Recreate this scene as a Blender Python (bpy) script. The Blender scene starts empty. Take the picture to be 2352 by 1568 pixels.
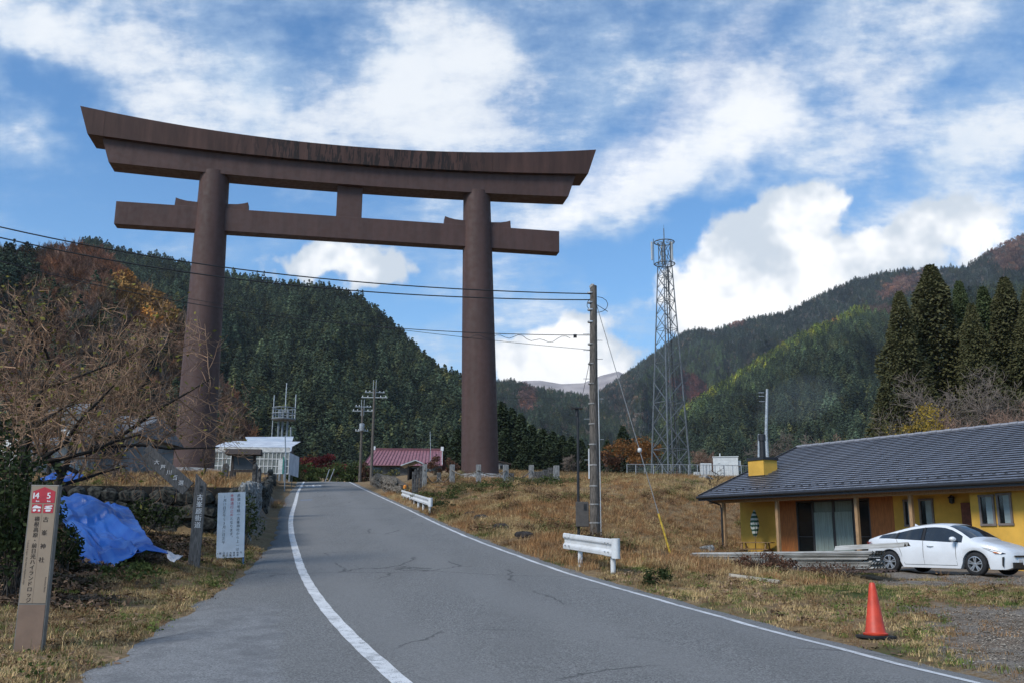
import bpy, bmesh, math, random
import numpy as np
from mathutils import Vector, Matrix, Euler

random.seed(7); np.random.seed(7)
D = bpy.data
S = bpy.context.scene
COL = S.collection
R = math.radians

# ------------------------------------------------------------------ camera
PITCH, ROLL, EYE = 12.1, 0.4, 1.6
FPX = 2120.0                     # focal length in pixels of a 2352 x 1568 picture
cam_d = D.cameras.new('camera'); cam = D.objects.new('camera', cam_d); COL.objects.link(cam)
cam_d.sensor_width = 36.0; cam_d.lens = 36.0 * FPX / 2352.0
cam_d.clip_start = 0.1; cam_d.clip_end = 20000
CAM_M = (Matrix.Translation((0, 0, EYE)) @ Matrix.Rotation(R(90 + PITCH), 4, 'X') @ Matrix.Rotation(R(ROLL), 4, 'Z'))
cam.matrix_world = CAM_M
S.camera = cam
S.render.resolution_x, S.render.resolution_y = 1024, 682
M3 = np.array(CAM_M.to_3x3())

def direction(px, py):
    d = M3 @ np.array([(px - 1176) / FPX, -(py - 784) / FPX, -1.0])
    return d / np.linalg.norm(d)

def at(px, py, Y):
    """world point at forward distance Y on the line of sight through a picture point"""
    d = direction(px, py)
    p = np.array([0, 0, EYE]) + d * (Y / d[1])
    return Vector(p)

# ------------------------------------------------------------------ node helpers
class NT:
    """small expression builder for shader nodes"""
    def __init__(self, tree):
        self.t = tree
    def n(self, typ, **kw):
        nd = self.t.nodes.new(typ)
        for k, v in kw.items(): setattr(nd, k, v)
        return nd
    def put(self, sock, v):
        if v is None: return
        if isinstance(v, (int, float)):
            sock.default_value = v
        elif isinstance(v, (tuple, list)):
            v = tuple(v)
            if len(sock.default_value) == 4 and len(v) == 3: v = v + (1.0,)
            sock.default_value = v
        else:
            self.t.links.new(v, sock)
    def m(self, op, a, b=None, c=None, clamp=False):
        nd = self.n('ShaderNodeMath', operation=op, use_clamp=clamp)
        self.put(nd.inputs[0], a); self.put(nd.inputs[1], b)
        if c is not None: self.put(nd.inputs[2], c)
        return nd.outputs[0]
    def vm(self, op, a, b=None, scale=None):
        nd = self.n('ShaderNodeVectorMath', operation=op)
        self.put(nd.inputs[0], a)
        if b is not None: self.put(nd.inputs[1], b)
        if scale is not None: self.put(nd.inputs['Scale'], scale)
        return nd.outputs['Value'] if op in ('DOT_PRODUCT', 'LENGTH', 'DISTANCE') else nd.outputs[0]
    def ss(self, v, lo, hi, a=0.0, b=1.0, interp='SMOOTHSTEP'):
        nd = self.n('ShaderNodeMapRange', interpolation_type=interp)
        self.put(nd.inputs[0], v); self.put(nd.inputs[1], lo); self.put(nd.inputs[2], hi)
        self.put(nd.inputs[3], a); self.put(nd.inputs[4], b)
        return nd.outputs[0]
    def noise(self, vec, scale, detail=4, rough=0.55, dist=0.0, out='Fac', lac=2.0):
        nd = self.n('ShaderNodeTexNoise')
        self.put(nd.inputs['Vector'], vec)
        nd.inputs['Scale'].default_value = scale; nd.inputs['Detail'].default_value = detail
        nd.inputs['Roughness'].default_value = rough; nd.inputs['Distortion'].default_value = dist
        nd.inputs['Lacunarity'].default_value = lac
        return nd.outputs[out]
    def vor(self, vec, scale, feature='F1', out='Distance', rand=1.0):
        nd = self.n('ShaderNodeTexVoronoi', feature=feature)
        self.put(nd.inputs['Vector'], vec); nd.inputs['Scale'].default_value = scale
        nd.inputs['Randomness'].default_value = rand
        return nd.outputs[out]
    def mix(self, f, a, b, blend='MIX'):
        nd = self.n('ShaderNodeMix', data_type='RGBA', blend_type=blend)
        self.put(nd.inputs[0], f); self.put(nd.inputs[6], a); self.put(nd.inputs[7], b)
        return nd.outputs[2]
    def sep(self, v):
        nd = self.n('ShaderNodeSeparateXYZ'); self.put(nd.inputs[0], v); return nd.outputs
    def comb(self, x, y, z):
        nd = self.n('ShaderNodeCombineXYZ')
        for i, v in enumerate((x, y, z)): self.put(nd.inputs[i], v)
        return nd.outputs[0]
    def attr(self, name, typ='GEOMETRY', out='Color'):
        nd = self.n('ShaderNodeAttribute', attribute_type=typ, attribute_name=name); return nd.outputs[out]
    def coord(self, out='Object'):
        return self.n('ShaderNodeTexCoord').outputs[out]

# ------------------------------------------------------------------ world: blue sky with broken cloud
SUN_AZ, SUN_EL = -134.0, 42.0         # degrees, azimuth from +Y towards +X
W = D.worlds.new('World'); S.world = W; W.use_nodes = True
wt = W.node_tree; wt.nodes.clear(); w = NT(wt)
sky = w.n('ShaderNodeTexSky', sky_type='NISHITA', sun_disc=False)
sky.sun_elevation = R(SUN_EL); sky.sun_rotation = R(SUN_AZ); sky.altitude = 600
sky.air_density = 1.0; sky.dust_density = 0.4; sky.ozone_density = 2.2
dvec = w.coord('Generated')
dx, dy, dz = w.sep(dvec)
az = w.m('ARCTAN2', dx, dy); el = w.m('ARCSINE', dz)
# cloud deck seen in perspective: plane coordinates
den = w.m('MAXIMUM', w.m('ADD', dz, 0.22), 0.05)
pl = w.comb(w.m('DIVIDE', dx, den), w.m('DIVIDE', dy, den), 0.0)
wx, wy, wz = w.sep(w.noise(dvec, 7.0, 4, 0.66, out='Color'))
azw = w.m('ADD', az, w.m('MULTIPLY', w.m('SUBTRACT', wx, 0.5), 0.17))
elw = w.m('ADD', el, w.m('MULTIPLY', w.m('SUBTRACT', wy, 0.5), 0.13))
def azel(px, py):
    d = direction(px, py); return math.atan2(d[0], d[1]), math.asin(d[2])
warped = w.comb(azw, elw, 0.0)
def total(lst, vec=None):
    """sum of soft ellipses on the sky: picture x, y, half axes, tilt (anticlockwise), amount"""
    s = None
    for px, py, rx, ry, rot, amp in lst:
        a0, e0 = azel(px, py)
        mp = w.n('ShaderNodeMapping', vector_type='TEXTURE')
        mp.inputs['Location'].default_value = (a0, e0, 0); mp.inputs['Rotation'].default_value = (0, 0, R(rot)); mp.inputs['Scale'].default_value = (rx / FPX, ry / FPX, 1)
        w.put(mp.inputs['Vector'], vec or warped)
        r2 = w.vm('DOT_PRODUCT', mp.outputs[0], mp.outputs[0])
        e = w.m('POWER', 0.42, r2)
        s = w.m('MULTIPLY', e, amp) if s is None else w.m('MULTIPLY_ADD', e, amp, s)
    return s
SOFT = [  # high, thin sheets
 (300, 120, 400, 85, -27, .50), (60, 40, 240, 60, -10, .48), (560, 190, 260, 130, -35, .34), (1010, 200, 260, 180, 40, .55),
 (760, 290, 220, 60, 10, .36), (1500, 130, 330, 45, 32, .30), (2080, 110, 420, 90, 18, .55), (2290, 330, 240, 110, 30, .46), (2100, 420, 200, 70, 25, .30),
 (1620, 330, 380, 90, 36, .60), (1230, 500, 260, 60, 14, .55), (1930, 320, 260, 70, 28, .30), (1900, 235, 150, 30, 20, -.30), (2190, 200, 140, 30, 10, -.25), (2000, 440, 130, 40, 20, -.25), (1760, 110, 160, 30, 35, -.2), (330, 265, 110, 50, 0, .42),
 (40, 345, 90, 80, 0, .62), (230, 420, 90, 40, 30, .20), (1330, 665, 110, 32, 18, .34), (1190, 730, 110, 50, 0, .34),
 (1060, 640, 60, 25, 0, .22), (400, 575, 80, 30, 0, .26), (1480, 738, 50, 14, 0, .30), (2200, 540, 220, 70, 15, .55),
 (1080, 330, 200, 60, 0, .35), (900, 130, 180, 60, 50, .2), (1730, 40, 200, 40, 30, .2),
 (100, 200, 200, 55, -30, -.46), (1260, 110, 110, 60, 35, -.40), (1650, 500, 130, 60, 35, -.55), (1440, 620, 150, 80, 0, -.45),
 (600, 470, 420, 75, -4, -.50), (150, 470, 180, 90, 0, -.35), (690, 50, 150, 35, 15, -.30), (960, 590, 200, 50, 0, -.3)]
HARD = [  # cumulus with crisp heads
 (1770, 570, 115, 120, 50, 1.0), (1850, 460, 75, 60, 0, .85), (1650, 680, 95, 75, 40, .9), (1790, 690, 190, 70, 10, .8),
 (2080, 590, 210, 65, 12, .66), (2210, 530, 120, 50, 10, .5), (1930, 650, 120, 50, 20, .5),
 (760, 612, 105, 52, 0, .95), (855, 640, 95, 38, -14, .75), (670, 628, 80, 24, 6, .6),
 (1300, 775, 110, 50, 12, .75), (1340, 850, 150, 40, 0, .8), (1210, 830, 120, 50, 0, .7)]
stretch = w.n('ShaderNodeMapping'); stretch.inputs['Rotation'].default_value = (0, 0, R(52)); stretch.inputs['Scale'].default_value = (0.9, 1.7, 1)
w.put(stretch.inputs['Vector'], pl)
n1 = w.noise(stretch.outputs[0], 2.6, 7, 0.66)
n2 = w.noise(dvec, 13.0, 7, 0.66)
ssum = w.m('ADD', total(SOFT), w.m('MULTIPLY', w.m('SUBTRACT', n1, 0.45), 2.5))
ssum = w.m('ADD', ssum, w.m('MULTIPLY', w.m('SUBTRACT', n2, 0.5), 1.1))
soft = w.ss(ssum, -0.22, 1.0)
hsum = w.m('ADD', total(HARD), w.m('MULTIPLY', w.m('SUBTRACT', n2, 0.5), 1.5))
hard = w.ss(hsum, 0.30, 0.66)
thick = w.ss(hsum, 0.5, 1.15)
# cloud brightness: heads white, bellies a little grey
shade = w.noise(w.vm('ADD', dvec, (0.0, 0.02, 0.035)), 9.0, 4, 0.6)
soft_col = w.mix(w.ss(w.m('ADD', soft, w.m('MULTIPLY', w.m('SUBTRACT', shade, .5), 1.5)), 0.30, 1.0), (4.2, 5.4, 6.9), (7.5, 7.8, 8.1))
soft_col = w.mix(w.m('MULTIPLY', total([(1560, 250, 230, 50, 38, 1.), (1400, 390, 200, 50, 35, .8), (1230, 520, 160, 40, 15, .7), (1700, 300, 200, 60, 30, .7)]), .9, clamp=True), soft_col, (9.0, 9.0, 9.0))
hard_col = w.mix(w.ss(w.m('ADD', shade, w.m('MULTIPLY', thick, .06)), 0.42, 0.62), (5.3, 5.9, 6.6), (9.4, 9.4, 9.4))
tint = w.mix(1.0, sky.outputs[0], (0.76, 1.18, 1.42, 1), 'MULTIPLY')
horizon = w.ss(el, 0.0, 0.42, 1.0, 0.0)
blue = w.mix(w.m('MULTIPLY', horizon, 0.35), tint, (3.7, 5.6, 7.6))
c1 = w.mix(w.m('MULTIPLY', soft, 0.92), blue, soft_col)
c2 = w.mix(hard, c1, hard_col)
below = w.ss(el, -0.06, 0.0)
c3 = w.mix(below, (1.2, 1.2, 1.1), c2)
W.cycles.sampling_method = 'MANUAL'; W.cycles.sample_map_resolution = 512
bg = w.n('ShaderNodeBackground'); w.put(bg.inputs[0], c3); bg.inputs[1].default_value = 0.1
wo = w.n('ShaderNodeOutputWorld'); wt.links.new(bg.outputs[0], wo.inputs[0])

# ------------------------------------------------------------------ sun (behind thin cloud)
sd = D.lights.new('sun', 'SUN'); sd.energy = 2.5; sd.angle = R(18); sd.color = (1.0, 0.955, 0.89)
sun = D.objects.new('sun', sd); COL.objects.link(sun)
sv = Vector((math.sin(R(SUN_AZ)) * math.cos(R(SUN_EL)), math.cos(R(SUN_AZ)) * math.cos(R(SUN_EL)), math.sin(R(SUN_EL))))
sun.rotation_euler = sv.to_track_quat('Z', 'Y').to_euler(); sun.location = (0, 0, 60)

S.view_settings.view_transform = 'Standard'; S.view_settings.look = 'None'
S.view_settings.exposure = 0.4; S.view_settings.gamma = 1.0; S.view_settings.use_curve_mapping = False
S.cycles.max_bounces = 6; S.cycles.diffuse_bounces = 3; S.cycles.transparent_max_bounces = 8
S.cycles.use_denoising = True
S.cycles.caustics_reflective = False; S.cycles.caustics_refractive = False

# ------------------------------------------------------------------ materials
MATS = {}
def mat(name, col, rough=0.8, var=0.12, scale=6.0, bump=0.0, bscale=40.0, metal=0.0, spec=0.5, col2=None, stretch=None, coat=0.0, coords='Object', detail=5):
    """plain surface colour broken up by noise, with fine relief"""
    if name in MATS: return MATS[name]
    m = D.materials.new(name); m.use_nodes = True; MATS[name] = m
    t = NT(m.node_tree); p = m.node_tree.nodes['Principled BSDF']
    v = t.coord(coords)
    if stretch:
        mp = t.n('ShaderNodeMapping'); mp.inputs['Scale'].default_value = stretch; t.put(mp.inputs['Vector'], v); v = mp.outputs[0]
    c2 = col2 if col2 else tuple(max(0, c * (1 - 2.2 * var)) for c in col)
    c1 = col if col2 else tuple(min(1, c * (1 + var)) for c in col)
    f = t.ss(t.noise(v, scale, detail, 0.6), 0.32, 0.68)
    t.put(p.inputs['Base Color'], t.mix(f, c2, c1))
    p.inputs['Roughness'].default_value = rough; p.inputs['Metallic'].default_value = metal
    p.inputs['Specular IOR Level'].default_value = spec; p.inputs['Coat Weight'].default_value = coat
    if bump:
        b = t.n('ShaderNodeBump'); b.inputs['Strength'].default_value = bump; b.inputs['Distance'].default_value = 0.02
        t.put(b.inputs['Height'], t.noise(v, bscale, 4, 0.6)); t.put(p.inputs['Normal'], b.outputs[0])
    return m

# ------------------------------------------------------------------ mesh builder
class MB:
    def __init__(self): self.v = []; self.f = []; self.mi = []; self.cm = 0
    def add(self, vs, fs):
        o = len(self.v); self.v += [tuple(x) for x in vs]
        for f in fs: self.f.append(tuple(i + o for i in f)); self.mi.append(self.cm)
        return self
    def box(self, c, s, M=None, taper=1.0):
        hx, hy, hz = s[0] / 2, s[1] / 2, s[2] / 2; vs = []
        for z in (-1, 1):
            k = taper if z > 0 else 1.0
            for x, y in ((-1, -1), (1, -1), (1, 1), (-1, 1)):
                p = Vector((c[0] + x * hx * k, c[1] + y * hy * k, c[2] + z * hz)); vs.append(M @ p if M else p)
        return self.add(vs, [(3, 2, 1, 0), (4, 5, 6, 7), (0, 1, 5, 4), (1, 2, 6, 5), (2, 3, 7, 6), (3, 0, 4, 7)])
    def bar(self, a, b, wd, ht, up=(0, 0, 1)):
        """rectangular bar from a to b, wd across, ht along up"""
        a, b = Vector(a), Vector(b); d = (b - a).normalized(); u = Vector(up)
        s = d.cross(u)
        if s.length < 1e-4: s = d.cross(Vector((1, 0, 0)))
        s.normalize(); u = s.cross(d).normalized(); vs = []
        for p in (a, b):
            for x, y in ((-1, -1), (1, -1), (1, 1), (-1, 1)): vs.append(p + s * (x * wd / 2) + u * (y * ht / 2))
        return self.add(vs, [(3, 2, 1, 0), (4, 5, 6, 7), (0, 1, 5, 4), (1, 2, 6, 5), (2, 3, 7, 6), (3, 0, 4, 7)])
    def tube(self, pts, rad, n=8, cap=True):
        pts = [Vector(p) for p in pts]
        if not hasattr(rad, '__len__'): rad = [rad] * len(pts)
        vs, fs = [], []; side = None
        for i, p in enumerate(pts):
            d = (pts[min(i + 1, len(pts) - 1)] - pts[max(i - 1, 0)])
            if d.length < 1e-9: d = Vector((0, 0, 1))
            d.normalize()
            if side is None: side = d.orthogonal().normalized()
            side = side - d * side.dot(d)
            if side.length < 1e-6: side = d.orthogonal()
            side.normalize(); o = d.cross(side)
            for k in range(n):
                a = 2 * math.pi * k / n
                vs.append(p + (side * math.cos(a) + o * math.sin(a)) * rad[i])
        for i in range(len(pts) - 1):
            for k in range(n):
                k2 = (k + 1) % n
                fs.append((i * n + k, i * n + k2, (i + 1) * n + k2, (i + 1) * n + k))
        if cap:
            fs.append(tuple(range(n - 1, -1, -1))); fs.append(tuple((len(pts) - 1) * n + k for k in range(n)))
        return self.add(vs, fs)
    def lathe(self, prof, n=16, M=None, cap=True):
        vs, fs = [], []
        for r, z in prof:
            for k in range(n):
                a = 2 * math.pi * k / n; p = Vector((r * math.cos(a), r * math.sin(a), z)); vs.append(M @ p if M else p)
        for i in range(len(prof) - 1):
            for k in range(n):
                k2 = (k + 1) % n; fs.append((i * n + k, i * n + k2, (i + 1) * n + k2, (i + 1) * n + k))
        if cap: fs.append(tuple(range(n - 1, -1, -1))); fs.append(tuple((len(prof) - 1) * n + k for k in range(n)))
        return self.add(vs, fs)
    def prism(self, poly, z0, z1, M=None):
        """polygon in x,y pushed from z0 to z1"""
        n = len(poly); vs = []
        for z in (z0, z1):
            for x, y in poly:
                p = Vector((x, y, z)); vs.append(M @ p if M else p)
        fs = [tuple(range(n - 1, -1, -1)), tuple(range(n, 2 * n))] + [(i, (i + 1) % n, n + (i + 1) % n, n + i) for i in range(n)]
        return self.add(vs, fs)
    def quad(self, a, b, c, d): return self.add([a, b, c, d], [(0, 1, 2, 3)])
    def mesh(self, name, smooth=False):
        me = D.meshes.new(name); me.from_pydata(self.v, [], self.f)
        if any(self.mi): me.polygons.foreach_set('material_index', self.mi)
        if smooth:
            me.polygons.foreach_set('use_smooth', [True] * len(self.f))
        me.update(); return me
    def build(self, name, material, parent=None, smooth=False, bevel=0.0, world=False, auto=None, seg=2):
        me = self.mesh(name, smooth)
        for mm in (material if isinstance(material, (list, tuple)) else [material]): me.materials.append(mm)
        o = D.objects.new(name, me); COL.objects.link(o)
        if parent is not None:
            o.parent = parent
            if world: o.matrix_parent_inverse = parent.matrix_basis.inverted()
        if bevel:
            b = o.modifiers.new('bevel', 'BEVEL'); b.width = bevel; b.segments = seg; b.limit_method = 'ANGLE'; b.angle_limit = R(40)
        if smooth and auto: 
            try: me.set_sharp_from_angle(angle=R(auto))
            except Exception: pass
        return o

def tag(o, label=None, cat=None, group=None, kind=None):
    if label: o['label'] = label
    if cat: o['category'] = cat
    if group: o['group'] = group
    if kind: o['kind'] = kind
    return o
def thing(name, loc, label, cat, group=None, rz=0.0, rot=None):
    o = D.objects.new(name, None); COL.objects.link(o); o.location = loc; o.empty_display_size = .2
    o.rotation_euler = rot if rot else (0, 0, rz)
    return tag(o, label, cat, group)
def children_of(o): return [c for c in COL.objects if c.parent == o]
def copy_tree(o, parent=None, kids=None):
    c = o.copy(); COL.objects.link(c)
    if parent: c.parent = parent
    for ch in (kids or {}).get(o.name, []): copy_tree(ch, c, kids)
    return c
def kids_map(root):
    k = {}
    for o in list(COL.objects):
        if o.parent: k.setdefault(o.parent.name, []).append(o)
    return k

# lettering: the outlines of the characters as flat meshes
_font = {}
def glyph(ch):
    if ch not in _font:
        c = D.curves.new('letter', 'FONT'); c.body = ch; c.size = 1.0; c.resolution_u = 2
        o = D.objects.new('letter', c); COL.objects.link(o)
        me = D.meshes.new_from_object(o.evaluated_get(bpy.context.evaluated_depsgraph_get()))
        _font[ch] = ([tuple(v.co) for v in me.vertices], [tuple(p.vertices) for p in me.polygons])
        D.objects.remove(o); D.curves.remove(c); D.meshes.remove(me)
    return _font[ch]
def write(mb, text, M, size, vertical=False, step=1.0, bold=0.0, rotate=False):
    """adds letters to mb; M places the x-right y-up plane; vertical text runs down from the origin"""
    x = y = 0.0
    for ch in text:
        if ch != ' ':
            vs, fs = glyph(ch)
            xs = [v[0] for v in vs]; ys = [v[1] for v in vs]
            cx = (min(xs) + max(xs)) / 2
            for off in ((0, 0), (bold, 0)) if bold else ((0, 0),):
                if vertical:
                    cy = 0.38 if not (ch in '。') else (min(ys) + max(ys)) / 2 - .32
                    if ch == '。': cx -= .32
                    if ch in '（）〜()~':
                        cyy = (min(ys) + max(ys)) / 2
                        mb.add([M @ Vector(((v[1] - cyy) * size * (1 if ch in '（）()' else -1), y - (v[0] - cx) * size, 0)) for v in vs], fs)
                    else:
                        mb.add([M @ Vector(((v[0] - cx) * size + off[0], y + (v[1] - cy) * size, off[0] * .05)) for v in vs], fs)
                else:
                    mb.add([M @ Vector((x + (v[0] - min(xs)) * size + off[0], v[1] * size, off[0] * .05)) for v in vs], fs)
            adv = (max(xs) - min(xs)) * size + 0.09 * size
        else: adv = .3 * size
        if vertical: y -= size * step
        else: x += adv * step
    return x
# ================================================================== terrain
ZK = np.array([(-60, -1.8), (0, 0), (12, .36), (21.5, .86), (32, 1.68), (43, 2.65), (55, 3.72), (75, 5.5), (95, 7.24), (101, 7.52), (110, 7.6), (140, 7.0), (400, 3)])
_yy = np.arange(-60, 400, .5)
def _smooth(a, n=9):
    k = np.hanning(n + 2)[1:-1]; k /= k.sum(); return np.convolve(np.pad(a, n // 2, mode='edge'), k, mode='valid')
_zr = _smooth(np.interp(_yy, ZK[:, 0], ZK[:, 1]), 13)
def zroad(Y): return np.interp(Y, _yy, _zr)
LL = [(-60, 13), (-20, 6.0), (0, 1.5), (5, .2), (9.16, -1.0), (10.94, -1.6), (12.69, -2.16), (14.88, -2.85), (18.02, -3.76), (22.55, -4.99), (27.07, -6.16), (31.89, -7.4), (37.88, -8.87), (43.32, -10.11), (55.12, -12.67), (67.48, -15.4), (81, -18.2), (95, -21.1), (110, -25), (140, -38), (400, -200)]
RL = [(-60, 19), (-20, 11.6), (0, 6.6), (5, 5.5), (9.37, 4.47), (10.72, 4.11), (12.46, 3.68), (15.31, 2.89), (18.89, 1.95), (28.82, -.69), (37.14, -2.77), (48.8, -5.51), (61.49, -8.6), (77.12, -12.4), (95, -16.5), (110, -19.5), (140, -32), (400, -190)]
SL = [(-60, 9), (-20, 2), (0, -2.6), (5, -3.4), (9.04, -4.12), (12.58, -4.75), (16.5, -5.25), (21.58, -6.05), (27, -7.0), (33.62, -8.35), (43.29, -10.75), (60.61, -14.6), (81.66, -18.9), (95, -21.8), (110, -26), (140, -39), (400, -201)]
def _line(P):
    P = np.array(P); return _smooth(np.interp(_yy, P[:, 0], P[:, 1]), 9)
_L, _R, _S = _line(LL), _line(RL), _line(SL)
def xL(Y): return np.interp(Y, _yy, _L)
def xR(Y): return np.interp(Y, _yy, _R)
def xS(Y): return np.interp(Y, _yy, _S)
RSH = .55                                            # asphalt beyond the right line
def tps(P):
    P = np.array(P, float); n = len(P); X = P[:, :2]
    r = np.linalg.norm(X[:, None] - X[None], axis=2); K = np.where(r > 0, r * r * np.log(r + 1e-12), 0)
    A = np.zeros((n + 3, n + 3)); A[:n, :n] = K + np.eye(n) * 3.0; A[:n, n] = 1; A[:n, n + 1:] = X; A[n, :n] = 1; A[n + 1:, :n] = X.T
    s = np.linalg.solve(A, np.r_[P[:, 2], 0, 0, 0])
    def f(x, y):
        x = np.asarray(x, float); sh = x.shape; q = np.c_[x.ravel(), np.asarray(y, float).ravel()]; out = np.empty(len(q))
        for i in range(0, len(q), 20000):
            b = q[i:i + 20000]; d = np.linalg.norm(b[:, None] - X[None], axis=2)
            out[i:i + 20000] = np.where(d > 0, d * d * np.log(d + 1e-12), 0) @ s[:n] + s[n] + b @ s[n + 1:]
        return out.reshape(sh)
    return f
road_pts = []
for Y in (-15, -5, 2, 8, 13, 19, 26, 34, 42, 50, 58, 66, 75, 84, 95, 108):
    road_pts += [(float(xS(Y)) - .3, Y, float(zroad(Y))), (float(xR(Y)) + .7, Y, float(zroad(Y)))]
def A(px, py, Y): p = at(px, py, Y); return (p.x, p.y, p.z)
low = tps(road_pts + [
 (-5.4, 10.5, .34), (-9, 12, .7), (-12, 16, 1.3), (-9, 18, 1.05), (-6.2, 20, 1.05), (-9, 22, 1.25), (-14, 22, 1.7), (-20, 20, 2.2), (-30, 10, 2.5), (-10, 4, .4), (-20, -5, .6), (-8, 26, 1.7), (-14, 26, 1.9), (-30, 26, 2.6),
 (-12, -20, -.4), (30, -20, -.6), (45, 0, 0),
 A(2015, 1470, 12.3), A(2240, 1321, 27), (8, 14, .42), (8, 19, .56), (14, 16, .46), (22, 16, .5), (13, 33, .76), (10, 36, .82), (8.2, 29, .74), (10.2, 43, .86), (22, 30, .7), (24, 45, .9), (35, 35, .9), (40, 15, .5),
 A(1410, 1317, 21.5), A(1326, 1292, 22.5), A(1367, 1228, 28), A(982, 1180, 43), A(1500, 1290, 33), A(1600, 1272, 38), (5.2, 26, 1.0), (6.5, 24, .75), A(1105, 1192, 37), A(1197, 1232, 28.5), A(1180, 1160, 44), A(1300, 1140, 46), A(1450, 1200, 42), A(1550, 1230, 40),
 A(950, 1118, 52), A(1040, 1110, 57), A(1098, 1113, 56), A(1160, 1113, 57), A(1220, 1112, 62), A(1280, 1112, 60), (-2.2, 67, 6.05), (-6, 66, 5.9), (3, 70, 6.1), (-7, 75, 6.5),
 A(1400, 1098, 62), A(1500, 1098, 62), A(1600, 1098, 60), A(1680, 1160, 52), (10, 47, 1.6), (15, 56, 3.6), (22, 62, 3.8), (30, 64, 3.8), (40, 66, 4.0), (12, 50, 2.6), A(1540, 1092, 108), A(1640, 1097, 106), A(1300, 1092, 105), (35, 110, 9.5), (60, 110, 9), (60, 60, 4), (60, 30, 2), (-4, 92, 7.6), (-9, 112, 9.6), (0, 130, 10.3), (30, 140, 10.5), (-10, 150, 11), (-20, 130, 10)])
terr = tps([(-7.6, 27, 3.0), (-12, 25.6, 2.95), (-20, 25.6, 3.1), (-35, 26, 3.2), (-12.1, 42, 4.05), (-10.9, 40, 3.85), (-11.2, 45, 4.2), (-14.5, 55, 5.0), (-16.8, 62, 5.6), (-21.7, 63.4, 6.05), (-30, 60, 5.6), (-19.3, 72, 6.5), (-17.4, 72, 6.45), (-24, 80, 7.0), (-40, 80, 6.6), (-30, 45, 4.3), (-20, 45, 4.5), (-20, 35, 3.7), (-19, 85, 6.9), (-26, 100, 8.4), (-34, 115, 9.5), (-50, 50, 5), (-50, 110, 9)])
def wall_x(Y): return np.interp(Y, [25, 27, 40, 48, 60, 75, 90, 130], [-7.6, -7.75, -10.75, -12.6, -15.6, -19.2, -22.6, -34])
def wall_y(x): return np.interp(x, [-60, -12, -7.6], [25.2, 25.4, 27.0])
def terrace_w(x, Y):
    d = np.minimum(wall_x(Y) - x, Y - wall_y(x)); return np.clip(d / .35 + .1, 0, 1)
def wob(x, y, s, seed=0.0):
    return (np.sin(x * s + 1.3 + seed) * np.cos(y * s * 1.13 - .7 + seed) + .6 * np.sin(x * s * 2.3 - y * s * 1.9 + 2.1 + seed) + .4 * np.cos(x * s * 4.1 + y * s * 3.7 + seed))
def ground_z(x, Y):
    x = np.asarray(x, float); Y = np.asarray(Y, float)
    xc, yc = np.clip(x, -60, 65), np.clip(Y, -25, 160)
    z = low(xc, yc); tw = terrace_w(x, Y)
    z = z * (1 - tw) + terr(xc, yc) * tw
    z = z + .05 * wob(x, Y, .9) + .025 * wob(x, Y, 2.6, 2)
    dl = xS(Y) - x; dr = x - (xR(Y) + RSH); d = np.maximum(np.maximum(dl, dr), 0)
    k = np.clip(d / 1.3, 0, 1); k = k * k * (3 - 2 * k)
    k = np.maximum(k, tw) if x.shape else max(float(k), float(tw))
    zr_ = zroad(Y) - .07 + .085 * np.clip(d / .25, 0, 1) * np.clip(1.5 - d, 0, 1)
    z = zr_ * (1 - k) + z * k
    # level yard for the house and car
    return z
def gz(x, Y): return float(ground_z(np.array([x]), np.array([Y]))[0])
def on(x, Y, dz=0.0): return Vector((x, Y, gz(x, Y) + dz))
def hit(px, py, lo=6.0, hi=130.0):
    """where the line of sight through a picture point meets the ground"""
    ys = np.linspace(lo, hi, 900); d = direction(px, py); P = np.array([0, 0, EYE])[None] + d[None] * (ys / d[1])[:, None]
    s = P[:, 2] - ground_z(P[:, 0], P[:, 1]); i = np.where(s < 0)[0]
    if not len(i): return on(*P[-1][:2])
    return on(*P[i[0]][:2])

def axis(lo, hi, step, far_lo, far_hi, grow=1.35):
    a = list(np.arange(lo, hi + 1e-6, step)); s = step
    while a[-1] < far_hi: s *= grow; a.append(a[-1] + s)
    s = step
    while a[0] > far_lo: s *= grow; a.insert(0, a[0] - s)
    return np.array(a)
gx = axis(-34, 36, .45, -9000, 9000); gy = axis(-4, 112, .45, -900, 12000)
GX, GY = np.meshgrid(gx, gy)
GZ = ground_z(GX, GY)
far = np.clip((np.hypot(GX, np.maximum(GY - 60, 0)) - 110) / 300, 0, 1); GZ = GZ * (1 - far) + 6.0 * far
nx, ny = len(gx), len(gy)
gv = np.c_[GX.ravel(), GY.ravel(), GZ.ravel()]
ii = (np.arange(ny - 1)[:, None] * nx + np.arange(nx - 1)[None]).ravel()
gf = np.c_[ii, ii + 1, ii + 1 + nx, ii + nx]
gm = D.meshes.new('ground'); gm.from_pydata(gv.tolist(), [], gf.tolist()); gm.polygons.foreach_set('use_smooth', [True] * len(gf))

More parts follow.
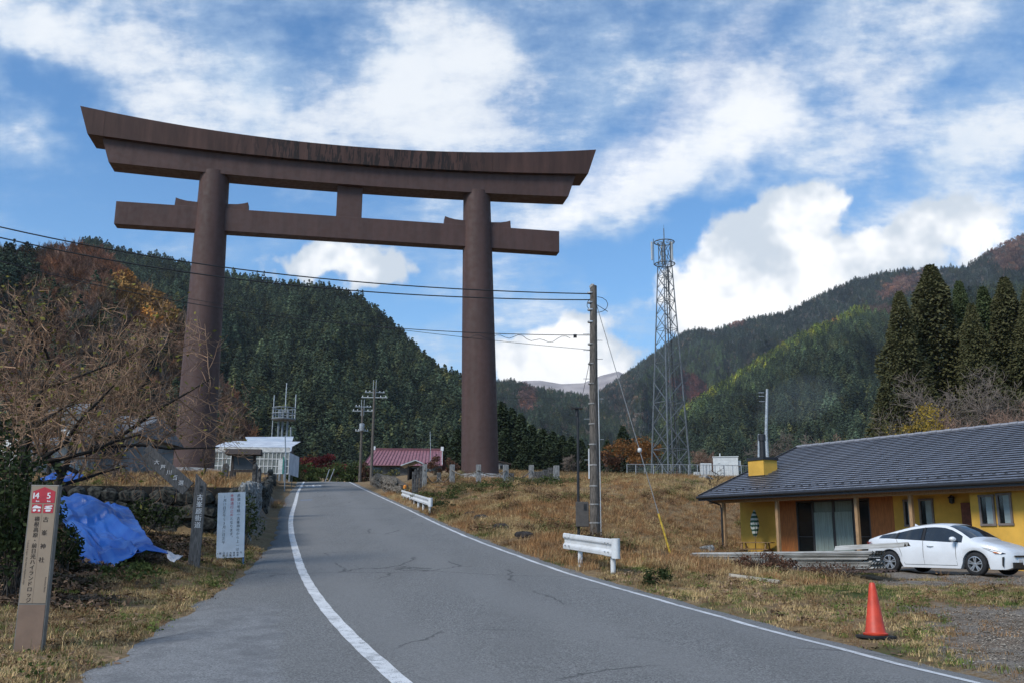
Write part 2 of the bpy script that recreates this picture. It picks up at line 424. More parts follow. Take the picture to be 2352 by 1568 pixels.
# what covers the ground: straw (0), green (1), bare gravel (2), dark leaf litter (3)
def cover(x, Y):
    x = np.asarray(x, float); Y = np.asarray(Y, float)
    n = wob(x, Y, .55, 5) * .5 + wob(x, Y, 1.7, 1) * .3
    yard = np.clip((x - (5.2 + .10 * np.maximum(Y - 12, 0))) / 1.2 + n * .5, 0, 1) * np.clip((24.5 + .35 * (x - 8) - Y) / 1.5 + n * .6, 0, 1) * np.clip((x - (xR(Y) + RSH)) / .5, 0, 1)
    strip = np.clip(1 - abs(Y - 19 - (x - 5) * .12) / 3.2, 0, 1) * np.clip((x - 3) / 2, 0, 1) * np.clip((14 - x) / 3, 0, 1)
    drive = np.clip((Y - 24) / 1.5, 0, 1) * np.clip((x - 10) / 1.5, 0, 1) * np.clip((41 - Y) / 3, 0, 1) * np.clip((x - (30 - Y) * .3 - 6) / 3, 0, 1)
    apron = np.clip((x - 4.2) / 1.5, 0, 1) * np.clip((13.5 + n - Y) / 2.0, 0, 1)
    gravel = np.clip(np.maximum(np.maximum(yard * .9 - strip * 1.3, drive), apron), 0, 1)
    lane = np.clip((Y - 29) / 2, 0, 1) * np.clip(1 - abs(x - xS(Y) + .75) / .55, 0, 1) * np.clip((62 - Y) / 6, 0, 1)
    green = np.clip(n * .9 + .15, 0, 1) * .8
    green = np.maximum(green * np.clip(1.2 - np.clip((Y - 26) / 12, 0, 1), .15, 1), strip * np.clip(.75 + n * .5, 0, 1))
    litter = np.clip((-5.6 - (Y - 14) * .16 - x) / 1.6 + n * .6, 0, 1) * np.clip((26.5 - Y) / 2, 0, 1) * np.clip((Y - 12.5) / 2.5 + n * .4, 0, 1)
    return np.maximum(gravel, lane), green, litter
cg, cgr, cl = cover(GX, GY)
ca = gm.color_attributes.new('cover', 'FLOAT_COLOR', 'POINT')
ca.data.foreach_set('color', np.c_[cg.ravel(), cgr.ravel(), cl.ravel(), np.ones(cg.size)].astype(np.float32).ravel())
mg = D.materials.new('ground'); mg.use_nodes = True; t = NT(mg.node_tree); p = mg.node_tree.nodes['Principled BSDF']
v = t.coord('Object'); cs = t.sep(t.attr('cover'))
na = t.noise(v, .9, 6, .65); nb = t.noise(v, 9.0, 6, .7); nc = t.noise(v, 45.0, 4, .7)
straw = t.mix(t.ss(nb, .3, .7), (.15, .098, .052), (.30, .215, .115))
straw = t.mix(t.ss(na, .45, .7, 0, .55), straw, (.165, .095, .052))
green = t.mix(t.ss(nb, .3, .7), (.030, .042, .012), (.085, .105, .028))
grav = t.mix(t.ss(nc, .3, .72), (.11, .092, .074), (.31, .27, .225))
grav = t.mix(t.ss(na, .42, .66, 0, .8), grav, (.19, .135, .09))
lit = t.mix(t.ss(nb, .35, .7), (.014, .012, .008), (.075, .050, .032))
thr = t.m('MULTIPLY', t.m('SUBTRACT', nb, .5), 1.1)
c = t.mix(t.ss(t.m('ADD', cs[1], thr), .3, .75), straw, green)
c = t.mix(t.ss(t.m('ADD', cs[2], thr), .25, .7), c, lit)
c = t.mix(t.ss(t.m('ADD', cs[0], thr), .35, .65), c, grav)
t.put(p.inputs['Base Color'], c); p.inputs['Roughness'].default_value = .95; p.inputs['Specular IOR Level'].default_value = .2
b = t.n('ShaderNodeBump'); b.inputs['Strength'].default_value = .7; b.inputs['Distance'].default_value = .06
t.put(b.inputs['Height'], t.m('ADD', t.noise(v, 12, 5, .7), t.m('MULTIPLY', nc, .4))); t.put(p.inputs['Normal'], b.outputs[0])
gm.materials.append(mg)
ground = D.objects.new('ground', gm); COL.objects.link(ground); tag(ground, kind='structure')

# ------------------------------------------------------------------ road
ry = np.concatenate([np.arange(-30, 60, .5), np.arange(60, 130, 1.0)]); NA = 15
rv = []; ra = []
rs = np.random.RandomState(3)
for Y in ry:
    l = float(xS(Y)) + .06 * math.sin(Y * 3.1) + .05 * rs.randn(); r = float(xR(Y)) + RSH + .03 * math.sin(Y * 2.3) + .025 * rs.randn(); ll = float(xL(Y))
    xs = np.concatenate([np.linspace(l, ll - .15, 5), np.linspace(ll, r, NA - 5)])
    for x in xs:
        u = (x - ll) / (r - ll)
        seam = -2.05 - (Y - 9) * .27 + (.12 * math.sin(Y * 1.7))      # edge of the old pale shoulder
        ra.append((1.0 if (x < seam and Y < 17.5) else 0.0, np.clip(u, 0, 1), 0, 1))
        edge = min(x - l, r - x); rv.append((x, Y, float(zroad(Y)) + .05 * (1 - (2 * u - 1) ** 2) * (1 if u > 0 else 0) - (.05 if edge < 1e-6 else 0)))
ii = (np.arange(len(ry) - 1)[:, None] * NA + np.arange(NA - 1)[None]).ravel()
rf = np.c_[ii, ii + 1, ii + 1 + NA, ii + NA]
rm = D.meshes.new('road'); rm.from_pydata(rv, [], rf.tolist()); rm.polygons.foreach_set('use_smooth', [True] * len(rf))
ca = rm.color_attributes.new('old', 'FLOAT_COLOR', 'POINT'); ca.data.foreach_set('color', np.array(ra, np.float32).ravel())
ma = D.materials.new('asphalt'); ma.use_nodes = True; t = NT(ma.node_tree); p = ma.node_tree.nodes['Principled BSDF']
v = t.coord('Object'); os_ = t.sep(t.attr('old'))
n1_ = t.noise(v, 90, 3, .7); n2_ = t.noise(v, .55, 5, .6); vo = t.vor(v, 75, out='Color')
g0 = t.sep(vo)[0]
gr = t.m('ADD', t.m('MULTIPLY', g0, .45), t.m('MULTIPLY', n1_, .55))
base = t.mix(t.ss(gr, .28, .74), (.085, .084, .080), (.30, .296, .284))
base = t.mix(t.ss(n2_, .35, .7, 0, .35), base, (.20, .197, .187))
wheel = t.noise(t.vm('MULTIPLY', v, (1.0, .05, 1.0)), 1.1, 3, .5)
base = t.mix(t.ss(wheel, .42, .68, 0, .28), base, (.138, .136, .130))
trk = t.m('MULTIPLY', t.m('ADD', t.m('SINE', t.m('MULTIPLY', os_[1], 15.7)), t.m('MULTIPLY', t.m('SUBTRACT', t.noise(v, .4, 3), .5), 2.0)), t.m('GREATER_THAN', os_[1], .02))
base = t.mix(t.ss(trk, -.4, 1.2, 0, .48), base, (.215, .212, .204))
old = t.mix(t.ss(gr, .2, .85), (.135, .135, .135), (.34, .338, .33))
old = t.mix(t.ss(t.noise(v, 1.8, 5, .65), .42, .65, 0, .6), old, (.13, .13, .13))
vx_, vy_, vz_ = t.sep(v)
sm_ = t.m('SUBTRACT', t.m('MULTIPLY_ADD', vy_, -.27, .38), vx_)
om_ = t.m('MULTIPLY', t.ss(t.m('ADD', sm_, t.m('MULTIPLY', t.m('SUBTRACT', t.noise(v, 1.6, 5), .5), .9)), -.10, .10), t.ss(t.m('ADD', vy_, t.m('MULTIPLY', t.noise(v, .8, 4), 4.0)), 15.5, 19.5, 1, 0))
c = t.mix(om_, base, old)
warp = t.vm('ADD', v, t.vm('SCALE', t.noise(v, 1.2, 5, .65, out='Color'), scale=.55))
crk = t.m('MULTIPLY', t.ss(t.vor(warp, .33, 'DISTANCE_TO_EDGE'), .004, .012, 1, 0), t.ss(t.noise(v, .30, 2), .52, .58))
c = t.mix(t.m('MULTIPLY', crk, .55), c, (.03, .03, .03))
t.put(p.inputs['Base Color'], c); p.inputs['Roughness'].default_value = .86; p.inputs['Specular IOR Level'].default_value = .3
b = t.n('ShaderNodeBump'); b.inputs['Strength'].default_value = .9; b.inputs['Distance'].default_value = .015
t.put(b.inputs['Height'], gr); t.put(p.inputs['Normal'], b.outputs[0])
rm.materials.append(ma); road = D.objects.new('road', rm); COL.objects.link(road); tag(road, kind='structure')
from mathutils.bvhtree import BVHTree
ROAD_BVH = BVHTree.FromPolygons([Vector(q) for q in rv], [tuple(f) for f in rf.tolist()])
def road_z(x, y):
    h = ROAD_BVH.ray_cast(Vector((x, y, 30)), Vector((0, 0, -1))); return h[0].z if h[0] else float(zroad(y))
mw = D.materials.new('road_paint'); mw.use_nodes = True; t = NT(mw.node_tree); p = mw.node_tree.nodes['Principled BSDF']; v = t.coord('Object')
wear = t.m('ADD', t.m('MULTIPLY', t.noise(v, 70, 3, .7), .5), t.m('MULTIPLY', t.noise(v, 5, 5, .7), .5))
t.put(p.inputs['Base Color'], t.mix(t.ss(wear, .40, .50), (.22, .22, .215), t.mix(t.ss(t.noise(v, 1.5, 4), .3, .7), (.56, .56, .55), (.70, .70, .69)))); p.inputs['Roughness'].default_value = .7
def paint_strip(name, cx, wd, y0, y1, m=mw, dz=.005, dashes=None):
    mb = MB(); ys = list(np.arange(y0, y1, .4)) + [y1]; vs = []
    for Y in ys:
        sl = (cx(Y + .2) - cx(Y - .2)) / .4; k = wd / 2 * math.sqrt(1 + sl * sl)
        c = cx(Y) + .006 * math.sin(Y * 5)
        for s in (-1, 0, 1): vs.append((c + s * k, Y, road_z(c + s * k, Y) + dz))
    fs = []
    for i in range(len(ys) - 1):
        for j in (0, 1): a = i * 3 + j; fs.append((a, a + 1, a + 4, a + 3))
    mb.add(vs, fs); return mb.build(name, m, road)
paint_strip('white_line', lambda Y: float(xL(Y)), .19, -8, 79.4); paint_strip('white_line', lambda Y: float(xL(Y)), .19, 79.8, 103)
paint_strip('white_line', lambda Y: float(xR(Y)), .16, -8, 103)
mb = MB()
M = Matrix.Translation((-17.7, 77.5, 0)) @ Matrix.Rotation(R(12), 4, 'Z') @ Matrix.Diagonal((2.4, 7.5, 1, 1))
vs, fs = glyph('速'); 
mb.add([(lambda q: (q.x, q.y, road_z(q.x, q.y) + .006))(M @ Vector((a[0] - .1, a[1], 0))) for a in vs], fs)
mb.build('painted_lettering', mw, road)
mbl = mat('blue_paint', (.16, .30, .55), .7, .2, 20)
def xmark(px0, px1, py, wdt, m, name='paint_mark'):
    a = hit(px0, py); b = hit(px1, py); mb = MB(); n = 6; vs = []
    for i in range(n + 1):
        q = a.lerp(b, i / n)
        for s in (0, 1): vs.append((q.x, q.y + s * wdt, road_z(q.x, q.y + s * wdt) + .006))
    mb.add(vs, [(2 * i, 2 * i + 2, 2 * i + 3, 2 * i + 1) for i in range(n)]); return mb.build(name, m, road)
xmark(688, 716, 1151, .28, mbl); xmark(838, 858, 1132, .18, mat('faded_paint', (.34, .40, .44), .8, .2, 20))

# ================================================================== mountains and forests
def forest_material(name, gain=1.0):
    m = D.materials.new(name); m.use_nodes = True; t = NT(m.node_tree); p = m.node_tree.nodes['Principled BSDF']
    tint = t.attr('tint', 'INSTANCER'); v = t.coord('Object')
    oi = t.n('ShaderNodeObjectInfo').outputs['Random']
    k = t.m('MULTIPLY', t.m('ADD', .62, t.m('MULTIPLY', oi, .76)), t.ss(t.noise(v, 7, 3, .6), .3, .7, .65, 1.3))
    t.put(p.inputs['Base Color'], t.vm('SCALE', tint, scale=t.m('MULTIPLY', k, gain)))
    p.inputs['Roughness'].default_value = .9; p.inputs['Specular IOR Level'].default_value = .12
    return m
def conifer_mesh(name, seed, n=95, r=.26, size=.10, power=.75):
    """unit-high conifer crown of drooping foliage clumps"""
    rn = random.Random(seed); mb = MB(); mb.lathe([(.014, -.08), (.010, .5), (.004, .93)], 4)
    for _ in range(n):
        u = rn.random() ** 1.15; z = .06 + .92 * u; a = rn.uniform(0, 6.28); rr = r * ((1 - u) ** power) * rn.uniform(.55, 1.08) + .004
        d = Vector((math.cos(a), math.sin(a), 0)); c = d * rr + Vector((0, 0, z)); L = size * rn.uniform(.7, 1.4) * (1.1 - .55 * u); ax = (d + Vector((rn.gauss(0, .3), rn.gauss(0, .3), rn.uniform(-.7, .35)))).normalized(); sd = ax.cross(Vector((rn.gauss(0, .4), rn.gauss(0, .4), 1))).normalized(); up_v = sd.cross(ax); wd = L * rn.uniform(.45, .75)
        mb.add([c - ax * L * .5, c + sd * wd, c + ax * L, c - sd * wd, c + up_v * wd * .75, c - up_v * wd * .4], [(0, 1, 4), (1, 2, 4), (2, 3, 4), (3, 0, 4), (1, 0, 5), (2, 1, 5), (3, 2, 5), (0, 3, 5)])
    return mb
def bare_mesh(name, seed, n=46, spread=.42):
    """unit-high leafless crown: fine upright twigs off a few limbs"""
    rn = random.Random(seed); mb = MB()
    mb.tube([(0, 0, -.08), (.01, 0, .2), (.0, .01, .45)], [.022, .017, .01], 4)
    for i in range(9):
        a = rn.uniform(0, 6.28); z0 = rn.uniform(.18, .42); L = rn.uniform(.25, .5)
        e = Vector((math.cos(a) * spread * rn.uniform(.5, .9), math.sin(a) * spread * rn.uniform(.5, .9), z0 + L))
        mid = Vector((e.x * .45, e.y * .45, z0 + L * .4)); mb.tube([(0, 0, z0), mid, e], [.010, .007, .003], 3, False)
        for k in range(n // 9 + 14):
            q = Vector((0, 0, z0)).lerp(e, rn.uniform(.35, 1)); d = Vector((rn.gauss(0, .5) + e.x, rn.gauss(0, .5) + e.y, rn.uniform(.35, 1.1))).normalized()
            l = rn.uniform(.10, .26); s = d.orthogonal().normalized(); tp = q + d * l; md = q + d * l * .5
            s2 = d.cross(s); wd = rn.uniform(.005, .012)
            mb.add([q, md + s * wd, tp, md - s * wd], [(0, 1, 2, 3)]); mb.add([q, md + s2 * wd, tp, md - s2 * wd], [(0, 1, 2, 3)])
    return mb
def round_mesh(name, seed, n=60):
    """unit-high broadleaf crown of leaf clumps"""
    rn = random.Random(seed); mb = MB(); mb.tube([(0, 0, -.08), (0, 0, .5)], [.025, .012], 5)
    for i in range(n):
        th = rn.uniform(0, 6.28); ph = math.acos(rn.uniform(-.55, 1)); rr = rn.uniform(.72, 1.05)
        c = Vector((math.sin(ph) * math.cos(th) * .33 * rr, math.sin(ph) * math.sin(th) * .33 * rr, .60 + math.cos(ph) * .38 * rr))
        s = rn.uniform(.05, .10); vs = [c + Vector((rn.gauss(0, 1), rn.gauss(0, 1), rn.gauss(0, .8))).normalized() * s * rn.uniform(.7, 1.4) for _ in range(6)]
        mb.add(vs, [(0, 1, 2), (0, 2, 3), (0, 3, 4), (1, 4, 5), (2, 5, 3), (0, 4, 1), (1, 5, 2), (3, 5, 4)])
    return mb
fmat = forest_material('forest')
protos = D.collections.new('tree_kinds')          # not linked to the scene: only the shapes are used
def proto(i, mb):
    me = mb.mesh('tree_kind'); me.materials.append(fmat); o = D.objects.new('%02d_tree_kind' % i, me); protos.objects.link(o)
for i in range(4): proto(i, conifer_mesh('c', 20 + i, 95, .24 + .025 * i, .105, .66 + .08 * i))
for i in range(4, 6): proto(i, bare_mesh('b', i))
for i in range(6, 8): proto(i, round_mesh('r', i))
def scatter_group(coll, realize=False):
    ng = D.node_groups.new('scatter', 'GeometryNodeTree')
    ng.interface.new_socket('Geometry', in_out='INPUT', socket_type='NodeSocketGeometry'); ng.interface.new_socket('Geometry', in_out='OUTPUT', socket_type='NodeSocketGeometry')
    N = ng.nodes; gi = N.new('NodeGroupInput'); go = N.new('NodeGroupOutput'); ip = N.new('GeometryNodeInstanceOnPoints'); ci = N.new('GeometryNodeCollectionInfo')
    ci.inputs['Collection'].default_value = coll; ci.inputs['Separate Children'].default_value = True; ci.inputs['Reset Children'].default_value = True
    def na(name, typ):
        a = N.new('GeometryNodeInputNamedAttribute'); a.data_type = typ; a.inputs['Name'].default_value = name; return a.outputs['Attribute']
    ng.links.new(gi.outputs[0], ip.inputs['Points']); ng.links.new(ci.outputs[0], ip.inputs['Instance']); ip.inputs['Pick Instance'].default_value = True
    ng.links.new(na('kind_id', 'INT'), ip.inputs['Instance Index']); ng.links.new(na('rot', 'FLOAT_VECTOR'), ip.inputs['Rotation']); ng.links.new(na('size', 'FLOAT_VECTOR'), ip.inputs['Scale'])
    ng.links.new(ip.outputs[0], go.inputs[0]); return ng
SCAT = scatter_group(protos)
def scatter(name, pts, size, kid, tint, rot, group=SCAT):
    me = D.meshes.new(name); me.from_pydata([tuple(q) for q in pts], [], [])
    a = me.attributes.new('size', 'FLOAT_VECTOR', 'POINT'); a.data.foreach_set('vector', np.asarray(size, np.float32).ravel())
    a = me.attributes.new('rot', 'FLOAT_VECTOR', 'POINT'); a.data.foreach_set('vector', np.asarray(rot, np.float32).ravel())
    a = me.attributes.new('kind_id', 'INT', 'POINT'); a.data.foreach_set('value', np.asarray(kid, np.int32).ravel())
    a = me.attributes.new('tint', 'FLOAT_COLOR', 'POINT'); a.data.foreach_set('color', np.c_[np.asarray(tint, np.float32), np.ones(len(pts), np.float32)].ravel())
    o = D.objects.new(name, me); COL.objects.link(o); md = o.modifiers.new('scatter', 'NODES'); md.node_group = group
    return tag(o, kind='stuff')
hill_mat = mat('forest_floor', (.032, .036, .022), .95, .3, .02, col2=(.018, .02, .013))
bare_hill_mat = mat('frosted_heights', (.42, .36, .33), .95, .2, .01, col2=(.24, .20, .19))
CAM_I = CAM_M.inverted()
def hill(name, prof, foot, zfoot, th, spacing, species, p=1.0, step=14, nv=26, behind=.35, hm=None, seed=1, rough=1.0, label=None, far=1.75, ffar=1.75):
    """prof: (picture x, skyline y, ridge distance); foot: distance where it leaves the valley"""
    P = np.array(prof, float); P[:, 2] *= far; n = int((P[-1, 0] - P[0, 0]) / step) + 1; us = np.linspace(P[0, 0], P[-1, 0], n)
    sy = np.interp(us, P[:, 0], P[:, 1]); Yr = np.interp(us, P[:, 0], P[:, 2]); Yf = (foot if np.isscalar(foot) else np.interp(us, *np.array(foot).T)) * ffar
    Yf = np.broadcast_to(Yf, us.shape); vs = []; rs = np.random.RandomState(seed); ph = rs.rand(4) * 6
    nb = 7
    for i, u in enumerate(us):
        q = at(u, sy[i], Yr[i]); ratio = q.x / q.y; zr_ = q.z - th * .80
        for j in range(nv + nb):
            if j < nv:
                tt = j / (nv - 1); Y = Yf[i] + (Yr[i] - Yf[i]) * tt; z = zfoot + (zr_ - zfoot) * tt ** p
                gul = math.sin(u * .021 + ph[0] + 2.2 * tt) * .6 + (1 - 2 * abs(math.sin(u * .024 + ph[1] - 2.4 * tt + .6 * math.sin(tt * 6)))) * .55 + (1 - 2 * abs(math.sin(u * .061 + ph[2] - 4 * tt))) * .28 + .18 * math.sin(u * .13 + ph[3] + 5 * tt)
                z += rough * gul * .055 * (zr_ - zfoot) * math.sin(math.pi * tt) ** 2
            else:
                tt = (j - nv + 1) / nb; Y = Yr[i] * (1 + behind * tt); z = zr_ * (1 - .75 * tt * tt)
            vs.append((ratio * Y, Y, z))
    T = nv + nb; fs = [(i * T + j, (i + 1) * T + j, (i + 1) * T + j + 1, i * T + j + 1) for i in range(n - 1) for j in range(T - 1)]
    me = D.meshes.new(name); me.from_pydata(vs, [], fs); me.polygons.foreach_set('use_smooth', [True] * len(fs)); me.materials.append(hm or hill_mat)
    o = D.objects.new(name, me); COL.objects.link(o); tag(o, kind='structure')
    if not spacing: return o
    V = np.array(vs).reshape(n, T, 3); pts = []; size = []; kid = []; tint = []; rot = []
    for i in range(n - 1):
        for j in range(nv + 1):
            a, b_, c_, d_ = V[i, j], V[i + 1, j], V[i + 1, j + 1], V[i, j + 1]
            area = .5 * np.linalg.norm(np.cross(c_ - a, d_ - b_)); k = rs.poisson(area / spacing ** 2)
            for _ in range(k):
                s, r_ = rs.rand(2); q = a * (1 - s) * (1 - r_) + b_ * s * (1 - r_) + c_ * s * r_ + d_ * (1 - s) * r_
                u = us[i] + (us[i + 1] - us[i]) * s; tt = min(1, (j + r_) / (nv - 1))
                q3 = Vector(q) + Vector((0, 0, th * .5)); cc = CAM_I @ q3; py = 784 + FPX * cc.y / cc.z
                sp = species(u, py, tt, rs)
                if sp is None: continue
                kd, h, col = sp; h *= rs.uniform(.5, 1.3) * (1.25 if rs.rand() < .05 else 1)
                pts.append(q); kid.append(kd); wd = h * rs.uniform(.72, 1.05); size.append((wd, wd, h)); pt_ = float(wob(np.array(u * .9), np.array(py * 1.6), .028, seed)); pt2 = float(wob(np.array(u * 1.0), np.array(py * 1.5), .055, seed + 4)); cl2 = np.array(col) * (1 + .26 * pt_) * rs.uniform(.65, 1.35); tint.append(np.clip(cl2 * (np.array((1.35, 1.12, .85)) if pt2 > .75 else np.array((1, 1, 1))), .01, .6)); rot.append((rs.normal(0, .04), rs.normal(0, .04), rs.rand() * 6.28))
    f = scatter('forest', pts, size, kid, tint, rot)
    return o, f, len(pts)
def inside(u, py, px0, py0, rx, ry, rot=0, rs=None, fuzz=.25):
    c, s = math.cos(R(rot)), math.sin(R(rot)); a, b_ = u - px0, -(py - py0); p_ = (a * c + b_ * s) / rx; q_ = (-a * s + b_ * c) / ry
    return p_ * p_ + q_ * q_ < 1 + rs.normal(0, fuzz)
DG, MG, OL = (.038, .054, .032), (.054, .075, .042), (.076, .092, .045)
RUST, RED, GREY, GOLD = (.22, .13, .088), (.20, .105, .08), (.19, .15, .122), (.32, .175, .055)
def sp_b(u, py, tt, rs):
    x = rs.rand()
    if x < .03: return (rs.randint(6, 8), 8, (.10, .11, .04))
    return (rs.randint(0, 4), 12, DG if x < .5 else MG if x < .88 else OL)
hill('hill', [(120, 640, 560), (190, 553, 545), (215, 549, 540), (280, 577, 530), (370, 592, 520), (520, 625, 500), (640, 650, 490), (740, 655, 480), (800, 672, 465), (840, 690, 450), (900, 740, 430), (930, 770, 415), (960, 800, 400), (1010, 845, 380), (1060, 862, 360), (1100, 895, 340), (1160, 950, 320), (1240, 1000, 300), (1330, 1040, 285)],
     [(120, 210), (700, 190), (1000, 200), (1330, 210)], 7, 12, 3.9, sp_b, p=.92, seed=3, nv=34)
def sp_a(u, py, tt, rs):
    x = rs.rand()
    if inside(u, py, 350, 700, 85, 55, -30, rs) : return (rs.randint(6, 8) if x < .35 else rs.randint(4, 6), 7.5, GOLD if x < .7 else RUST)
    if inside(u, py, 30, 640, 60, 40, 0, rs) and x < .5: return (rs.randint(0, 4), 11, DG)
    if inside(u, py, 240, 600, 150, 60, 15, rs): return (rs.randint(4, 6), 7.0, (.23, .12, .078) if x < .7 else RUST)
    if x < .07: return (rs.randint(0, 4), 9, DG)
    if x < .14: return (rs.randint(6, 8), 7, (.075, .070, .030))
    return (rs.randint(4, 6), 7.0, GREY if x < .5 else RUST if x < .88 else RED)
hill('hill', [(-420, 560, 300), (-200, 545, 300), (0, 566, 300), (60, 574, 298), (100, 565, 296), (160, 560, 292), (200, 566, 290), (240, 578, 286), (270, 602, 282), (300, 650, 275), (350, 668, 262), (400, 712, 250), (430, 760, 240), (470, 820, 230), (520, 900, 215), (580, 985, 200)],
     [(-420, 135), (300, 140), (580, 170)], 8, 7.5, 2.6, sp_a, p=.95, seed=5, nv=26, far=1.25, ffar=1.2, hm=mat('leaf_strewn_slope', (.075, .048, .034), .95, .3, .05))
def sp_c(u, py, tt, rs):
    x = rs.rand()
    if inside(u, py, 1212, 915, 22, 30, 0, rs): return (rs.randint(4, 8), 10, RED)
    return (rs.randint(0, 4), 12, DG if x < .6 else MG) if x < .93 else (rs.randint(4, 6), 11, GREY)
hill('hill', [(1020, 870, 1150), (1140, 872, 1150), (1180, 869, 1150), (1230, 885, 1150), (1300, 896, 1150), (1345, 903, 1150), (1400, 935, 1150), (1480, 990, 1150)], 420, 6, 14, 7.5, sp_c, seed=8, nv=18)
hill('mountain', [(1150, 900, 4200), (1200, 874, 4200), (1240, 873, 4200), (1290, 881, 4200), (1340, 879, 4200), (1380, 862, 4200), (1420, 852, 4200), (1480, 880, 4200)], 2600, 5, 0, 0, None, seed=9, hm=bare_hill_mat, step=5, far=1.0, ffar=1.0)
def sp_e(u, py, tt, rs):
    x = rs.rand()
    if inside(u, py, 2070, 655, 60, 22, 25, rs) or inside(u, py, 2330, 575, 60, 40, 25, rs): return (rs.randint(4, 8), 11, RED if x < .6 else RUST)
    if inside(u, py, 1580, 890, 45, 32, -30, rs): return (rs.randint(4, 8), 11, (.16, .06, .05))
    if inside(u, py, 1440, 930, 40, 70, 20, rs) and x < .45: return (rs.randint(4, 8), 10, RUST if x < .2 else GREY)
    if inside(u, py, 1690, 740, 20, 14, 0, rs): return (rs.randint(4, 8), 10, RED)
    if inside(u, py, 1560, 880, 130, 60, 40, rs) and x < .6: return (rs.randint(0, 4), 14, (.075, .105, .045))
    if x < .07: return (rs.randint(4, 6), 12, GREY)
    return (rs.randint(0, 4), 12.5, DG if x < .55 else (.050, .064, .048))
hill('mountain', [(1330, 950, 1500), (1370, 900, 1500), (1395, 882, 1500), (1425, 862, 1500), (1500, 808, 1480), (1540, 778, 1460), (1575, 756, 1450), (1600, 751, 1450), (1640, 754, 1440), (1660, 746, 1430), (1700, 732, 1420), (1760, 722, 1400), (1810, 712, 1390), (1880, 674, 1370), (1960, 640, 1350), (2010, 626, 1340), (2080, 615, 1330), (2150, 613, 1320), (2220, 606, 1300), (2260, 580, 1290), (2310, 552, 1280), (2352, 535, 1270), (2500, 500, 1250), (2800, 560, 1200)],
     [(1330, 600), (1600, 640), (2800, 560)], 6, 14, 7.8, sp_e, p=1.0, seed=11, rough=2.4, nv=34)
SUNLIT_GREEN = (.20, .235, .045)  # sunlight on the ridge, put into the tree tint
def sp_f(u, py, tt, rs):
    x = rs.rand()
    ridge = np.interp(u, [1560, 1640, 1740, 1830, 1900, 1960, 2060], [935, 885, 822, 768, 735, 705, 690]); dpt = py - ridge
    if inside(u, py, 1905, 735, 14, 12, 0, rs): return (rs.randint(4, 8), 9, (.26, .11, .05))
    if inside(u, py, 2020, 708, 34, 14, -10, rs): return (rs.randint(4, 6), 10, (.16, .11, .09))
    if u < 1985 and dpt < 14 + 22 * rs.rand() and x < .85: return (rs.randint(0, 4), 12, SUNLIT_GREEN if x < .55 else (.12, .16, .045))  # ridge-top trees tinted as if sunlit
    if u < 2040 and dpt < 62 * rs.rand() + 10 and x < .7: return (rs.randint(0, 4), 13, (.085, .115, .045))  # weaker painted sunlight fading down the slope
    if x < .04: return (rs.randint(6, 8), 11, (.05, .06, .03))
    return (rs.randint(0, 4), 13, DG if x < .5 else MG if x < .9 else OL)
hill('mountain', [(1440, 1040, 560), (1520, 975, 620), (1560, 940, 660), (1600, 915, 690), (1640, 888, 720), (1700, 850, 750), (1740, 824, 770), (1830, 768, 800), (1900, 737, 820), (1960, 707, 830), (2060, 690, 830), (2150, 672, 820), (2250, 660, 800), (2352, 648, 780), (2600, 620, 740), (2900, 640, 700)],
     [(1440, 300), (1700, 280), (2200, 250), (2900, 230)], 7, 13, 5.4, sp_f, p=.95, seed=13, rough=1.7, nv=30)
# ================================================================== materials for the things
def steel_brown():
    m = D.materials.new('weathered_brown_steel'); m.use_nodes = True; t = NT(m.node_tree); p = m.node_tree.nodes['Principled BSDF']
    v = t.coord('Object'); st = t.vm('MULTIPLY', v, (1, 1, .12)); big = t.noise(v, .25, 4, .6)
    c = t.mix(t.ss(t.noise(st, 1.6, 5, .6), .3, .72), (.068, .038, .032), (.096, .053, .045))
    c = t.mix(t.ss(big, .35, .7, 0, .35), c, (.072, .047, .042))
    c = t.mix(t.ss(t.noise(v, 22, 5, .7), .5, .75, 0, .2), c, (.12, .07, .056))
    t.put(p.inputs['Base Color'], c); t.put(p.inputs['Roughness'], t.ss(t.noise(v, 3, 4), .3, .7, .55, .8)); p.inputs['Specular IOR Level'].default_value = .35
    b = t.n('ShaderNodeBump'); b.inputs['Strength'].default_value = .25; b.inputs['Distance'].default_value = .02; t.put(b.inputs['Height'], t.noise(v, 9, 5)); t.put(p.inputs['Normal'], b.outputs[0])
    return m
def steel_streaked():
    m = D.materials.new('streaked_brown_steel'); m.use_nodes = True; t = NT(m.node_tree); p = m.node_tree.nodes['Principled BSDF']
    v = t.coord('Object'); st = t.vm('MULTIPLY', v, (1, 1, .10)); x, y, z = t.sep(v)
    c = t.mix(t.ss(t.noise(st, 1.3, 5, .6), .3, .72), (.056, .029, .023), (.098, .050, .039))
    wear = t.m('MULTIPLY', t.ss(t.noise(st, 2.2, 4, .75), .49, .54), t.ss(t.m('ABSOLUTE', t.m('SUBTRACT', x, 1.0)), 5.0, 11.0, 1, .12))
    c = t.mix(t.m('MULTIPLY', wear, .85), c, (.012, .010, .010))
    t.put(p.inputs['Base Color'], c); p.inputs['Roughness'].default_value = .7; p.inputs['Specular IOR Level'].default_value = .35
    return m
M_STEEL = steel_brown(); M_STREAK = steel_streaked()
M_STONE = mat('grey_stone', (.27, .27, .265), .9, .3, 5, .6, 30)
M_STONE_D = mat('lichen_dark_stone', (.085, .082, .078), .95, .4, 6, .7, 25)
M_STONE_W = mat('weathered_post_stone', (.30, .30, .29), .9, .2, 4, .5, 30, col2=(.10, .10, .098), stretch=(6, 6, 1.2))
M_GALV = mat('galvanised_steel', (.42, .44, .46), .5, .15, 8, metal=.55)
M_WHITE = mat('white_enamel', (.68, .69, .69), .5, .1, 2.5, col2=(.58, .58, .57))
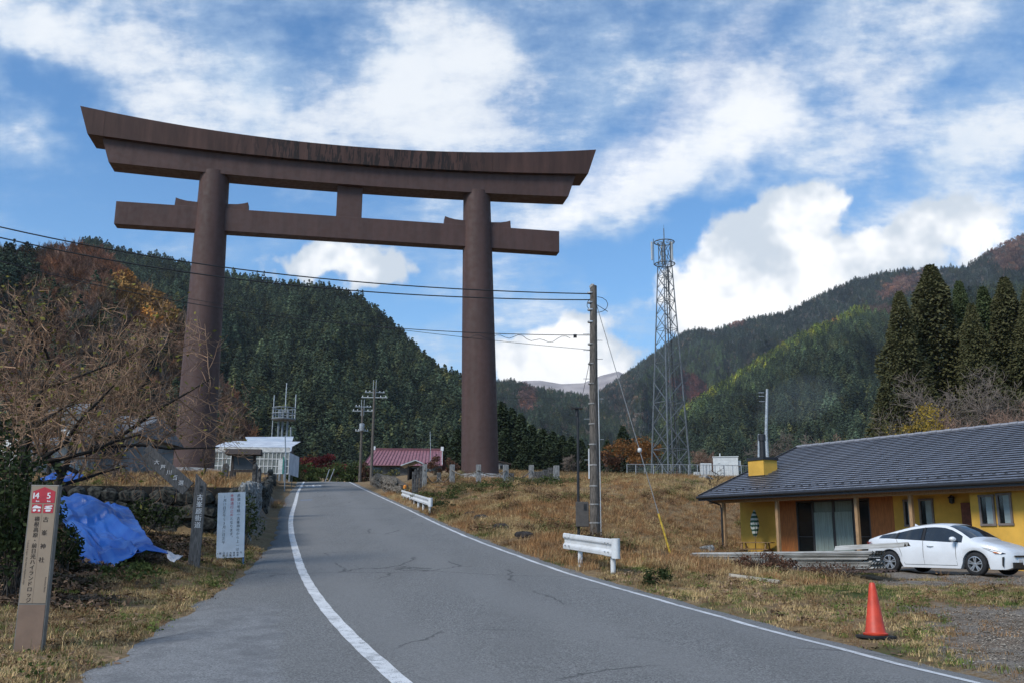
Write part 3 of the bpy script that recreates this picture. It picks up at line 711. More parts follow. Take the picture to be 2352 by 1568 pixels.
M_CONC = mat('concrete', (.31, .30, .285), .9, .22, 7, .3, 40)
M_POLE = mat('old_pole_concrete', (.125, .108, .092), .9, .25, 5, .3, 30, stretch=(5, 5, .8))
M_BLACK = mat('black_metal', (.018, .017, .018), .5, .2, 10)
M_BROWNBOX = mat('brown_painted_steel', (.085, .072, .062), .55, .1, 8)
M_WOODG = mat('grey_weathered_wood', (.135, .128, .122), .85, .25, 9, .4, 40, stretch=(7, 7, .7))
M_DARKWOOD = mat('dark_weathered_wood', (.055, .040, .033), .85, .3, 8, .4, 40, stretch=(6, 6, .8))
M_WIRE = mat('black_cable', (.012, .012, .013), .6, .1, 5)
M_YEL = mat('yellow_plastic', (.52, .34, .03), .5, .15, 8)

# ================================================================== the great gate
TB = Vector((-11.985, 65.2, 6.2)); TU = Vector((.98330, .18200, 0)); TANG = math.atan2(TU.y, TU.x)
torii = thing('torii_gate', TB, 'huge rust-brown steel shrine gate spanning the road', 'torii gate', rz=TANG)
SH = -.36
def pillar(x0, x1):
    mb = MB(); prof = []
    for i in range(15):
        u = i / 14; z = -.1 + 21.4 * u; r = 1.36 - .33 * u ** .9 + .03 * math.sin(math.pi * u); prof.append((x0 + (x1 - x0) * u, z, r))
    vs = []; n = 40
    for x, z, r in prof:
        for k in range(n): a = 2 * math.pi * k / n; vs.append((x + r * math.cos(a), r * math.sin(a), z))
    mb.add(vs, [(i * n + k, i * n + (k + 1) % n, (i + 1) * n + (k + 1) % n, (i + 1) * n + k) for i in range(14) for k in range(n)])
    return mb.build('pillar', M_STEEL, torii, smooth=True)
pillar(-9.84, -9.96); pillar(9.92, 9.36)
mb = MB(); mb.box((SH + .02, 0, 17.71), (32.15, 1.0, 1.70)); mb.build('tie_beam', M_STEEL, torii, bevel=.03)
def sweep(name, half_t, half_b, zt, zb, dt, db, ridge, mtl, x0=None, x1=None, n=40):
    """upswept beam: half lengths and half depths at top and bottom, curved top and bottom lines"""
    a, b = (x0 if x0 is not None else -half_t, x1 if x1 is not None else half_t); mb = MB(); vs = []
    for i in range(n + 1):
        x = a + (b - a) * i / n
        def end(h):  # slanted ends
            return max(-h, min(h, x)) if abs(x) > h else x
        xb = x if abs(x) < half_b * .97 else math.copysign(half_b * .97 + (abs(x) - half_b * .97) * (half_b * .03) / (half_t - half_b * .97), x)
        ring = [(xb, -db, zb(xb)), (x, -dt, zt(x)), (x, 0, zt(x) + ridge), (x, dt, zt(x)), (xb, db, zb(xb))] if ridge else [(xb, -db, zb(xb)), (x, -dt, zt(x)), (x, dt, zt(x)), (xb, db, zb(xb))]
        vs += [(q[0] + SH, q[1], q[2]) for q in ring]
    k = len(ring); fs = [(i * k + j, (i + 1) * k + j, (i + 1) * k + (j + 1) % k, i * k + (j + 1) % k) for i in range(n) for j in range(k)]
    fs += [tuple(range(k)), tuple(n * k + j for j in range(k - 1, -1, -1))]
    return mb.add(vs, fs).build(name, mtl, torii)
zkt = lambda x: 23.72 + .0039 * x * x; zkb = lambda x: 22.42 + .0021 * x * x
zst = lambda x: 22.40 + .0021 * x * x; zsb = lambda x: 20.93 + .0012 * x * x
cuts = [-18.85, -17.15, -3.75, 8.05, 10.7, 18.85]
kas = [sweep('top_beam_section', 18.85, 18.22, zkt, zkb, 1.42, 1.28, .45, M_STREAK, a + (.012 if i else 0), b, 14) for i, (a, b) in enumerate(zip(cuts[:-1], cuts[1:]))]
sweep('lintel_beam', 17.3, 16.72, zst, zsb, .92, .90, 0, M_STEEL)
mb = MB(); mb.box((SH + .15, 0, 19.76), (1.86, .9, 2.45)); mb.build('centre_strut', M_STEEL, torii, bevel=.02)
for s, px_ in ((-1, -9.95), (1, 9.42)):
    for side in (-1, 1):
        mb = MB(); xa = px_ + side * 1.0; xb = px_ + side * 2.50; top = [(xa, 18.55)]
        pts = [(xa, 18.93), (xa + (xb - xa) * .5, 18.97), (xa + (xb - xa) * .8, 19.06), (xb + side * .0, 19.16), (xb + side * .05, 18.5), (xa, 18.5)]
        mb.prism(pts, -.42, .42, Matrix(((1, 0, 0, 0), (0, 0, 1, 0), (0, 1, 0, 0), (0, 0, 0, 1)))); mb.build('wedge', M_STEEL, torii)
for x, dz in ((-9.84, 0), (9.92, 0)):
    mb = MB(); mb.lathe([(2.15, -1.5), (2.15, -.42), (2.05, -.22), (1.75, -.06), (1.30, .0)], 36, Matrix.Translation((x, 0, 0))); mb.build('base_stone', M_STONE, torii, smooth=True, auto=40)

# stone posts and ropes round the near foot of the gate
def zx(X, Y_): return ((1200 + X / 2.94) * .728, (1350 + Y_ / 2.94) * .728)
posts = [  # X centre, top, bottom (in the enlarged view), width, distance, dark?
 (414, 332, 530, 44, 55, 0, 'tall pale stone post at the corner nearest the small white-roofed shed'), (377, 346, 536, 24, 54.2, 1, 'dark stone post, second in the stepped row left of the gate foot'), (350, 366, 545, 20, 53.4, 1, 'dark stone post, third in the stepped row left of the gate foot'),
 (329, 381, 546, 18, 52.6, 1, 'dark stone post, fourth in the stepped row left of the gate foot'), (309, 402, 549, 18, 51.8, 1, 'shortest dark stone post, at the low end of the stepped row'),
 (546, 410, 520, 42, 60, 1, 'short dark stone post holding the rope left of the gate foot'), (668, 336, 521, 44, 57, 0, 'pale stone post just left of the gate pillar foot'), (913, 336, 531, 46, 55.5, 0, 'pale stone post standing in front of the gate pillar foot'),
 (1163, 338, 527, 47, 56.5, 0, 'pale stone post just right of the gate pillar foot'), (1217, 416, 520, 42, 61, 1, 'short dark stone post right behind the pale post by the pillar'), (1398, 340, 500, 46, 62, 0, 'pale stone post at the left end of the roped row right of the gate'),
 (1436, 400, 515, 26, 61.6, 1, 'narrow dark stone post, first of the roped row right of the gate'), (1480, 398, 522, 48, 61, 1, 'dark stone post, second of the roped row right of the gate'), (1530, 383, 525, 48, 60.4, 1, 'dark stone post, third of the roped row right of the gate'),
 (1580, 364, 518, 48, 59.8, 1, 'dark stone post, fourth of the roped row right of the gate'), (1632, 345, 527, 52, 59, 0, 'pale stone post closing the roped row nearest the utility pole')]
tops = []
for X, t0, t1, wd, Y, dk, lab in posts:
    a = at(*zx(X, t0), Y); b = at(*zx(X, t1), Y); w_ = wd / 2.94 * .728 / FPX * Y; z0 = min(b.z, gz(b.x, Y)) - .15
    mb = MB(); mb.box((0, 0, (a.z - z0) / 2), (w_, .3, a.z - z0), taper=.96); o = mb.build('stone_post', M_STONE_D if dk else M_STONE_W, bevel=.02)
    o.location = (a.x, Y, z0); o.rotation_euler = (0, random.uniform(-.015, .015), TANG + random.uniform(-.1, .1)); tag(o, lab, 'stone post', 'stone posts round the gate foot'); tops.append(a)
def sag_pts(a, b, s, n=10): return [a.lerp(b, i / n) - Vector((0, 0, s * 4 * (i / n) * (1 - i / n))) for i in range(n + 1)]
M_ROPE = mat('grey_rope', (.20, .17, .14), .95, .3, 30)
for i, j, s, lab in ((0, 5, .5, 'slack grey rope from the corner post to the short dark post'), (5, 6, .45, 'slack grey rope left of the gate pillar foot'), (6, 7, .28, 'grey rope across the front of the gate pillar foot, left half'), (7, 8, .28, 'grey rope across the front of the gate pillar foot, right half'), (8, 10, .5, 'slack grey rope spanning the gap right of the gate pillar'), (11, 14, .35, 'looped grey rope hanging along the dark posts')):
    a = tops[i] - Vector((0, .2, .35)); b = tops[j] - Vector((0, .2, .35))
    tag(MB().tube(sag_pts(a, b, s), .035, 5).build('rope', M_ROPE), lab, 'rope', 'ropes round the gate foot')

# ================================================================== signs
def text_cells(mb, cells, M, size, step):
    """one column of upright characters; a two-figure number shares a cell"""
    y = 0
    for c in cells:
        if len(c) == 2:
            for k, ch in enumerate(c): write(mb, ch, M @ Matrix.Translation(((k - .5) * size * .5, y, 0)) @ Matrix.Diagonal((.62, 1, 1, 1)), size, True)
        else: write(mb, c, M @ Matrix.Translation((0, y, 0)), size, True)
        y -= step
FACE = Matrix(((1, 0, 0, 0), (0, 0, -1, 0), (0, 1, 0, 0), (0, 0, 0, 1)))     # x right, y up, facing -Y
# brown guide post
_h = hit(66, 1500).y; g = at(66, 1500, _h); gzv = gz(g.x, g.y); H = at(99, 1113, _h).z - gzv
sg = thing('guide_sign', (g.x, g.y, gzv), 'tall narrow tan guide board with red distance panel in the verge grass', 'sign', rot=(0, R(-.2), R(3)))
M_TAN = mat('tan_sign_panel', (.31, .235, .165), .6, .05, 3); M_TAN2 = mat('brown_sign_panel', (.225, .145, .100), .6, .08, 3); M_INK = mat('dark_brown_ink', (.035, .020, .014), .7, .1, 20)
M_REDP = mat('red_sign_print', (.46, .028, .045), .5, .08, 10); M_WP = mat('white_print', (.74, .74, .74), .6, .05, 10); M_FRAME = mat('grey_sign_frame', (.20, .185, .165), .5, .1, 6, metal=.3)
MB().box((0, 0, H / 2 - .1), (.322, .085, H + .2)).build('frame', M_FRAME, sg, bevel=.006)
MB().box((0, -.0445, H * (1 - .358)), (.292, .006, H * .700)).build('upper_panel', M_TAN, sg); MB().box((0, -.0445, H * .142), (.292, .006, H * .282)).build('lower_panel', M_TAN2, sg)
fy = -.0485
def FM(x, z, y=fy): return Matrix.Translation((x, y, z)) @ FACE
zt_ = lambda f: H * (1 - f)
mb = MB(); mb.prism([(-.128, zt_(.110)), (.128, zt_(.110)), (.128, zt_(.040)), (0, zt_(.012)), (-.128, zt_(.040))], 0, .002, Matrix.Translation((0, fy, 0)) @ FACE); arrow = mb.build('arrow_panel', M_REDP, sg)
mb = MB(); s = .092
write(mb, '14', FM(-.119, zt_(.083), fy - .004), .098, bold=.006); write(mb, '5', FM(.036, zt_(.083), fy - .004), .098, bold=.006)
write(mb, 'km', FM(-.082, zt_(.104), fy - .004), .030, bold=.003); write(mb, 'km', FM(.045, zt_(.104), fy - .004), .030, bold=.003); tag(mb.build('distance_figures', M_WP, sg), kind='stuff')
for cx_ in (-.066, .066):
    pc = MB().box((cx_, fy, zt_(.1445)), (.112, .003, H * .053)).build('pictogram_panel', M_REDP, sg)
    mb = MB()
    if cx_ < 0: polys = [[(-.05, .012), (-.03, .035), (-.005, .040), (.02, .028), (.05, .020), (.05, .004), (-.05, .002)], [(-.045, -.012), (-.01, -.005), (.0, -.02), (-.02, -.035), (-.04, -.035)], [(.018, -.012), (.045, -.012), (.045, -.034), (.018, -.034)]]
    else: polys = [[(-.05, .03), (.045, .04), (.05, .026), (-.02, .018)], [(-.048, .008), (-.015, .022), (.04, .012), (.045, -.002), (-.045, -.004)], [(-.03, -.012), (.035, -.010), (.025, -.036), (-.028, -.036)]]
    for pl_ in polys: mb.prism([(a * .95, b * .95) for a, b in pl_], 0, .001, Matrix.Translation((cx_, fy - .003, zt_(.1445))) @ FACE)
    mb.build('pictogram', M_WP, pc)
mb = MB()
for i, ch in enumerate('古峯神社'): write(mb, ch, FM(.048, zt_(.210 + .0805 * i), fy - .001), .066, True, bold=.003)
for i, ch in enumerate('横根高原・前日光ハイランドロッジ'): write(mb, {'ー': 'ー'}.get(ch, ch), FM(-.050, zt_(.207 + .0322 * i), fy - .001), .060, True, bold=.003)
VT = FM(0, 0) @ Matrix.Rotation(R(-90), 4, 'Z')
write(mb, 'Furumine Shrine', Matrix.Translation((.112, fy - .001, zt_(.555))) @ FACE @ Matrix.Rotation(R(-90), 4, 'Z'), .026)
write(mb, 'Yokone Kogen  Mae-Nikko Highland Lodge', Matrix.Translation((-.128, fy - .001, zt_(.335))) @ FACE @ Matrix.Rotation(R(-90), 4, 'Z'), .026, step=1.06)
tag(mb.build('lettering', M_INK, sg), kind='stuff'); MB().box((-.002, fy, zt_(.445)), (.002, .001, H * .53)).build('divider_line', M_TAN2, sg)

# white winter-closure board
SY = hit(528, 1291).y; g = at(528, 1291, SY); bz = gz(g.x, g.y)
ws = thing('notice_sign', (g.x, g.y, bz), 'white upright notice board with black and red writing on blue legs', 'sign', rot=(R(-3), R(-3), R(4)))
zc = at(528, 1280, SY).z - bz; bh, bw = 1.37 * SY / 20, .575 * SY / 20
M_BOARD = mat('white_sign_board', (.60, .66, .72), .45, .04, 4); M_BLUEP = mat('blue_paint_post', (.05, .17, .42), .5, .2, 9); M_INKB = mat('black_ink', (.012, .012, .014), .6, .1, 20); M_INKR = mat('red_ink', (.55, .03, .04), .6, .1, 20)
MB().box((0, 0, zc + bh / 2), (bw, .02, bh)).build('board', M_BOARD, ws, bevel=.003)
for sx in (-1, 1): MB().box((sx * (bw / 2 - .018), .025, (zc + bh * .8) / 2 - .15), (.034, .028, zc + bh * .8 + .3)).build('leg', M_BLUEP, ws)
fy2 = -.0125
def WM(fx, fz): return Matrix.Translation((-bw / 2 + bw * fx, fy2, zc + bh * (1 - fz))) @ FACE
mb = MB(); sz, stp = .074 * SY / 20, .0803 * SY / 20
text_cells(mb, ['県', '道', '58', '号', '線', '（', '古', '峯', '神', '社', 'か', 'ら', '上', '）', 'は'], WM(.765, .052), sz, stp)
text_cells(mb, ['と', 'な', 'り', 'ま', 'す', '。'], WM(.52, .052 + 6 * stp / bh), sz, stp)
text_cells(mb, ['1', '月', '17', '日', '正', '午', '〜', '3', '月', '21', '日', '正', '午'], WM(.25, .060), sz, stp)
for k, ch in enumerate('鹿沼土木事務所'): write(mb, ch, WM(.145 + .125 * k, .925), .046 * SY / 20, True)
for k, ch in enumerate('鹿沼警察署'): write(mb, ch, WM(.27 + .125 * k, .962), .046 * SY / 20, True)
tag(mb.build('black_lettering', M_INKB, ws), kind='stuff')
mb = MB(); text_cells(mb, list('冬期通行止め'), WM(.52, .052), sz, stp); tag(mb.build('red_lettering', M_INKR, ws), kind='stuff')

# grey wooden finger post
PYD = hit(445, 1299).y; g = at(445, 1299, PYD); bz = gz(g.x, g.y); wp = thing('wooden_signpost', (g.x, g.y, bz), 'grey weathered timber signpost with a slanting arm and white lettering', 'signpost', rot=(0, R(.6), R(12)))
hp = at(446, 1097, PYD).z - bz; pw = .235 * PYD / 20.3
mb = MB(); mb.prism([(-pw / 2, -.2), (pw / 2, -.2), (pw / 2, hp - .12), (-pw / 2, hp + .10)], -.06, .06, Matrix(((1, 0, 0, 0), (0, 0, 1, 0), (0, 1, 0, 0), (0, 0, 0, 1)))); post = mb.build('post', M_WOODG, wp, bevel=.008)
a0 = at(432, 1122, PYD) - Vector((g.x, g.y, bz)); a1 = at(338, 1040, PYD) - Vector((g.x, g.y, bz)); ad = (a1 - a0).normalized()
up = Vector((0, 1, 0)).cross(ad) * -1
if up.z < 0: up = -up
for k, lab in ((-1, 'lower'), (1, 'upper')):
    MB().bar(a0 + up * (k * .084), a1 + up * (k * .084) + ad * (.03 * k), .10, .160, up).build('arm_board', M_WOODG, wp, bevel=.006)
mb = MB(); ang = math.atan2(ad.z, ad.x)
for i, ch in enumerate('大芦川百選'):
    q = a1.lerp(a0, .28 + i * .14) + Vector((0, -.064, 0)); write(mb, ch, Matrix.Translation(q) @ FACE @ Matrix.Translation((0, 0, 0)), .115, True)
for i, ch in enumerate('古峯原街道'): write(mb, ch, Matrix.Translation((.01, -.064, (at(446, 1141 + 15.8 * i, PYD).z - bz))) @ FACE, .135, True, bold=.004)
tag(mb.build('lettering', M_WP, wp), kind='stuff')
for zz in (1117, 1125): MB().box((.02, -.065, at(446, zz, PYD).z - bz), (.05, .01, .05)).build('bolt_plate', M_BLACK, wp)
g = on(at(460, 1245, PYD + .5).x, PYD + .5); mb = MB(); mb.tube([(0, 0, -.1), (0, 0, at(460, 1222, PYD + .5).z - g.z)], .018, 6); o = mb.build('survey_stake', mat('pink_stake', (.62, .10, .13), .6, .1, 10)); o.location = g; tag(o, 'pink survey stake just right of the timber signpost', 'stake')

# roofed notice board and dark stone tablets on the terrace
def zq(X, Y_): return ((600 + X / 5.228) * .728, (1380 + Y_ / 5.228) * .728)
nb = at(*zq(860, 690), 40); nbz = gz(nb.x, nb.y); nbd = thing('notice_board', (nb.x, nb.y, nbz), 'dark roofed notice board on two wooden legs above the stone wall', 'notice board', rz=R(8))
def lz(X, Y_, Y): return at(*zq(X, Y_), Y).z - nbz
w_ = (1000 - 690) / 5.228 * .728 / FPX * 40; top = lz(860, 300, 40); bot = lz(860, 520, 40)
M_SLATE = mat('blank_dark_panel', (.045, .050, .056), .5, .15, 3)
MB().box((0, 0, (top + bot) / 2), (w_, .06, top - bot)).build('panel', M_SLATE, nbd)
for sx in (-1, 1): MB().box((sx * (w_ / 2 + .05), 0, (top + .1) / 2 - .15), (.11, .11, top + .4)).build('leg', M_DARKWOOD, nbd)
MB().box((0, 0, bot - .06), (w_ + .1, .10, .1)).build('rail', M_DARKWOOD, nbd)
mb = MB(); rw = w_ / 2 + .34; mb.prism([(-.42, top + .04), (.42, top + .04), (.12, top + .30), (-.12, top + .30)], -rw, rw, Matrix(((0, 0, 1, 0), (1, 0, 0, 0), (0, 1, 0, 0), (0, 0, 0, 1)))); mb.build('roof', M_DARKWOOD, nbd, bevel=.02)
for X, t0, t1, wd, Y, lab in ((592, 415, 690, 95, 42, 'broad dark stone tablet left of the roofed notice board'), (705, 530, 695, 85, 41.4, 'low dark stone block beside the left leg of the notice board'), (1080, 425, 760, 66, 38.6, 'tall dark stone tablet right of the roofed notice board'), (1148, 490, 775, 52, 38.2, 'slimmer dark stone tablet at the terrace corner, right of the tall one')):
    a = at(*zq(X, t0), Y); z0 = min(at(*zq(X, t1), Y).z, gz(a.x, Y)) - .2; ww = wd / 5.228 * .728 / FPX * Y; h = a.z - z0; mb = MB()
    mb.prism([(-ww / 2, 0), (ww / 2, 0), (ww / 2, h * .93), (ww * .2, h), (-ww * .35, h * .97), (-ww / 2, h * .9)], -.14, .14, Matrix(((1, 0, 0, 0), (0, 0, 1, 0), (0, 1, 0, 0), (0, 0, 0, 1)))); o = mb.build('stone_tablet', M_STONE_D, bevel=.03)
    o.location = (a.x, Y, z0); o.rotation_euler = (0, 0, R(random.uniform(0, 25))); tag(o, lab, 'stone tablet', 'dark stone tablets on the terrace')

# ================================================================== poles and cables
def pole_thing(name, px, y0, y1, Y, r0, r1, mtl, label, cat='pole', lean=0.0, base=None, n=14):
    b = at(px, y1, Y); z0 = gz(b.x, Y) if base is None else base; tp = at(px + lean, y0, Y); o = thing(name, (b.x, Y, z0), label, cat)
    MB().tube([(0, 0, -.3), (0, 0, (tp.z - z0) * .5), (tp.x - b.x, 0, tp.z - z0)], [r0, (r0 + r1) / 2, r1], n).build('shaft', mtl, o, smooth=True, auto=40)
    return o, tp.z - z0, (b.x, Y, z0)
up_, uh, ub = pole_thing('utility_pole', 1367, 657, 1228, 28, .155, .105, M_POLE, 'weathered concrete utility pole behind the near guardrail', lean=-4)
UB = Vector(ub)
for f in (.06, .13, .2, .28, .36, .44, .52, .6, .68, .76, .85, .9, .93, .97):
    r = .155 - .05 * f + .006; x = -.05 * f; MB().tube([(x, 0, uh * f - .02), (x, 0, uh * f + .02)], r, 14).build('band', M_GALV if f > .8 else M_CONC, up_)
for i, f in enumerate((.30, .38, .46, .54, .62, .70, .735, .775, .80)):
    s = 1 if i % 2 else -1; MB().tube([(s * .10, 0, uh * f), (s * .30, 0, uh * f)], .010, 5).build('step_bolt', M_GALV, up_)
MB().tube([(0, 0, uh - .02), (-.05, 0, uh + .03)], [.11, .06], 10).build('cap', M_CONC, up_)
MB().box((-.165, -.02, uh * .285), (.03, .09, .9)).build('cable_cover', M_WHITE, up_)
MB().tube([(.17, -.05, 0), (.16, -.05, uh * .3), (.14, -.05, uh * .62)], .014, 5).build('ground_wire', M_WHITE, up_)
loop = [at(1372 + 24 * math.sin(i * .5) * (1 if i < 13 else .6), 700 - 18 * math.cos(i * .5), 28) - UB for i in range(13)]
MB().tube(loop, .010, 5).build('coiled_cable', M_WIRE, up_)
MB().tube([at(1390, 712, 28) - UB, at(1396, 716, 28) - UB, at(1380, 706, 28) - UB, at(1370, 700, 28) - UB], .010, 5).build('coiled_cable', M_WIRE, up_)
def cable(pts, r, label, n=26, name='cable', m=M_WIRE, group='overhead cables'):
    """quadratic through three picture points with distances"""
    A_, B_, C_ = [at(*q) for q in pts]; tb = (pts[1][0] - pts[0][0]) / (pts[2][0] - pts[0][0]); out = []
    for i in range(n + 1):
        t = i / n; la = (t - tb) * (t - 1) / (tb * 1.0); lb = t * (t - 1) / (tb * (tb - 1)); lc = t * (t - tb) / (1 - tb); out.append(A_ * la + B_ * lb + C_ * lc)
    return tag(MB().tube(out, r, 6).build(name, m, smooth=True), label, 'cable', group)
cable([(-260, 455, 21.5), (560, 620, 25.2), (1357, 675, 28)], .017, 'topmost thick black cable running from the left edge to the utility pole')
cable([(-260, 478, 21.5), (560, 643, 25.2), (1357, 689, 28)], .017, 'second thick black cable just below the topmost one')
cable([(-260, 518, 21.5), (560, 716, 25.2), (1357, 770, 28)], .011, 'third black cable with a wavy end and small clamp by the pole')
cable([(-260, 540, 22.5), (700, 728, 25.6), (1357, 803, 28)], .007, 'thinnest lowest black cable reaching the pole below the others')
wav = [at(1060 + 10 * i, 773 + 4 * math.sin(i * 1.3) + (10 if 14 < i < 24 else 0) * math.sin((i - 14) * .31), 27 + i * .03) for i in range(26)]
tag(MB().tube(wav, .008, 5).build('cable', M_WIRE), 'wavy slack cable slung under the third cable near the pole', 'cable', 'overhead cables')
o = MB().box((0, 0, 0), (.10, .06, .10)).build('cable_clamp', M_BLACK); o.location = at(1321, 772, 28); tag(o, 'small black clamp hanging on the third cable by the pole', 'clamp')
# stay wire with its insulator and yellow guard
an = hit(1540, 1272); a_top = at(1370, 700, 28); gw = thing('stay_wire', an, 'slanting stay wire with white insulator and yellow guard right of the utility pole', 'stay wire')
L_ = lambda f: a_top.lerp(an, f) - an
MB().tube([L_(0), L_(.5), L_(1.01)], .0105, 6).build('wire', mat('dull_stay_wire', (.24, .245, .25), .6, .1, 5), gw); MB().tube([L_(.85), L_(1.0)], .030, 8).build('guard', M_YEL, gw)
q = L_(.605); MB().lathe([(.02, -.07), (.055, -.055), (.062, 0), (.055, .055), (.02, .07)], 12, Matrix.Translation(q)).build('insulator', M_WHITE, gw, smooth=True)
# black camera pole with its cabinet
lp, lh, lb = pole_thing('lamp_pole', 1329, 940, 1225, 27, .042, .036, M_BLACK, 'slim black pole with a small lamp head and brown cabinet', lean=-2)
MB().box((-.02, 0, lh + .04), (.34, .22, .035)).build('lamp_head', M_BLACK, lp); MB().tube([(-.02, 0, lh - .2), (-.02, 0, lh + .04)], .055, 8).build('collar', M_BLACK, lp)
LB = Vector(lb); c0 = at(1337, 1180, 26.9) - LB
cb = MB().box((c0.x, -.14, c0.z), (.36, .22, .70)).build('cabinet', M_BROWNBOX, lp, bevel=.012); MB().box((c0.x + .08, -.254, c0.z + .20), (.085, .01, .18)).build('meter_window', M_BLACK, cb)
cable([(1331, 935, 27), (1346, 870, 27.6), (1360, 800, 28)], .008, 'short thin cable rising from the black pole to the utility pole', 8)

# two service poles beyond the crest
def service_pole(px, y0, Y, label, arms):
    b = at(px, 1085, Y); z0 = 7.0; h = at(px, y0 + 20, Y).z - z0; o = thing('utility_pole', (b.x, Y, z0), label, 'pole', 'poles beyond the crest of the road')
    MB().tube([(0, 0, -1), (0, 0, h)], [.17, .11], 10).build('shaft', M_POLE, o, smooth=True, auto=50)
    for s in (-.14, .14): MB().tube([(s, 0, h - .8), (s, 0, at(px, y0, Y).z - z0)], .03, 6).build('top_rod', M_GALV, o)
    for dy_, half, sl in arms:
        z = at(px, y0 + dy_, Y).z - z0; a = MB().bar((-half, 0, z), (half, sl, z + sl * .1), .09, .09).build('crossarm', M_GALV, o)
        for k in (-.9, -.5, .5, .9): MB().lathe([(.03, .04), (.06, .1), (.04, .2)], 8, Matrix.Translation((half * k, sl * (k + 1) / 2, z))).build('insulator', M_WHITE, a)
    return o, z0, h
so, sz0, sh_ = service_pole(827, 917, 100, 'shorter timber-brown pole with a transformer beyond the road crest', [(26, 1.1, .3), (16, .8, .8), (72, .7, 0)])
MB().lathe([(.26, 0), (.28, .05), (.28, .75), (.2, .82)], 14, Matrix.Translation((.05, -.42, at(827, 990, 100).z - sz0))).build('transformer', M_GALV, so, smooth=True, auto=40)
service_pole(853, 872, 96, 'taller pole with stacked crossarms beside the red-roofed house', [(40, 1.35, 0), (28, 1.0, .6)])
cable([(853, 895, 96), (1000, 906, 80), (1330, 912, 95)], .012, 'hair-thin wire from the tall far pole towards the tower'); cable([(480, 985, 90), (650, 984, 95), (826, 990, 100)], .014, 'thin wire from the far left past the antenna mast to the shorter pole'); cable([(480, 1000, 90), (700, 1012, 95), (826, 1010, 100)], .014, 'lower thin wire crossing below the antenna mast')
pole_thing('flagpole', 988, 990, 1075, 108, .045, .035, M_GALV, 'thin bare pole in front of the red-roofed house', base=9.6)
o, h_, b_ = pole_thing('utility_pole', 1763, 893, 1060, 74, .16, .10, M_GALV, 'pale slender pole rising behind the house roof', lean=-1, base=6.5)
for f in (.86, .92, .96): MB().box((-.22, 0, h_ * f), (.44, .05, .05)).build('bracket', M_GALV, o)
pole_thing('utility_pole', 1743, 996, 1060, 70, .09, .08, M_GALV, 'short pale pole beside the black chimney flue', base=6.0)
cable([(1585, 907, 100), (1680, 905, 90), (1762, 903, 74)], .012, 'thin wire from the lattice tower to the pale slender pole'); cable([(1585, 965, 105), (1680, 960, 90), (1762, 955, 74)], .010, 'thin lower wire ending at the pale slender pole')

# ================================================================== guardrails
def wbeam(a, b, ht, out, label, posts_at, post_r=.057, cap_r=True, name='guardrail'):
    """corrugated beam from a to b (centres), face turned towards out"""
    a, b, out = Vector(a), Vector(b), Vector(out).normalized(); mid = (a + b) / 2; base = Vector((mid.x, mid.y, gz(mid.x, mid.y))); o = thing(name, base, label, 'guardrail', 'white guardrails along the road')
    prof = [(-.5, .02), (-.46, .055), (-.30, .065), (-.22, .06), (-.10, .005), (.10, .005), (.22, .06), (.30, .065), (.46, .055), (.5, .02)]
    def strip(p, q, sc=1.0, off=0.0, nm='beam'):
        vs = []
        for e in (p, q):
            for f, d in prof: vs.append(e + Vector((0, 0, f * ht * sc)) + out * (d * .9 + off) - base)
        for e in (p, q):
            for f, d in prof: vs.append(e + Vector((0, 0, f * ht * sc)) + out * (d * .9 + off - .008) - base)
        n = len(prof); fs = [(k, k + 1, n + k + 1, n + k) for k in range(n - 1)] + [(2 * n + k + 1, 2 * n + k, 3 * n + k, 3 * n + k + 1) for k in range(n - 1)]
        fs += [(0, n, 3 * n, 2 * n), (n - 1, 3 * n - 1, 4 * n - 1, 2 * n - 1)] + [(k + 1, k, 2 * n + k, 2 * n + k + 1) for k in range(n - 1)] + [(n + k, n + k + 1, 3 * n + k + 1, 3 * n + k) for k in range(n - 1)]
        return MB().add(vs, fs).build(nm, M_WHITE, o)
    d = (b - a).normalized(); strip(a, b); strip(a, a + d * .42, 1.03, .010, 'end_plate'); strip(b - d * .45, b - d * .05, 1.03, .010, 'end_plate')
    # rounded end wrapping back
    vs = []; n = 10; 
    for i in range(n + 1):
        th = math.pi * i / n; q = b + d * (.16 * math.sin(th)) + out * (.09 - .13 * (1 - math.cos(th)) * .8)
        for z in (-.56, .56): vs.append(q + Vector((0, 0, z * ht)) - base)
    MB().add(vs, [(2 * i, 2 * i + 1, 2 * i + 3, 2 * i + 2) for i in range(n)] + [tuple(range(0, 2 * n + 2, 2))[::-1], tuple(range(1, 2 * n + 2, 2))]).build('end_cap', M_WHITE, o, smooth=True, auto=50)
    for f in posts_at:
        q = a.lerp(b, f) - out * .07; z0 = gz(q.x, q.y); top = q.z + ht * .4
        MB().tube([Vector((q.x, q.y, z0 - .3)) - base, Vector((q.x, q.y, top)) - base], post_r, 12).build('post', M_WHITE, o, smooth=True, auto=50)
    bl = MB()
    for f in (.06, .14, .87, .93):
        for z in (-.25, .25): bl.tube([a.lerp(b, f) + Vector((0, 0, z * ht)) + out * .07 - base, a.lerp(b, f) + Vector((0, 0, z * ht)) + out * .098 - base], .014, 6)
    tag(bl.build('bolt_heads', M_GALV, o), kind='stuff'); return o
wbeam(at(1298, 1241, 23.8), at(1412, 1258, 21.0), .385, (-.85, -.5, 0), 'short white guardrail in front of the utility pole', (.28, .92))
wbeam(at(924, 1131, 58), at(988, 1152, 43.6), .36, (-.95, -.25, 0), 'white guardrail on many posts beside the road below the gate', (.03, .17, .31, .46, .61, .77, .96))
o = MB().lathe([(.01, -.12), (.10, -.10), (.11, .05), (.05, .12), (.01, .13)], 10).build('reflector', mat('orange_plastic', (.72, .25, .03), .5, .1, 8)); q = at(930, 1117, 57); o.location = q
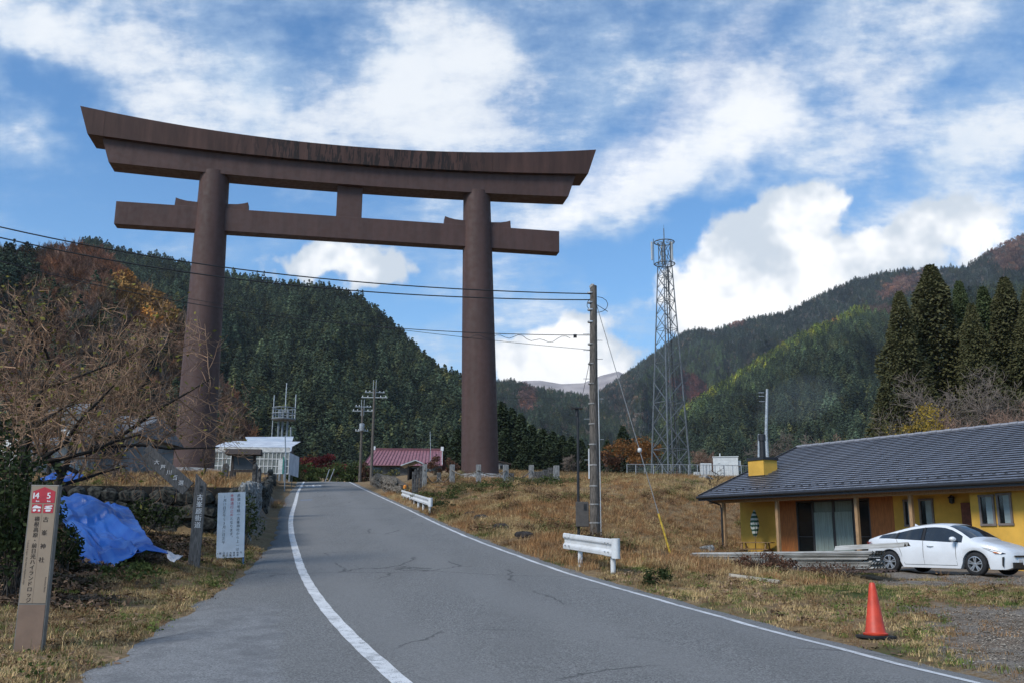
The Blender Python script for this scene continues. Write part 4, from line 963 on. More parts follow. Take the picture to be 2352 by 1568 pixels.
MB().tube([(0, 0, -.9), (0, 0, -.1)], .02, 6).build('stem', M_GALV, o); tag(o, 'small orange reflector standing at the far end of the lower guardrail', 'reflector')
# ================================================================== the yellow house
HE = at(1605, 1143, 43); HA = R(-60); HZ = .82
house = thing('house', (HE.x, HE.y, HZ), 'long single-storey yellow house with dark ribbed roof and timber porch', 'house', rz=HA)
HM = house.matrix_basis.copy(); 
HM = Matrix.Translation((HE.x, HE.y, HZ)) @ Matrix.Rotation(HA, 4, 'Z'); HI = HM.inverted()
def hl(px, py, yp):
    """house coordinates of a picture point on the plane y' = yp"""
    o = HI @ Vector((0, 0, EYE)); d = HI.to_3x3() @ Vector(direction(px, py)); t = (yp - o.y) / d.y; return o + d * t
EZ = HE.z - HZ; RY, RZ = 6.6, 6.14 - HZ; SL = (RZ - EZ) / RY; HL = 21.0
M_YW = mat('yellow_plaster', (.70, .40, .065), .9, .10, .8, .15, 60); M_ORW = mat('orange_stained_boards', (.42, .14, .034), .7, .15, 6, .2, 30, stretch=(6, 6, .5)); M_TIM = mat('pale_timber', (.40, .245, .125), .7, .15, 6, .2, 30, stretch=(5, 5, .6))
M_TILE = mat('dark_roof_metal', (.31, .32, .365), .36, .18, 3, .12, 20, metal=.65, spec=.6); M_RIDGE = mat('grey_ridge_metal', (.24, .24, .26), .5, .1, 6); M_GUT = mat('dark_gutter', (.025, .024, .026), .4, .1, 6)
M_GLASS = mat('dark_window_glass', (.012, .015, .016), .08, .1, 2, spec=.6); M_CURT = mat('sage_curtain', (.29, .34, .30), .9, .12, 3, stretch=(12, 12, .3)); M_DOOR = mat('red_brown_door', (.16, .045, .02), .6, .15, 8); M_FRB = mat('bronze_window_frame', (.20, .165, .145), .5, .1, 5); M_ALU = mat('dark_aluminium', (.05, .045, .042), .45, .1, 5)
NC = 26; LS = math.hypot(RY, RZ - EZ); tilt = math.atan(SL)
cm = MB(); cl_ = LS / NC; cm.box((0, 0, 0), (HL, cl_ * 1.06, .014), Matrix.Rotation(-.155, 4, 'X')); cme = cm.mesh('tile_course'); cme.materials.append(M_TILE)
for i in range(NC):
    o = D.objects.new('tile_course', cme); COL.objects.link(o); o.parent = house; u = (i + .5) / NC
    o.location = (HL / 2 - .04, u * RY, EZ + u * (RZ - EZ) + .09); o.rotation_euler = (tilt, 0, 0)
MB().add([(0.02, -.02, EZ), (HL, -.02, EZ), (HL, RY, RZ + .02), (0.02, RY, RZ + .02), (0.02, 2 * RY, EZ), (HL, 2 * RY, EZ)], [(0, 1, 2, 3), (3, 2, 5, 4)]).build('roof_deck', M_TIM, house)
MB().add([(-.03, -.03, EZ + .028), (HL, -.03, EZ + .028), (HL, RY, RZ + .048), (-.03, RY, RZ + .048)], [(0, 1, 2, 3)]).build('shade_underlay', M_GUT, house)  # black sheet added so gaps between the courses look shaded
MB().bar((0, .0, EZ + .05), (0, RY, RZ + .05), .05, .20).build('verge_board', M_GUT, house)
MB().bar((0, RY, RZ + .05), (0, 2 * RY, EZ + .05), .05, .20).build('verge_board', M_GUT, house)
MB().add([(-.05, RY + .02, RZ + .10), (HL, RY + .02, RZ + .10), (HL, 2 * RY, EZ + .1), (-.05, 2 * RY, EZ + .1)], [(0, 1, 2, 3)]).build('rear_roof', M_TILE, house)
rt = MB().tube([(-.01, 0, 0), (.34, 0, 0)], .10, 10).mesh('ridge_tile'); rt.materials.append(M_RIDGE)
rc = MB().tube([(.33, 0, 0), (.37, 0, 0)], .115, 10)
for i in range(int(HL / .36)):
    o = D.objects.new('ridge_tile', rt); COL.objects.link(o); o.parent = house; o.location = (i * .36 - .04, RY, RZ + .10 + .012 * (i % 2)); o.scale = (1, 1, .75)
mb = MB()
for row in (.085,):
    for i in range(int(HL / .42)): mb.box((.2 + i * .42, row * RY, EZ + row * (RZ - EZ) + .14), (.10, .04, .045))
o = mb.build('snow_guards', M_GUT, house); tag(o, kind='stuff')
MB().tube([(-.02, -.09, EZ + .02), (HL, -.09, EZ + .02)], .065, 10).build('gutter', M_GUT, house, smooth=True, auto=50)
MB().box((HL / 2, -.01, EZ - .05), (HL, .04, .16)).build('fascia', M_GUT, house)
MB().tube([(.35, -.06, EZ - .02), (.5, .1, EZ - .12), (.95, .42, EZ - .32), (.97, .45, EZ - .5), (.97, .45, 0)], .035, 8).build('downpipe', M_GUT, house)
PY, WY, BY = .6, 2.2, 1.0; BX = 12.8
MB().box((HL / 2, PY, EZ - .13), (HL - .2, .13, .22)).build('porch_beam', M_TIM, house)
for px_ in (1664, 1787, 1970, 2096):
    q = hl(px_, 1200, PY); MB().box((q.x, PY, (EZ - .24) / 2), (.135, .135, EZ - .24)).build('porch_post', M_TIM, house, bevel=.006)
    MB().bar((q.x, PY, EZ - .1), (q.x, WY, EZ + .22), .10, .16).build('rafter', M_TIM, house)
def sx(px_, yp=WY): return hl(px_, 1200, yp).x
zr_at = lambda y: EZ + y * SL
x0 = sx(1701)
def wall(xa, xb, yp, m, nm='wall', z0=-.3, z1=None, th=.12): return MB().box(((xa + xb) / 2, yp + th / 2, (z0 + (z1 or zr_at(yp) - .06)) / 2), (xb - xa, th, (z1 or zr_at(yp) - .06) - z0)).build(nm, m, house)
gx0, gx1 = sx(1830), sx(2000)
DT = hl(1890, 1147, WY).z
wall(x0, sx(1787), WY, M_YW); wall(sx(1787), gx0, WY, M_ORW, 'boarded_wall'); wall(gx0, gx1, WY, M_ORW, 'door_header', DT); wall(gx1, sx(2055), WY, M_ORW, 'boarded_wall')
wall(sx(2055), BX + .1, WY, M_YW); wall(BX, HL - .3, BY, M_YW)
MB().box((BX + .06, (BY + WY) / 2 + .12, 1.3), (.12, WY - BY, 3.2)).build('return_wall', M_YW, house)
MB().box((x0 + .06, WY + 4.4, 1.2), (.12, 8.6, 3.0)).build('end_wall', M_YW, house)
MB().box((HL - .36, 6.0, 1.2), (.12, 9.6, 3.0)).build('end_wall', M_YW, house); MB().box((HL / 2, 2 * RY - .5, 1.2), (HL - .8, .12, 3.0)).build('rear_wall', M_YW, house)
MB().add([(x0 + .06, WY, 2.7), (x0 + .06, 2 * RY - WY, 2.7), (x0 + .06, RY, zr_at(RY) - .1), (x0 + .14, WY, 2.7), (x0 + .14, 2 * RY - WY, 2.7), (x0 + .14, RY, zr_at(RY) - .1)], [(0, 1, 2), (5, 4, 3), (0, 2, 5, 3), (1, 4, 5, 2)]).build('gable_wall', M_YW, house)
MB().add([(HL - .42, 1, 2.6), (HL - .42, 2 * RY - 1, 2.6), (HL - .42, RY, zr_at(RY) - .1), (HL - .30, 1, 2.6), (HL - .30, 2 * RY - 1, 2.6), (HL - .30, RY, zr_at(RY) - .1)], [(0, 1, 2), (5, 4, 3), (0, 2, 5, 3), (1, 4, 5, 2)]).build('gable_wall', M_YW, house)
MB().box((6.6, .95, -.04), (12.4, 2.5, .12)).build('porch_floor', M_CONC, house)
# glazed sliding doors with curtains
edges = [gx0, sx(1868), sx(1915.5), sx(1962), gx1]
for i in range(4):
    a, b = edges[i], edges[i + 1]; fr = MB()
    dr_ = thing('sliding_door', (0, 0, 0), None, None); dr_.parent = house
    for (cx_, cz, sx_, sz_) in (((a + b) / 2, DT - .04, b - a, .08), ((a + b) / 2, .10, b - a, .10), (a + .03, DT / 2 + .05, .06, DT), (b - .03, DT / 2 + .05, .06, DT), ((a + b) / 2, 1.0, b - a, .035)) if i in (0, 3) else (((a + b) / 2, DT - .04, b - a, .08), ((a + b) / 2, .10, b - a, .10), (a + .03, DT / 2 + .05, .06, DT), (b - .03, DT / 2 + .05, .06, DT)): fr.box((cx_, WY + .03, cz), (sx_, .06, sz_))
    fr.build('frame', M_ALU, dr_); MB().box(((a + b) / 2, WY + .05, DT / 2 + .05), (b - a - .1, .012, DT - .16)).build('pane', M_GLASS if i in (0, 3) else mat('curtained_glass', (.20, .245, .215), .18, .1, 3, stretch=(9, 9, .2), spec=.5), dr_)
    if i in (1, 2):
        vs = []; n = 40; zt2 = DT * .80
        for k in range(n + 1):
            x = a + .07 + (b - a - .14) * k / n; y = WY - .004 + .022 * math.sin(k * 1.35)
            vs += [(x, y + .005, .16), (x, y, zt2)]
        MB().add(vs, [(2 * k, 2 * k + 2, 2 * k + 3, 2 * k + 1) for k in range(n)]).build('curtain', M_CURT, dr_, smooth=True)
def window(pa, pb, ya, yb, yp, frame_m):
    a, b = sx(pa, yp), sx(pb, yp); za = hl((pa + pb) / 2, yb, yp).z; zb = hl((pa + pb) / 2, ya, yp).z; wn = thing('window', (0, 0, 0), None, None); wn.parent = house
    for c_, s_ in ((((a + b) / 2, yp - .02, zb), (b - a + .10, .07, .07)), (((a + b) / 2, yp - .02, za), (b - a + .10, .07, .07)), ((a, yp - .02, (za + zb) / 2), (.07, .07, zb - za - .07)), ((b, yp - .02, (za + zb) / 2), (.07, .07, zb - za - .07))): MB().box(c_, s_).build('frame', frame_m, wn)
    MB().box((a + (b - a) * .22, yp - .004, (za + zb) / 2), ((b - a) * .40, .006, zb - za - .08)).build('pane', M_GLASS, wn); MB().box((a + (b - a) * .69, yp - .006, (za + zb) / 2), ((b - a) * .54, .006, zb - za - .08)).build('blind', mat('pale_blind', (.30, .36, .35), .6, .08, 4), wn)
window(2081, 2098, 1148, 1206, WY, M_FRB); window(2117, 2146, 1146, 1208, WY, M_FRB); window(2256, 2287, 1137, 1204, BY, M_FRB); window(2297, 2327, 1133, 1203, BY, M_FRB); window(2420, 2450, 1128, 1204, BY, M_FRB)
dx0 = sx(2212); dd = MB().box(((dx0 + BX) / 2, WY - .03, 1.08), (BX - dx0 - .02, .06, 2.25)).build('door', M_DOOR, house); MB().box((dx0 + .16, WY - .08, 1.02), (.05, .05, .40)).build('handle', M_BLACK, dd)
q = hl(2192, 1146, WY); lampw = MB().lathe([(.02, -.16), (.09, -.12), (.10, .04), (.14, .06), (.03, .16)], 8, Matrix.Translation((q.x, WY - .16, q.z))).build('wall_lamp', M_BLACK, house); MB().box((q.x, WY - .06, q.z + .05), (.05, .14, .05)).build('bracket', M_BLACK, lampw)
# chimney and flue
o_ = HI @ Vector((0, 0, EYE)); d_ = HI.to_3x3() @ Vector(direction(1755, 1092)); tt = (EZ + .10 - o_.z + SL * o_.y) / (d_.z - SL * d_.y); cq = o_ + d_ * tt
cw, cd, ch_ = .98, .86, .68
MB().box((cq.x - cw / 2, cq.y + cd / 2, cq.z + ch_ / 2 - .06), (cw, cd, ch_ + .3)).build('chimney', M_YW, house)
MB().box((cq.x - cw / 2, cq.y + cd / 2, cq.z + ch_ + .13), (cw + .1, cd + .1, .12)).build('chimney_cap', M_GUT, house)
ft = EYE + (at(1750, 997, HE.y).z - EYE) - HZ
MB().lathe([(.13, cq.z + ch_ + .15), (.13, cq.z + 1.65), (.17, cq.z + 1.66), (.17, cq.z + 1.95), (.12, cq.z + 1.97)], 14, Matrix.Translation((cq.x - cw * .45, cq.y + cd * .5, 0))).build('flue', M_BLACK, house, smooth=True, auto=40)
MB().box((cq.x - cw / 2, cq.y + cd / 2 - .01, cq.z + .02), (cw + .06, cd + .06, .05)).build('flashing', M_GUT, house)

# picnic table and folded parasol on the porch
pt = HM @ Vector((sx(1737, 1.45), 1.35, .02)); M_OAK = mat('brown_garden_wood', (.23, .135, .06), .7, .2, 8, stretch=(1, 6, 6))
tb = thing('picnic_table', pt, 'brown wooden picnic table on the porch against the yellow wall', 'picnic table', rz=R(-30))
for k in range(5): MB().box((0, -.30 + k * .15, .72), (1.5, .135, .035)).build('table_plank', M_OAK, tb)
for s in (-1, 1):
    for k in range(2): MB().box((0, s * (.62 + k * .14), .43), (1.5, .125, .035)).build('bench_plank', M_OAK, tb)
    MB().bar((s * .55, -.72, .39), (s * .55, .72, .39), .04, .09).build('cross_rail', M_OAK, tb)
    for s2 in (-1, 1): MB().bar((s * .52, s2 * .24, .70), (s * .52, s2 * .62, 0), .045, .09).build('leg', M_OAK, tb)
pr = thing('parasol', pt + Vector((0, 0, .0)), 'folded green and white striped parasol standing in the picnic table', 'parasol'); mst = D.materials.new('striped_canvas'); mst.use_nodes = True; t = NT(mst.node_tree)
zz = t.sep(t.coord('Object'))[2]; t.put(mst.node_tree.nodes['Principled BSDF'].inputs['Base Color'], t.mix(t.ss(t.m('FRACT', t.m('ADD', t.m('MULTIPLY', zz, 5.2), t.m('MULTIPLY', t.noise(t.coord('Object'), 6, 2), .5))), .48, .54), (.55, .57, .50), (.035, .09, .06))); mst.node_tree.nodes['Principled BSDF'].inputs['Roughness'].default_value = .9
MB().tube([(0, 0, 0), (0, 0, 2.15)], .02, 8).build('pole', M_OAK, pr)
vs = []; n = 32; pf = [(1.02, .05), (1.12, .10), (1.45, .16), (1.75, .135), (2.0, .07), (2.12, .025), (2.16, .005)]
for z, r in pf:
    for k in range(n): a = 2 * math.pi * k / n; rr = r * (1 + .28 * math.cos(8 * a + z * 2)); vs.append((rr * math.cos(a), rr * math.sin(a), z + (.05 * math.cos(8 * a) if z < 1.1 else 0)))
MB().add(vs, [(i * n + k, i * n + (k + 1) % n, (i + 1) * n + (k + 1) % n, (i + 1) * n + k) for i in range(len(pf) - 1) for k in range(n)]).build('canopy', mst, pr, smooth=True)

# ================================================================== the car
fw = hit(2243, 1321, 15, 40); CA = R(-57); hd = Vector((math.cos(CA), math.sin(CA), 0)); lf = Vector((-math.sin(CA), math.cos(CA), 0))
WB, TW = 2.70, 1.53; cc_ = fw - hd * (WB / 2) + lf * (TW / 2 + .10); cc_.z = fw.z - .01
car = thing('parked_car', cc_, 'white hatchback car parked in front of the yellow house', 'car', rz=CA)
M_CARW = mat('white_car_paint', (.72, .73, .74), .28, .03, 2, spec=.5, coat=.6); M_TYRE = mat('tyre_rubber', (.018, .018, .019), .85, .2, 12); M_RIM = mat('silver_alloy', (.52, .53, .54), .35, .1, 6, metal=.7); M_CGL = mat('tinted_car_glass', (.022, .026, .030), .03, .1, 2, spec=.8); M_TRIM = mat('black_car_trim', (.012, .012, .013), .5, .1, 4)
top = [(-2.285, .62), (-2.26, .95), (-2.20, 1.035), (-1.95, 1.10), (-1.6, 1.205), (-1.2, 1.30), (-.7, 1.40), (-.25, 1.455), (.1, 1.47), (.4, 1.448), (.65, 1.38), (.9, 1.255), (1.15, 1.10), (1.32, 1.0), (1.55, .945), (1.85, .865), (2.08, .765), (2.2, .68), (2.27, .56), (2.29, .46)]
belt = [(-2.285, .60), (-2.2, .93), (-1.9, 1.0), (-1.4, 1.0), (-.5, .955), (.5, .905), (1.2, .885), (1.55, .86), (1.9, .78), (2.1, .70), (2.2, .63), (2.29, .45)]
half = [(-2.285, .60), (-2.2, .72), (-2.0, .80), (-1.6, .865), (-1, .88), (0, .88), (1.0, .88), (1.5, .865), (1.8, .82), (2.0, .74), (2.15, .62), (2.25, .46), (2.29, .33)]
roofw = [(-2.285, .55), (-2.2, .60), (-1.9, .58), (-1.2, .56), (-.4, .585), (.3, .60), (.8, .66), (1.2, .74), (1.4, .76), (1.8, .68), (2.1, .52), (2.29, .3)]
I = lambda T, x: float(np.interp(x, [q[0] for q in T], [q[1] for q in T]))
AX = (-1.36, 1.34); AR = .36; AZ = .318
xs = sorted(set([round(x, 3) for x in np.concatenate([np.linspace(-2.285, -1.78, 9), AX[0] + AR * 1.02 * np.cos(np.linspace(math.pi, 0, 17)), np.linspace(-.9, .9, 16), AX[1] + AR * 1.02 * np.cos(np.linspace(math.pi, 0, 17)), np.linspace(1.74, 2.29, 11)])]))
def section(x):
    zt, zb, w_, wr = I(top, x), I(belt, x), I(half, x), I(roofw, x); zu = .17 if abs(x) < 2.1 else .17 + (abs(x) - 2.1) * .5; ar = zu; 
    for a in AX:
        if abs(x - a) < AR * 1.02: ar = max(ar, AZ + math.sqrt(max(0, (AR * 1.02) ** 2 - (x - a) ** 2)) - .0)
    zs = max(zu, ar); zb = max(zb, zs + .05); cab = max(0.0, zt - zb)
    zm = zs + (zb - zs) * .5; bul = .0 if x < 1.9 else .0
    r = [(0, zs), (w_ * .80, zs), (w_ * .975, zs + .015), (w_, zs + (zb - zs) * .35), (w_ * .992, zs + (zb - zs) * .62), (w_ * .965, zb - .015)]
    if cab > .16: r += [(w_ * .945, zb + .012), (wr + .045, zt - .125 if cab > .3 else zb + cab * .62), (wr, zt - .055), (wr * .72, zt - .018), (wr * .36, zt - .004), (0, zt)]
    else: r += [(w_ * .93, zb + cab * .25), (w_ * .85, zb + cab * .5), (w_ * .72, zb + cab * .72), (w_ * .5, zb + cab * .9), (w_ * .25, zt - .002), (0, zt)]
    return r, cab
SEC = [section(x) for x in xs]; K = 12
def grid_mesh(sel, off=0.0):
    """faces of the car skin chosen by sel(i, j), both sides"""
    mb = MB()
    for sgn in (-1, 1):
        idx = {}; vs = []; fs = []
        def vid(i, j):
            if (i, j) not in idx:
                y, z = SEC[i][0][j]; idx[(i, j)] = len(vs); vs.append(Vector((xs[i], sgn * (y + (off if y > .02 else 0)), z + off * .6 * (1 if j > 6 else 0))))
            return idx[(i, j)]
        for i in range(len(xs) - 1):
            for j in range(K - 1):
                if sel(i, j):
                    f = (vid(i, j), vid(i + 1, j), vid(i + 1, j + 1), vid(i, j + 1)); fs.append(f if sgn < 0 else f[::-1])
        mb.add(vs, fs)
    return mb
xm = lambda i: (xs[i] + xs[i + 1]) / 2
cabf = lambda i: SEC[i][1] > .16 and SEC[i + 1][1] > .16
def is_under(i, j): return j < 1
def is_side(i, j, a, b): return cabf(i) and j == 6 and a < xm(i) < b
def is_wind(i, j): return cabf(i) and j >= 8 and .50 < xm(i) < 1.20
def is_rear(i, j): return cabf(i) and j >= 8 and -1.92 < xm(i) < -1.05
bd = grid_mesh(lambda i, j: not is_under(i, j) and not is_side(i, j, -1.75, .98) and not is_wind(i, j) and not is_rear(i, j))
# close nose and tail
for i, s in ((0, 1), (len(xs) - 1, -1)):
    r = SEC[i][0]; loop = [Vector((xs[i], -y, z)) for y, z in r] + [Vector((xs[i], y, z)) for y, z in r[::-1][1:-1]]; bd.add(loop, [tuple(range(len(loop)))[::s]])
body = bd.build('body', M_CARW, car, smooth=True, auto=38)
grid_mesh(is_under).build('underbody', M_TRIM, car)
for a, b, nm in ((-1.75, -1.12, 'quarter_window'), (-1.10, -.24, 'side_window'), (-.19, .98, 'side_window')):
    grid_mesh(lambda i, j: is_side(i, j, a, b), -.004).build(nm, M_CGL, car, smooth=True)
grid_mesh(lambda i, j: is_side(i, j, -1.75, .98), -.02).build('window_surround', M_TRIM, car)
grid_mesh(is_wind, -.003).build('windscreen', M_CGL, car, smooth=True); grid_mesh(is_rear, -.003).build('rear_window', M_CGL, car, smooth=True)
for x, nm in ((-1.12, 'door_pillar'), (-.215, 'door_pillar')):
    y0, z0 = I(half, x) * .945, I(belt, x) + .012; y1, z1 = I(roofw, x) + .045, I(top, x) - .125
    for s in (-1, 1): MB().bar((x, s * (y0 + .004), z0), (x, s * (y1 + .004), z1), .05, .012, (0, s, 0)).build(nm, M_TRIM, car)
def seam(pts):
    for s in (-1, 1): MB().tube([(x, s * (y + .003), z) for x, y, z in pts], .005, 4).build('door_seam', M_TRIM, car)
for x in (-.215, .80): seam([(x, I(half, x) * .97, I(belt, x)), (x, I(half, x) * .995, .72), (x, I(half, x), .52), (x + .02, I(half, x) * .98, .28)])
seam([(-1.08, .85, .98), (-1.02, .875, .80), (-.95, .88, .62), (-.90, .87, .42), (-.84, .86, .28)]); seam([(-.84, .868, .27), (.82, .868, .27)])
for x in (-.95, .02):
    for s in (-1, 1): MB().tube([(x - .10, s * .872, .80), (x, s * .905, .805), (x + .10, s * .872, .80)], .018, 6).build('door_handle', M_CARW, car, smooth=True)
for s in (-1, 1):
    mr = MB().lathe([(.01, -.10), (.075, -.08), (.095, 0), (.08, .07), (.02, .10)], 10, Matrix.Translation((.82, s * 1.0, 1.0)) @ Matrix.Rotation(R(90), 4, 'X') @ Matrix.Diagonal((.9, .75, 1, 1))).build('wing_mirror', M_CARW, car, smooth=True); MB().bar((.85, s * .84, .94), (.83, s * .95, .97), .05, .04).build('mirror_arm', M_TRIM, mr)
    MB().add([(1.55, s * .858, .775), (1.80, s * .822, .735), (2.06, s * .705, .645), (2.14, s * .60, .60), (2.02, s * .74, .60), (1.86, s * .812, .66), (1.72, s * .838, .715)], [(0, 1, 2, 3, 4, 5, 6)[::s]]).build('headlight', mat('headlight_lens', (.07, .08, .11), .25, .4, 30, spec=.5), car)
    MB().add([(1.84, s * .825, .665), (1.93, s * .79, .66), (2.0, s * .765, .615), (1.90, s * .81, .625)], [(0, 1, 2, 3)[::s]]).build('indicator', mat('amber_lens', (.55, .16, .03), .2, .1, 8), car)
    MB().add([(2.05, s * .725, .52), (2.10, s * .69, .53), (2.07, s * .715, .24), (2.04, s * .74, .30)], [(0, 1, 2, 3)[::s]]).build('fog_recess', M_TRIM, car)
    MB().add([(-2.225, s * .70, .93), (-2.10, s * .785, .90), (-1.95, s * .83, .915), (-2.08, s * .80, .845), (-2.23, s * .70, .80)], [(0, 1, 2, 3, 4)[::-s]]).build('tail_light', mat('red_lens', (.22, .01, .015), .15, .1, 8, coat=1), car)
MB().box((2.27, 0, .30), (.05, 1.15, .16)).build('lower_grille', M_TRIM, car); MB().box((2.275, 0, .545), (.04, .95, .045)).build('upper_grille', M_TRIM, car); MB().box((2.31, 0, .40), (.012, .33, .165)).build('number_plate', M_WP, car)
MB().add([(-1.0, 0, 1.37), (-.82, .035, 1.375), (-.82, -.035, 1.375), (-.98, 0, 1.46)], [(0, 1, 3), (0, 3, 2), (1, 2, 3)]).build('roof_fin', M_CARW, car)
def wheel(x, s):
    w_ = D.objects.new('wheel', None); COL.objects.link(w_); w_.parent = car; w_.location = (x, s * .775, AZ); w_.rotation_euler = (R(90) * s, 0, 0)      # local +z points outwards... 
    w_.rotation_euler = (R(-90) if s > 0 else R(90), 0, 0)
    MB().lathe([(.205, -.09), (.29, -.095), (.315, -.07), (.318, 0), (.315, .07), (.29, .095), (.205, .088)], 36, cap=False).build('tyre', M_TYRE, w_, smooth=True)
    rm_ = MB().lathe([(.205, .085), (.212, .095), (.195, .098), (.188, .05), (.19, -.08)], 36, cap=False).build('rim', M_RIM, w_, smooth=True, auto=40); MB().lathe([(.001, .01), (.19, .01)], 24, cap=False).build('brake_disc', M_TRIM, w_)
    for k in range(5):
        for d in (-.17, .17):
            a = 2 * math.pi * k / 5 + .3; MB().bar((.035 * math.cos(a + d * 1.5), .035 * math.sin(a + d * 1.5), .078), (.195 * math.cos(a + d), .195 * math.sin(a + d), .088), .036, .022).build('spoke', M_RIM, w_)
    MB().lathe([(.045, .03), (.045, .088), (.03, .092), (.001, .092)], 16).build('hub_cap', M_RIM, w_, smooth=True, auto=40)
for x in AX:
    for s in (-1, 1): wheel(x, s)
mb = MB()
for a in AX: mb.box((a, 0, .45), (.72, 1.55, .50))
mb.build('wheel_well', M_TRIM, car)

# ================================================================== traffic cone
q = hit(2012, 1466); cn = thing('traffic_cone', q, 'orange-red traffic cone at the edge of the gravel yard', 'traffic cone', rot=(R(-1), R(1), R(20)))
M_CONE = mat('faded_red_plastic', (.60, .055, .022), .5, .1, 6)
MB().box((0, 0, .02), (.36, .36, .04)).build('weight_base', M_TYRE, cn, bevel=.01)
MB().lathe([(.150, .042), (.155, .05), (.155, .066), (.130, .074), (.126, .08), (.048, .62), (.038, .68), (.026, .70), (.0, .70)], 28, cap=False).build('cone_body', M_CONE, cn, smooth=True, auto=45)

# ================================================================== stack of metal sheets
M_SHEET = mat('weathered_roof_sheet', (.43, .42, .39), .6, .2, 4, .2, 30, col2=(.24, .225, .195), stretch=(.6, 4, 4)); M_SHEETD = mat('rusty_sheet_edge', (.07, .045, .035), .8, .4, 9)
pa, pb = hit(1600, 1298, 20, 40), hit(2035, 1306, 15, 40); pa.z = gz(pa.x, pa.y); pb.z = gz(pb.x, pb.y)
pa = at(1600, 1301, 30.0); pb = at(2020, 1304, 25.6); dv = (pb - pa); ln = dv.xy.length; sang = math.atan2(dv.y, dv.x)
def corr(length, wd, ph=0.0, fold=.045, n=5):
    vs = []; m = n * 4
    for x in (0, length):
        for k in range(m + 1):
            u = k / m; f = (u * n) % 1; z = fold * max(0, min(1, (abs(f - .5) * -4 + 1.4))); vs.append((x, (u - .5) * wd, z))
    for x in (0, length):
        for k in range(m + 1):
            u = k / m; f = (u * n) % 1; z = fold * max(0, min(1, (abs(f - .5) * -4 + 1.4))); vs.append((x, (u - .5) * wd, z - .006))
    q = m + 1; fs = [(k, q + k, q + k + 1, k + 1) for k in range(m)] + [(2 * q + k + 1, 3 * q + k + 1, 3 * q + k, 2 * q + k) for k in range(m)] + [(0, 2 * q, 3 * q, q), (m, q + m, 3 * q + m, 2 * q + m)] + [(k, k + 1, 2 * q + k + 1, 2 * q + k) for k in range(m)] + [(q + k + 1, q + k, 3 * q + k, 3 * q + k + 1) for k in range(m)]
    return MB().add(vs, fs)
names = ['lowest', 'second', 'third', 'fourth', 'fifth', 'sixth', 'seventh', 'eighth', 'ninth', 'tenth', 'topmost']
zb_ = .0
for i in range(11):
    o = corr(ln * (1.0 - .012 * (i % 3)), .85, 0).build('metal_sheet', M_SHEET); o.location = pa + Vector((0, 0, zb_ + i * .040)) + Vector((math.cos(sang), math.sin(sang), 0)) * random.uniform(-.15, .12) + Vector((-math.sin(sang), math.cos(sang), 0)) * random.uniform(-.03, .03)
    o.rotation_euler = (0, -math.atan2(dv.z, ln) - (.004 if i > 6 else 0), sang + random.uniform(-.006, .006)); tag(o, '%s long grey corrugated sheet of the stack beside the car' % names[i], 'metal sheet', 'metal sheets stacked in the yard')
for k, (f, lab) in enumerate(((.82, 'rusty dark beam under the car end of the sheet stack'), (.45, 'rusty dark beam under the middle of the sheet stack'), (.12, 'rusty dark beam under the far end of the sheet stack'))):
    q = pa.lerp(pb, f); q.z = gz(q.x, q.y); o = MB().box((0, 0, .08), (.16, 1.25, .22)).build('bearer_beam', M_SHEETD); o.location = q; o.rotation_euler = (0, 0, sang); tag(o, lab, 'beam')
q = pa.lerp(pb, .83); q.z = gz(q.x, q.y) + .17; o = corr(2.9, 1.1, 0, .06, 4).build('metal_sheet', M_SHEETD); o.location = q - Vector((math.cos(sang), math.sin(sang), 0)) * 1.5 + Vector((math.sin(sang), -math.cos(sang), 0)) * .25; o.rotation_euler = (0, .0, sang + .03); tag(o, 'rusty dark corrugated sheet jutting out below the stack', 'metal sheet')
q = pa.lerp(pb, .93); q.z = pb.z + .47; o = corr(1.9, .55, 0, .11, 2).build('metal_sheet', M_SHEET); o.location = q - Vector((math.cos(sang), math.sin(sang), 0)) * .75; o.rotation_euler = (.05, -.06, sang + .10); tag(o, 'short bent ridge sheet lying loose on top of the stack end', 'metal sheet')
a, b = hit(1675, 1325), hit(1790, 1340); o = MB().bar((0, 0, .04), b - a + Vector((0, 0, .04)), .10, .07).build('plank', mat('bleached_plank', (.47, .42, .34), .8, .15, 8)); o.location = a; tag(o, 'pale plank lying in the grass before the sheet stack', 'plank')

# ================================================================== lattice tower with its fence
TY = 108.0; tb_ = at(1541, 1092, TY); tw = thing('lattice_tower', (tb_.x, TY, tb_.z), 'tall grey steel lattice radio tower with ringed antenna head', 'tower', rz=R(28))
M_TWR = mat('grey_galvanised_tower', (.145, .16, .172), .55, .12, 3, metal=.25); TZ = lambda y: at(1530, y, TY).z - tb_.z
def thw(z): return float(np.interp(z, [0, TZ(610), TZ(540)], [1.62, .60, .55]))
lv = [0.0]; 
while lv[-1] < TZ(610): lv.append(lv[-1] + 1.75 * thw(lv[-1]) + .35)
lv = [z * TZ(610) / lv[-1] for z in lv]; cor = ((-1, -1), (1, -1), (1, 1), (-1, 1))
P_ = lambda c, z: Vector((cor[c][0] * thw(z), cor[c][1] * thw(z), z))
for c in range(4): MB().tube([P_(c, -.5), P_(c, lv[-1])], [.11, .07], 6).build('leg', M_TWR, tw)
for k in range(len(lv) - 1):
    z0, z1 = lv[k], lv[k + 1]; r = .050 if k < 4 else .038
    for c in range(4):
        d = (c + 1) % 4; MB().tube([P_(c, z0), P_(d, z1)], r, 4).build('brace', M_TWR, tw); MB().tube([P_(d, z0), P_(c, z1)], r, 4).build('brace', M_TWR, tw)
        if k % 2 == 0: MB().tube([P_(c, z1), P_(d, z1)], r, 4).build('strut', M_TWR, tw)
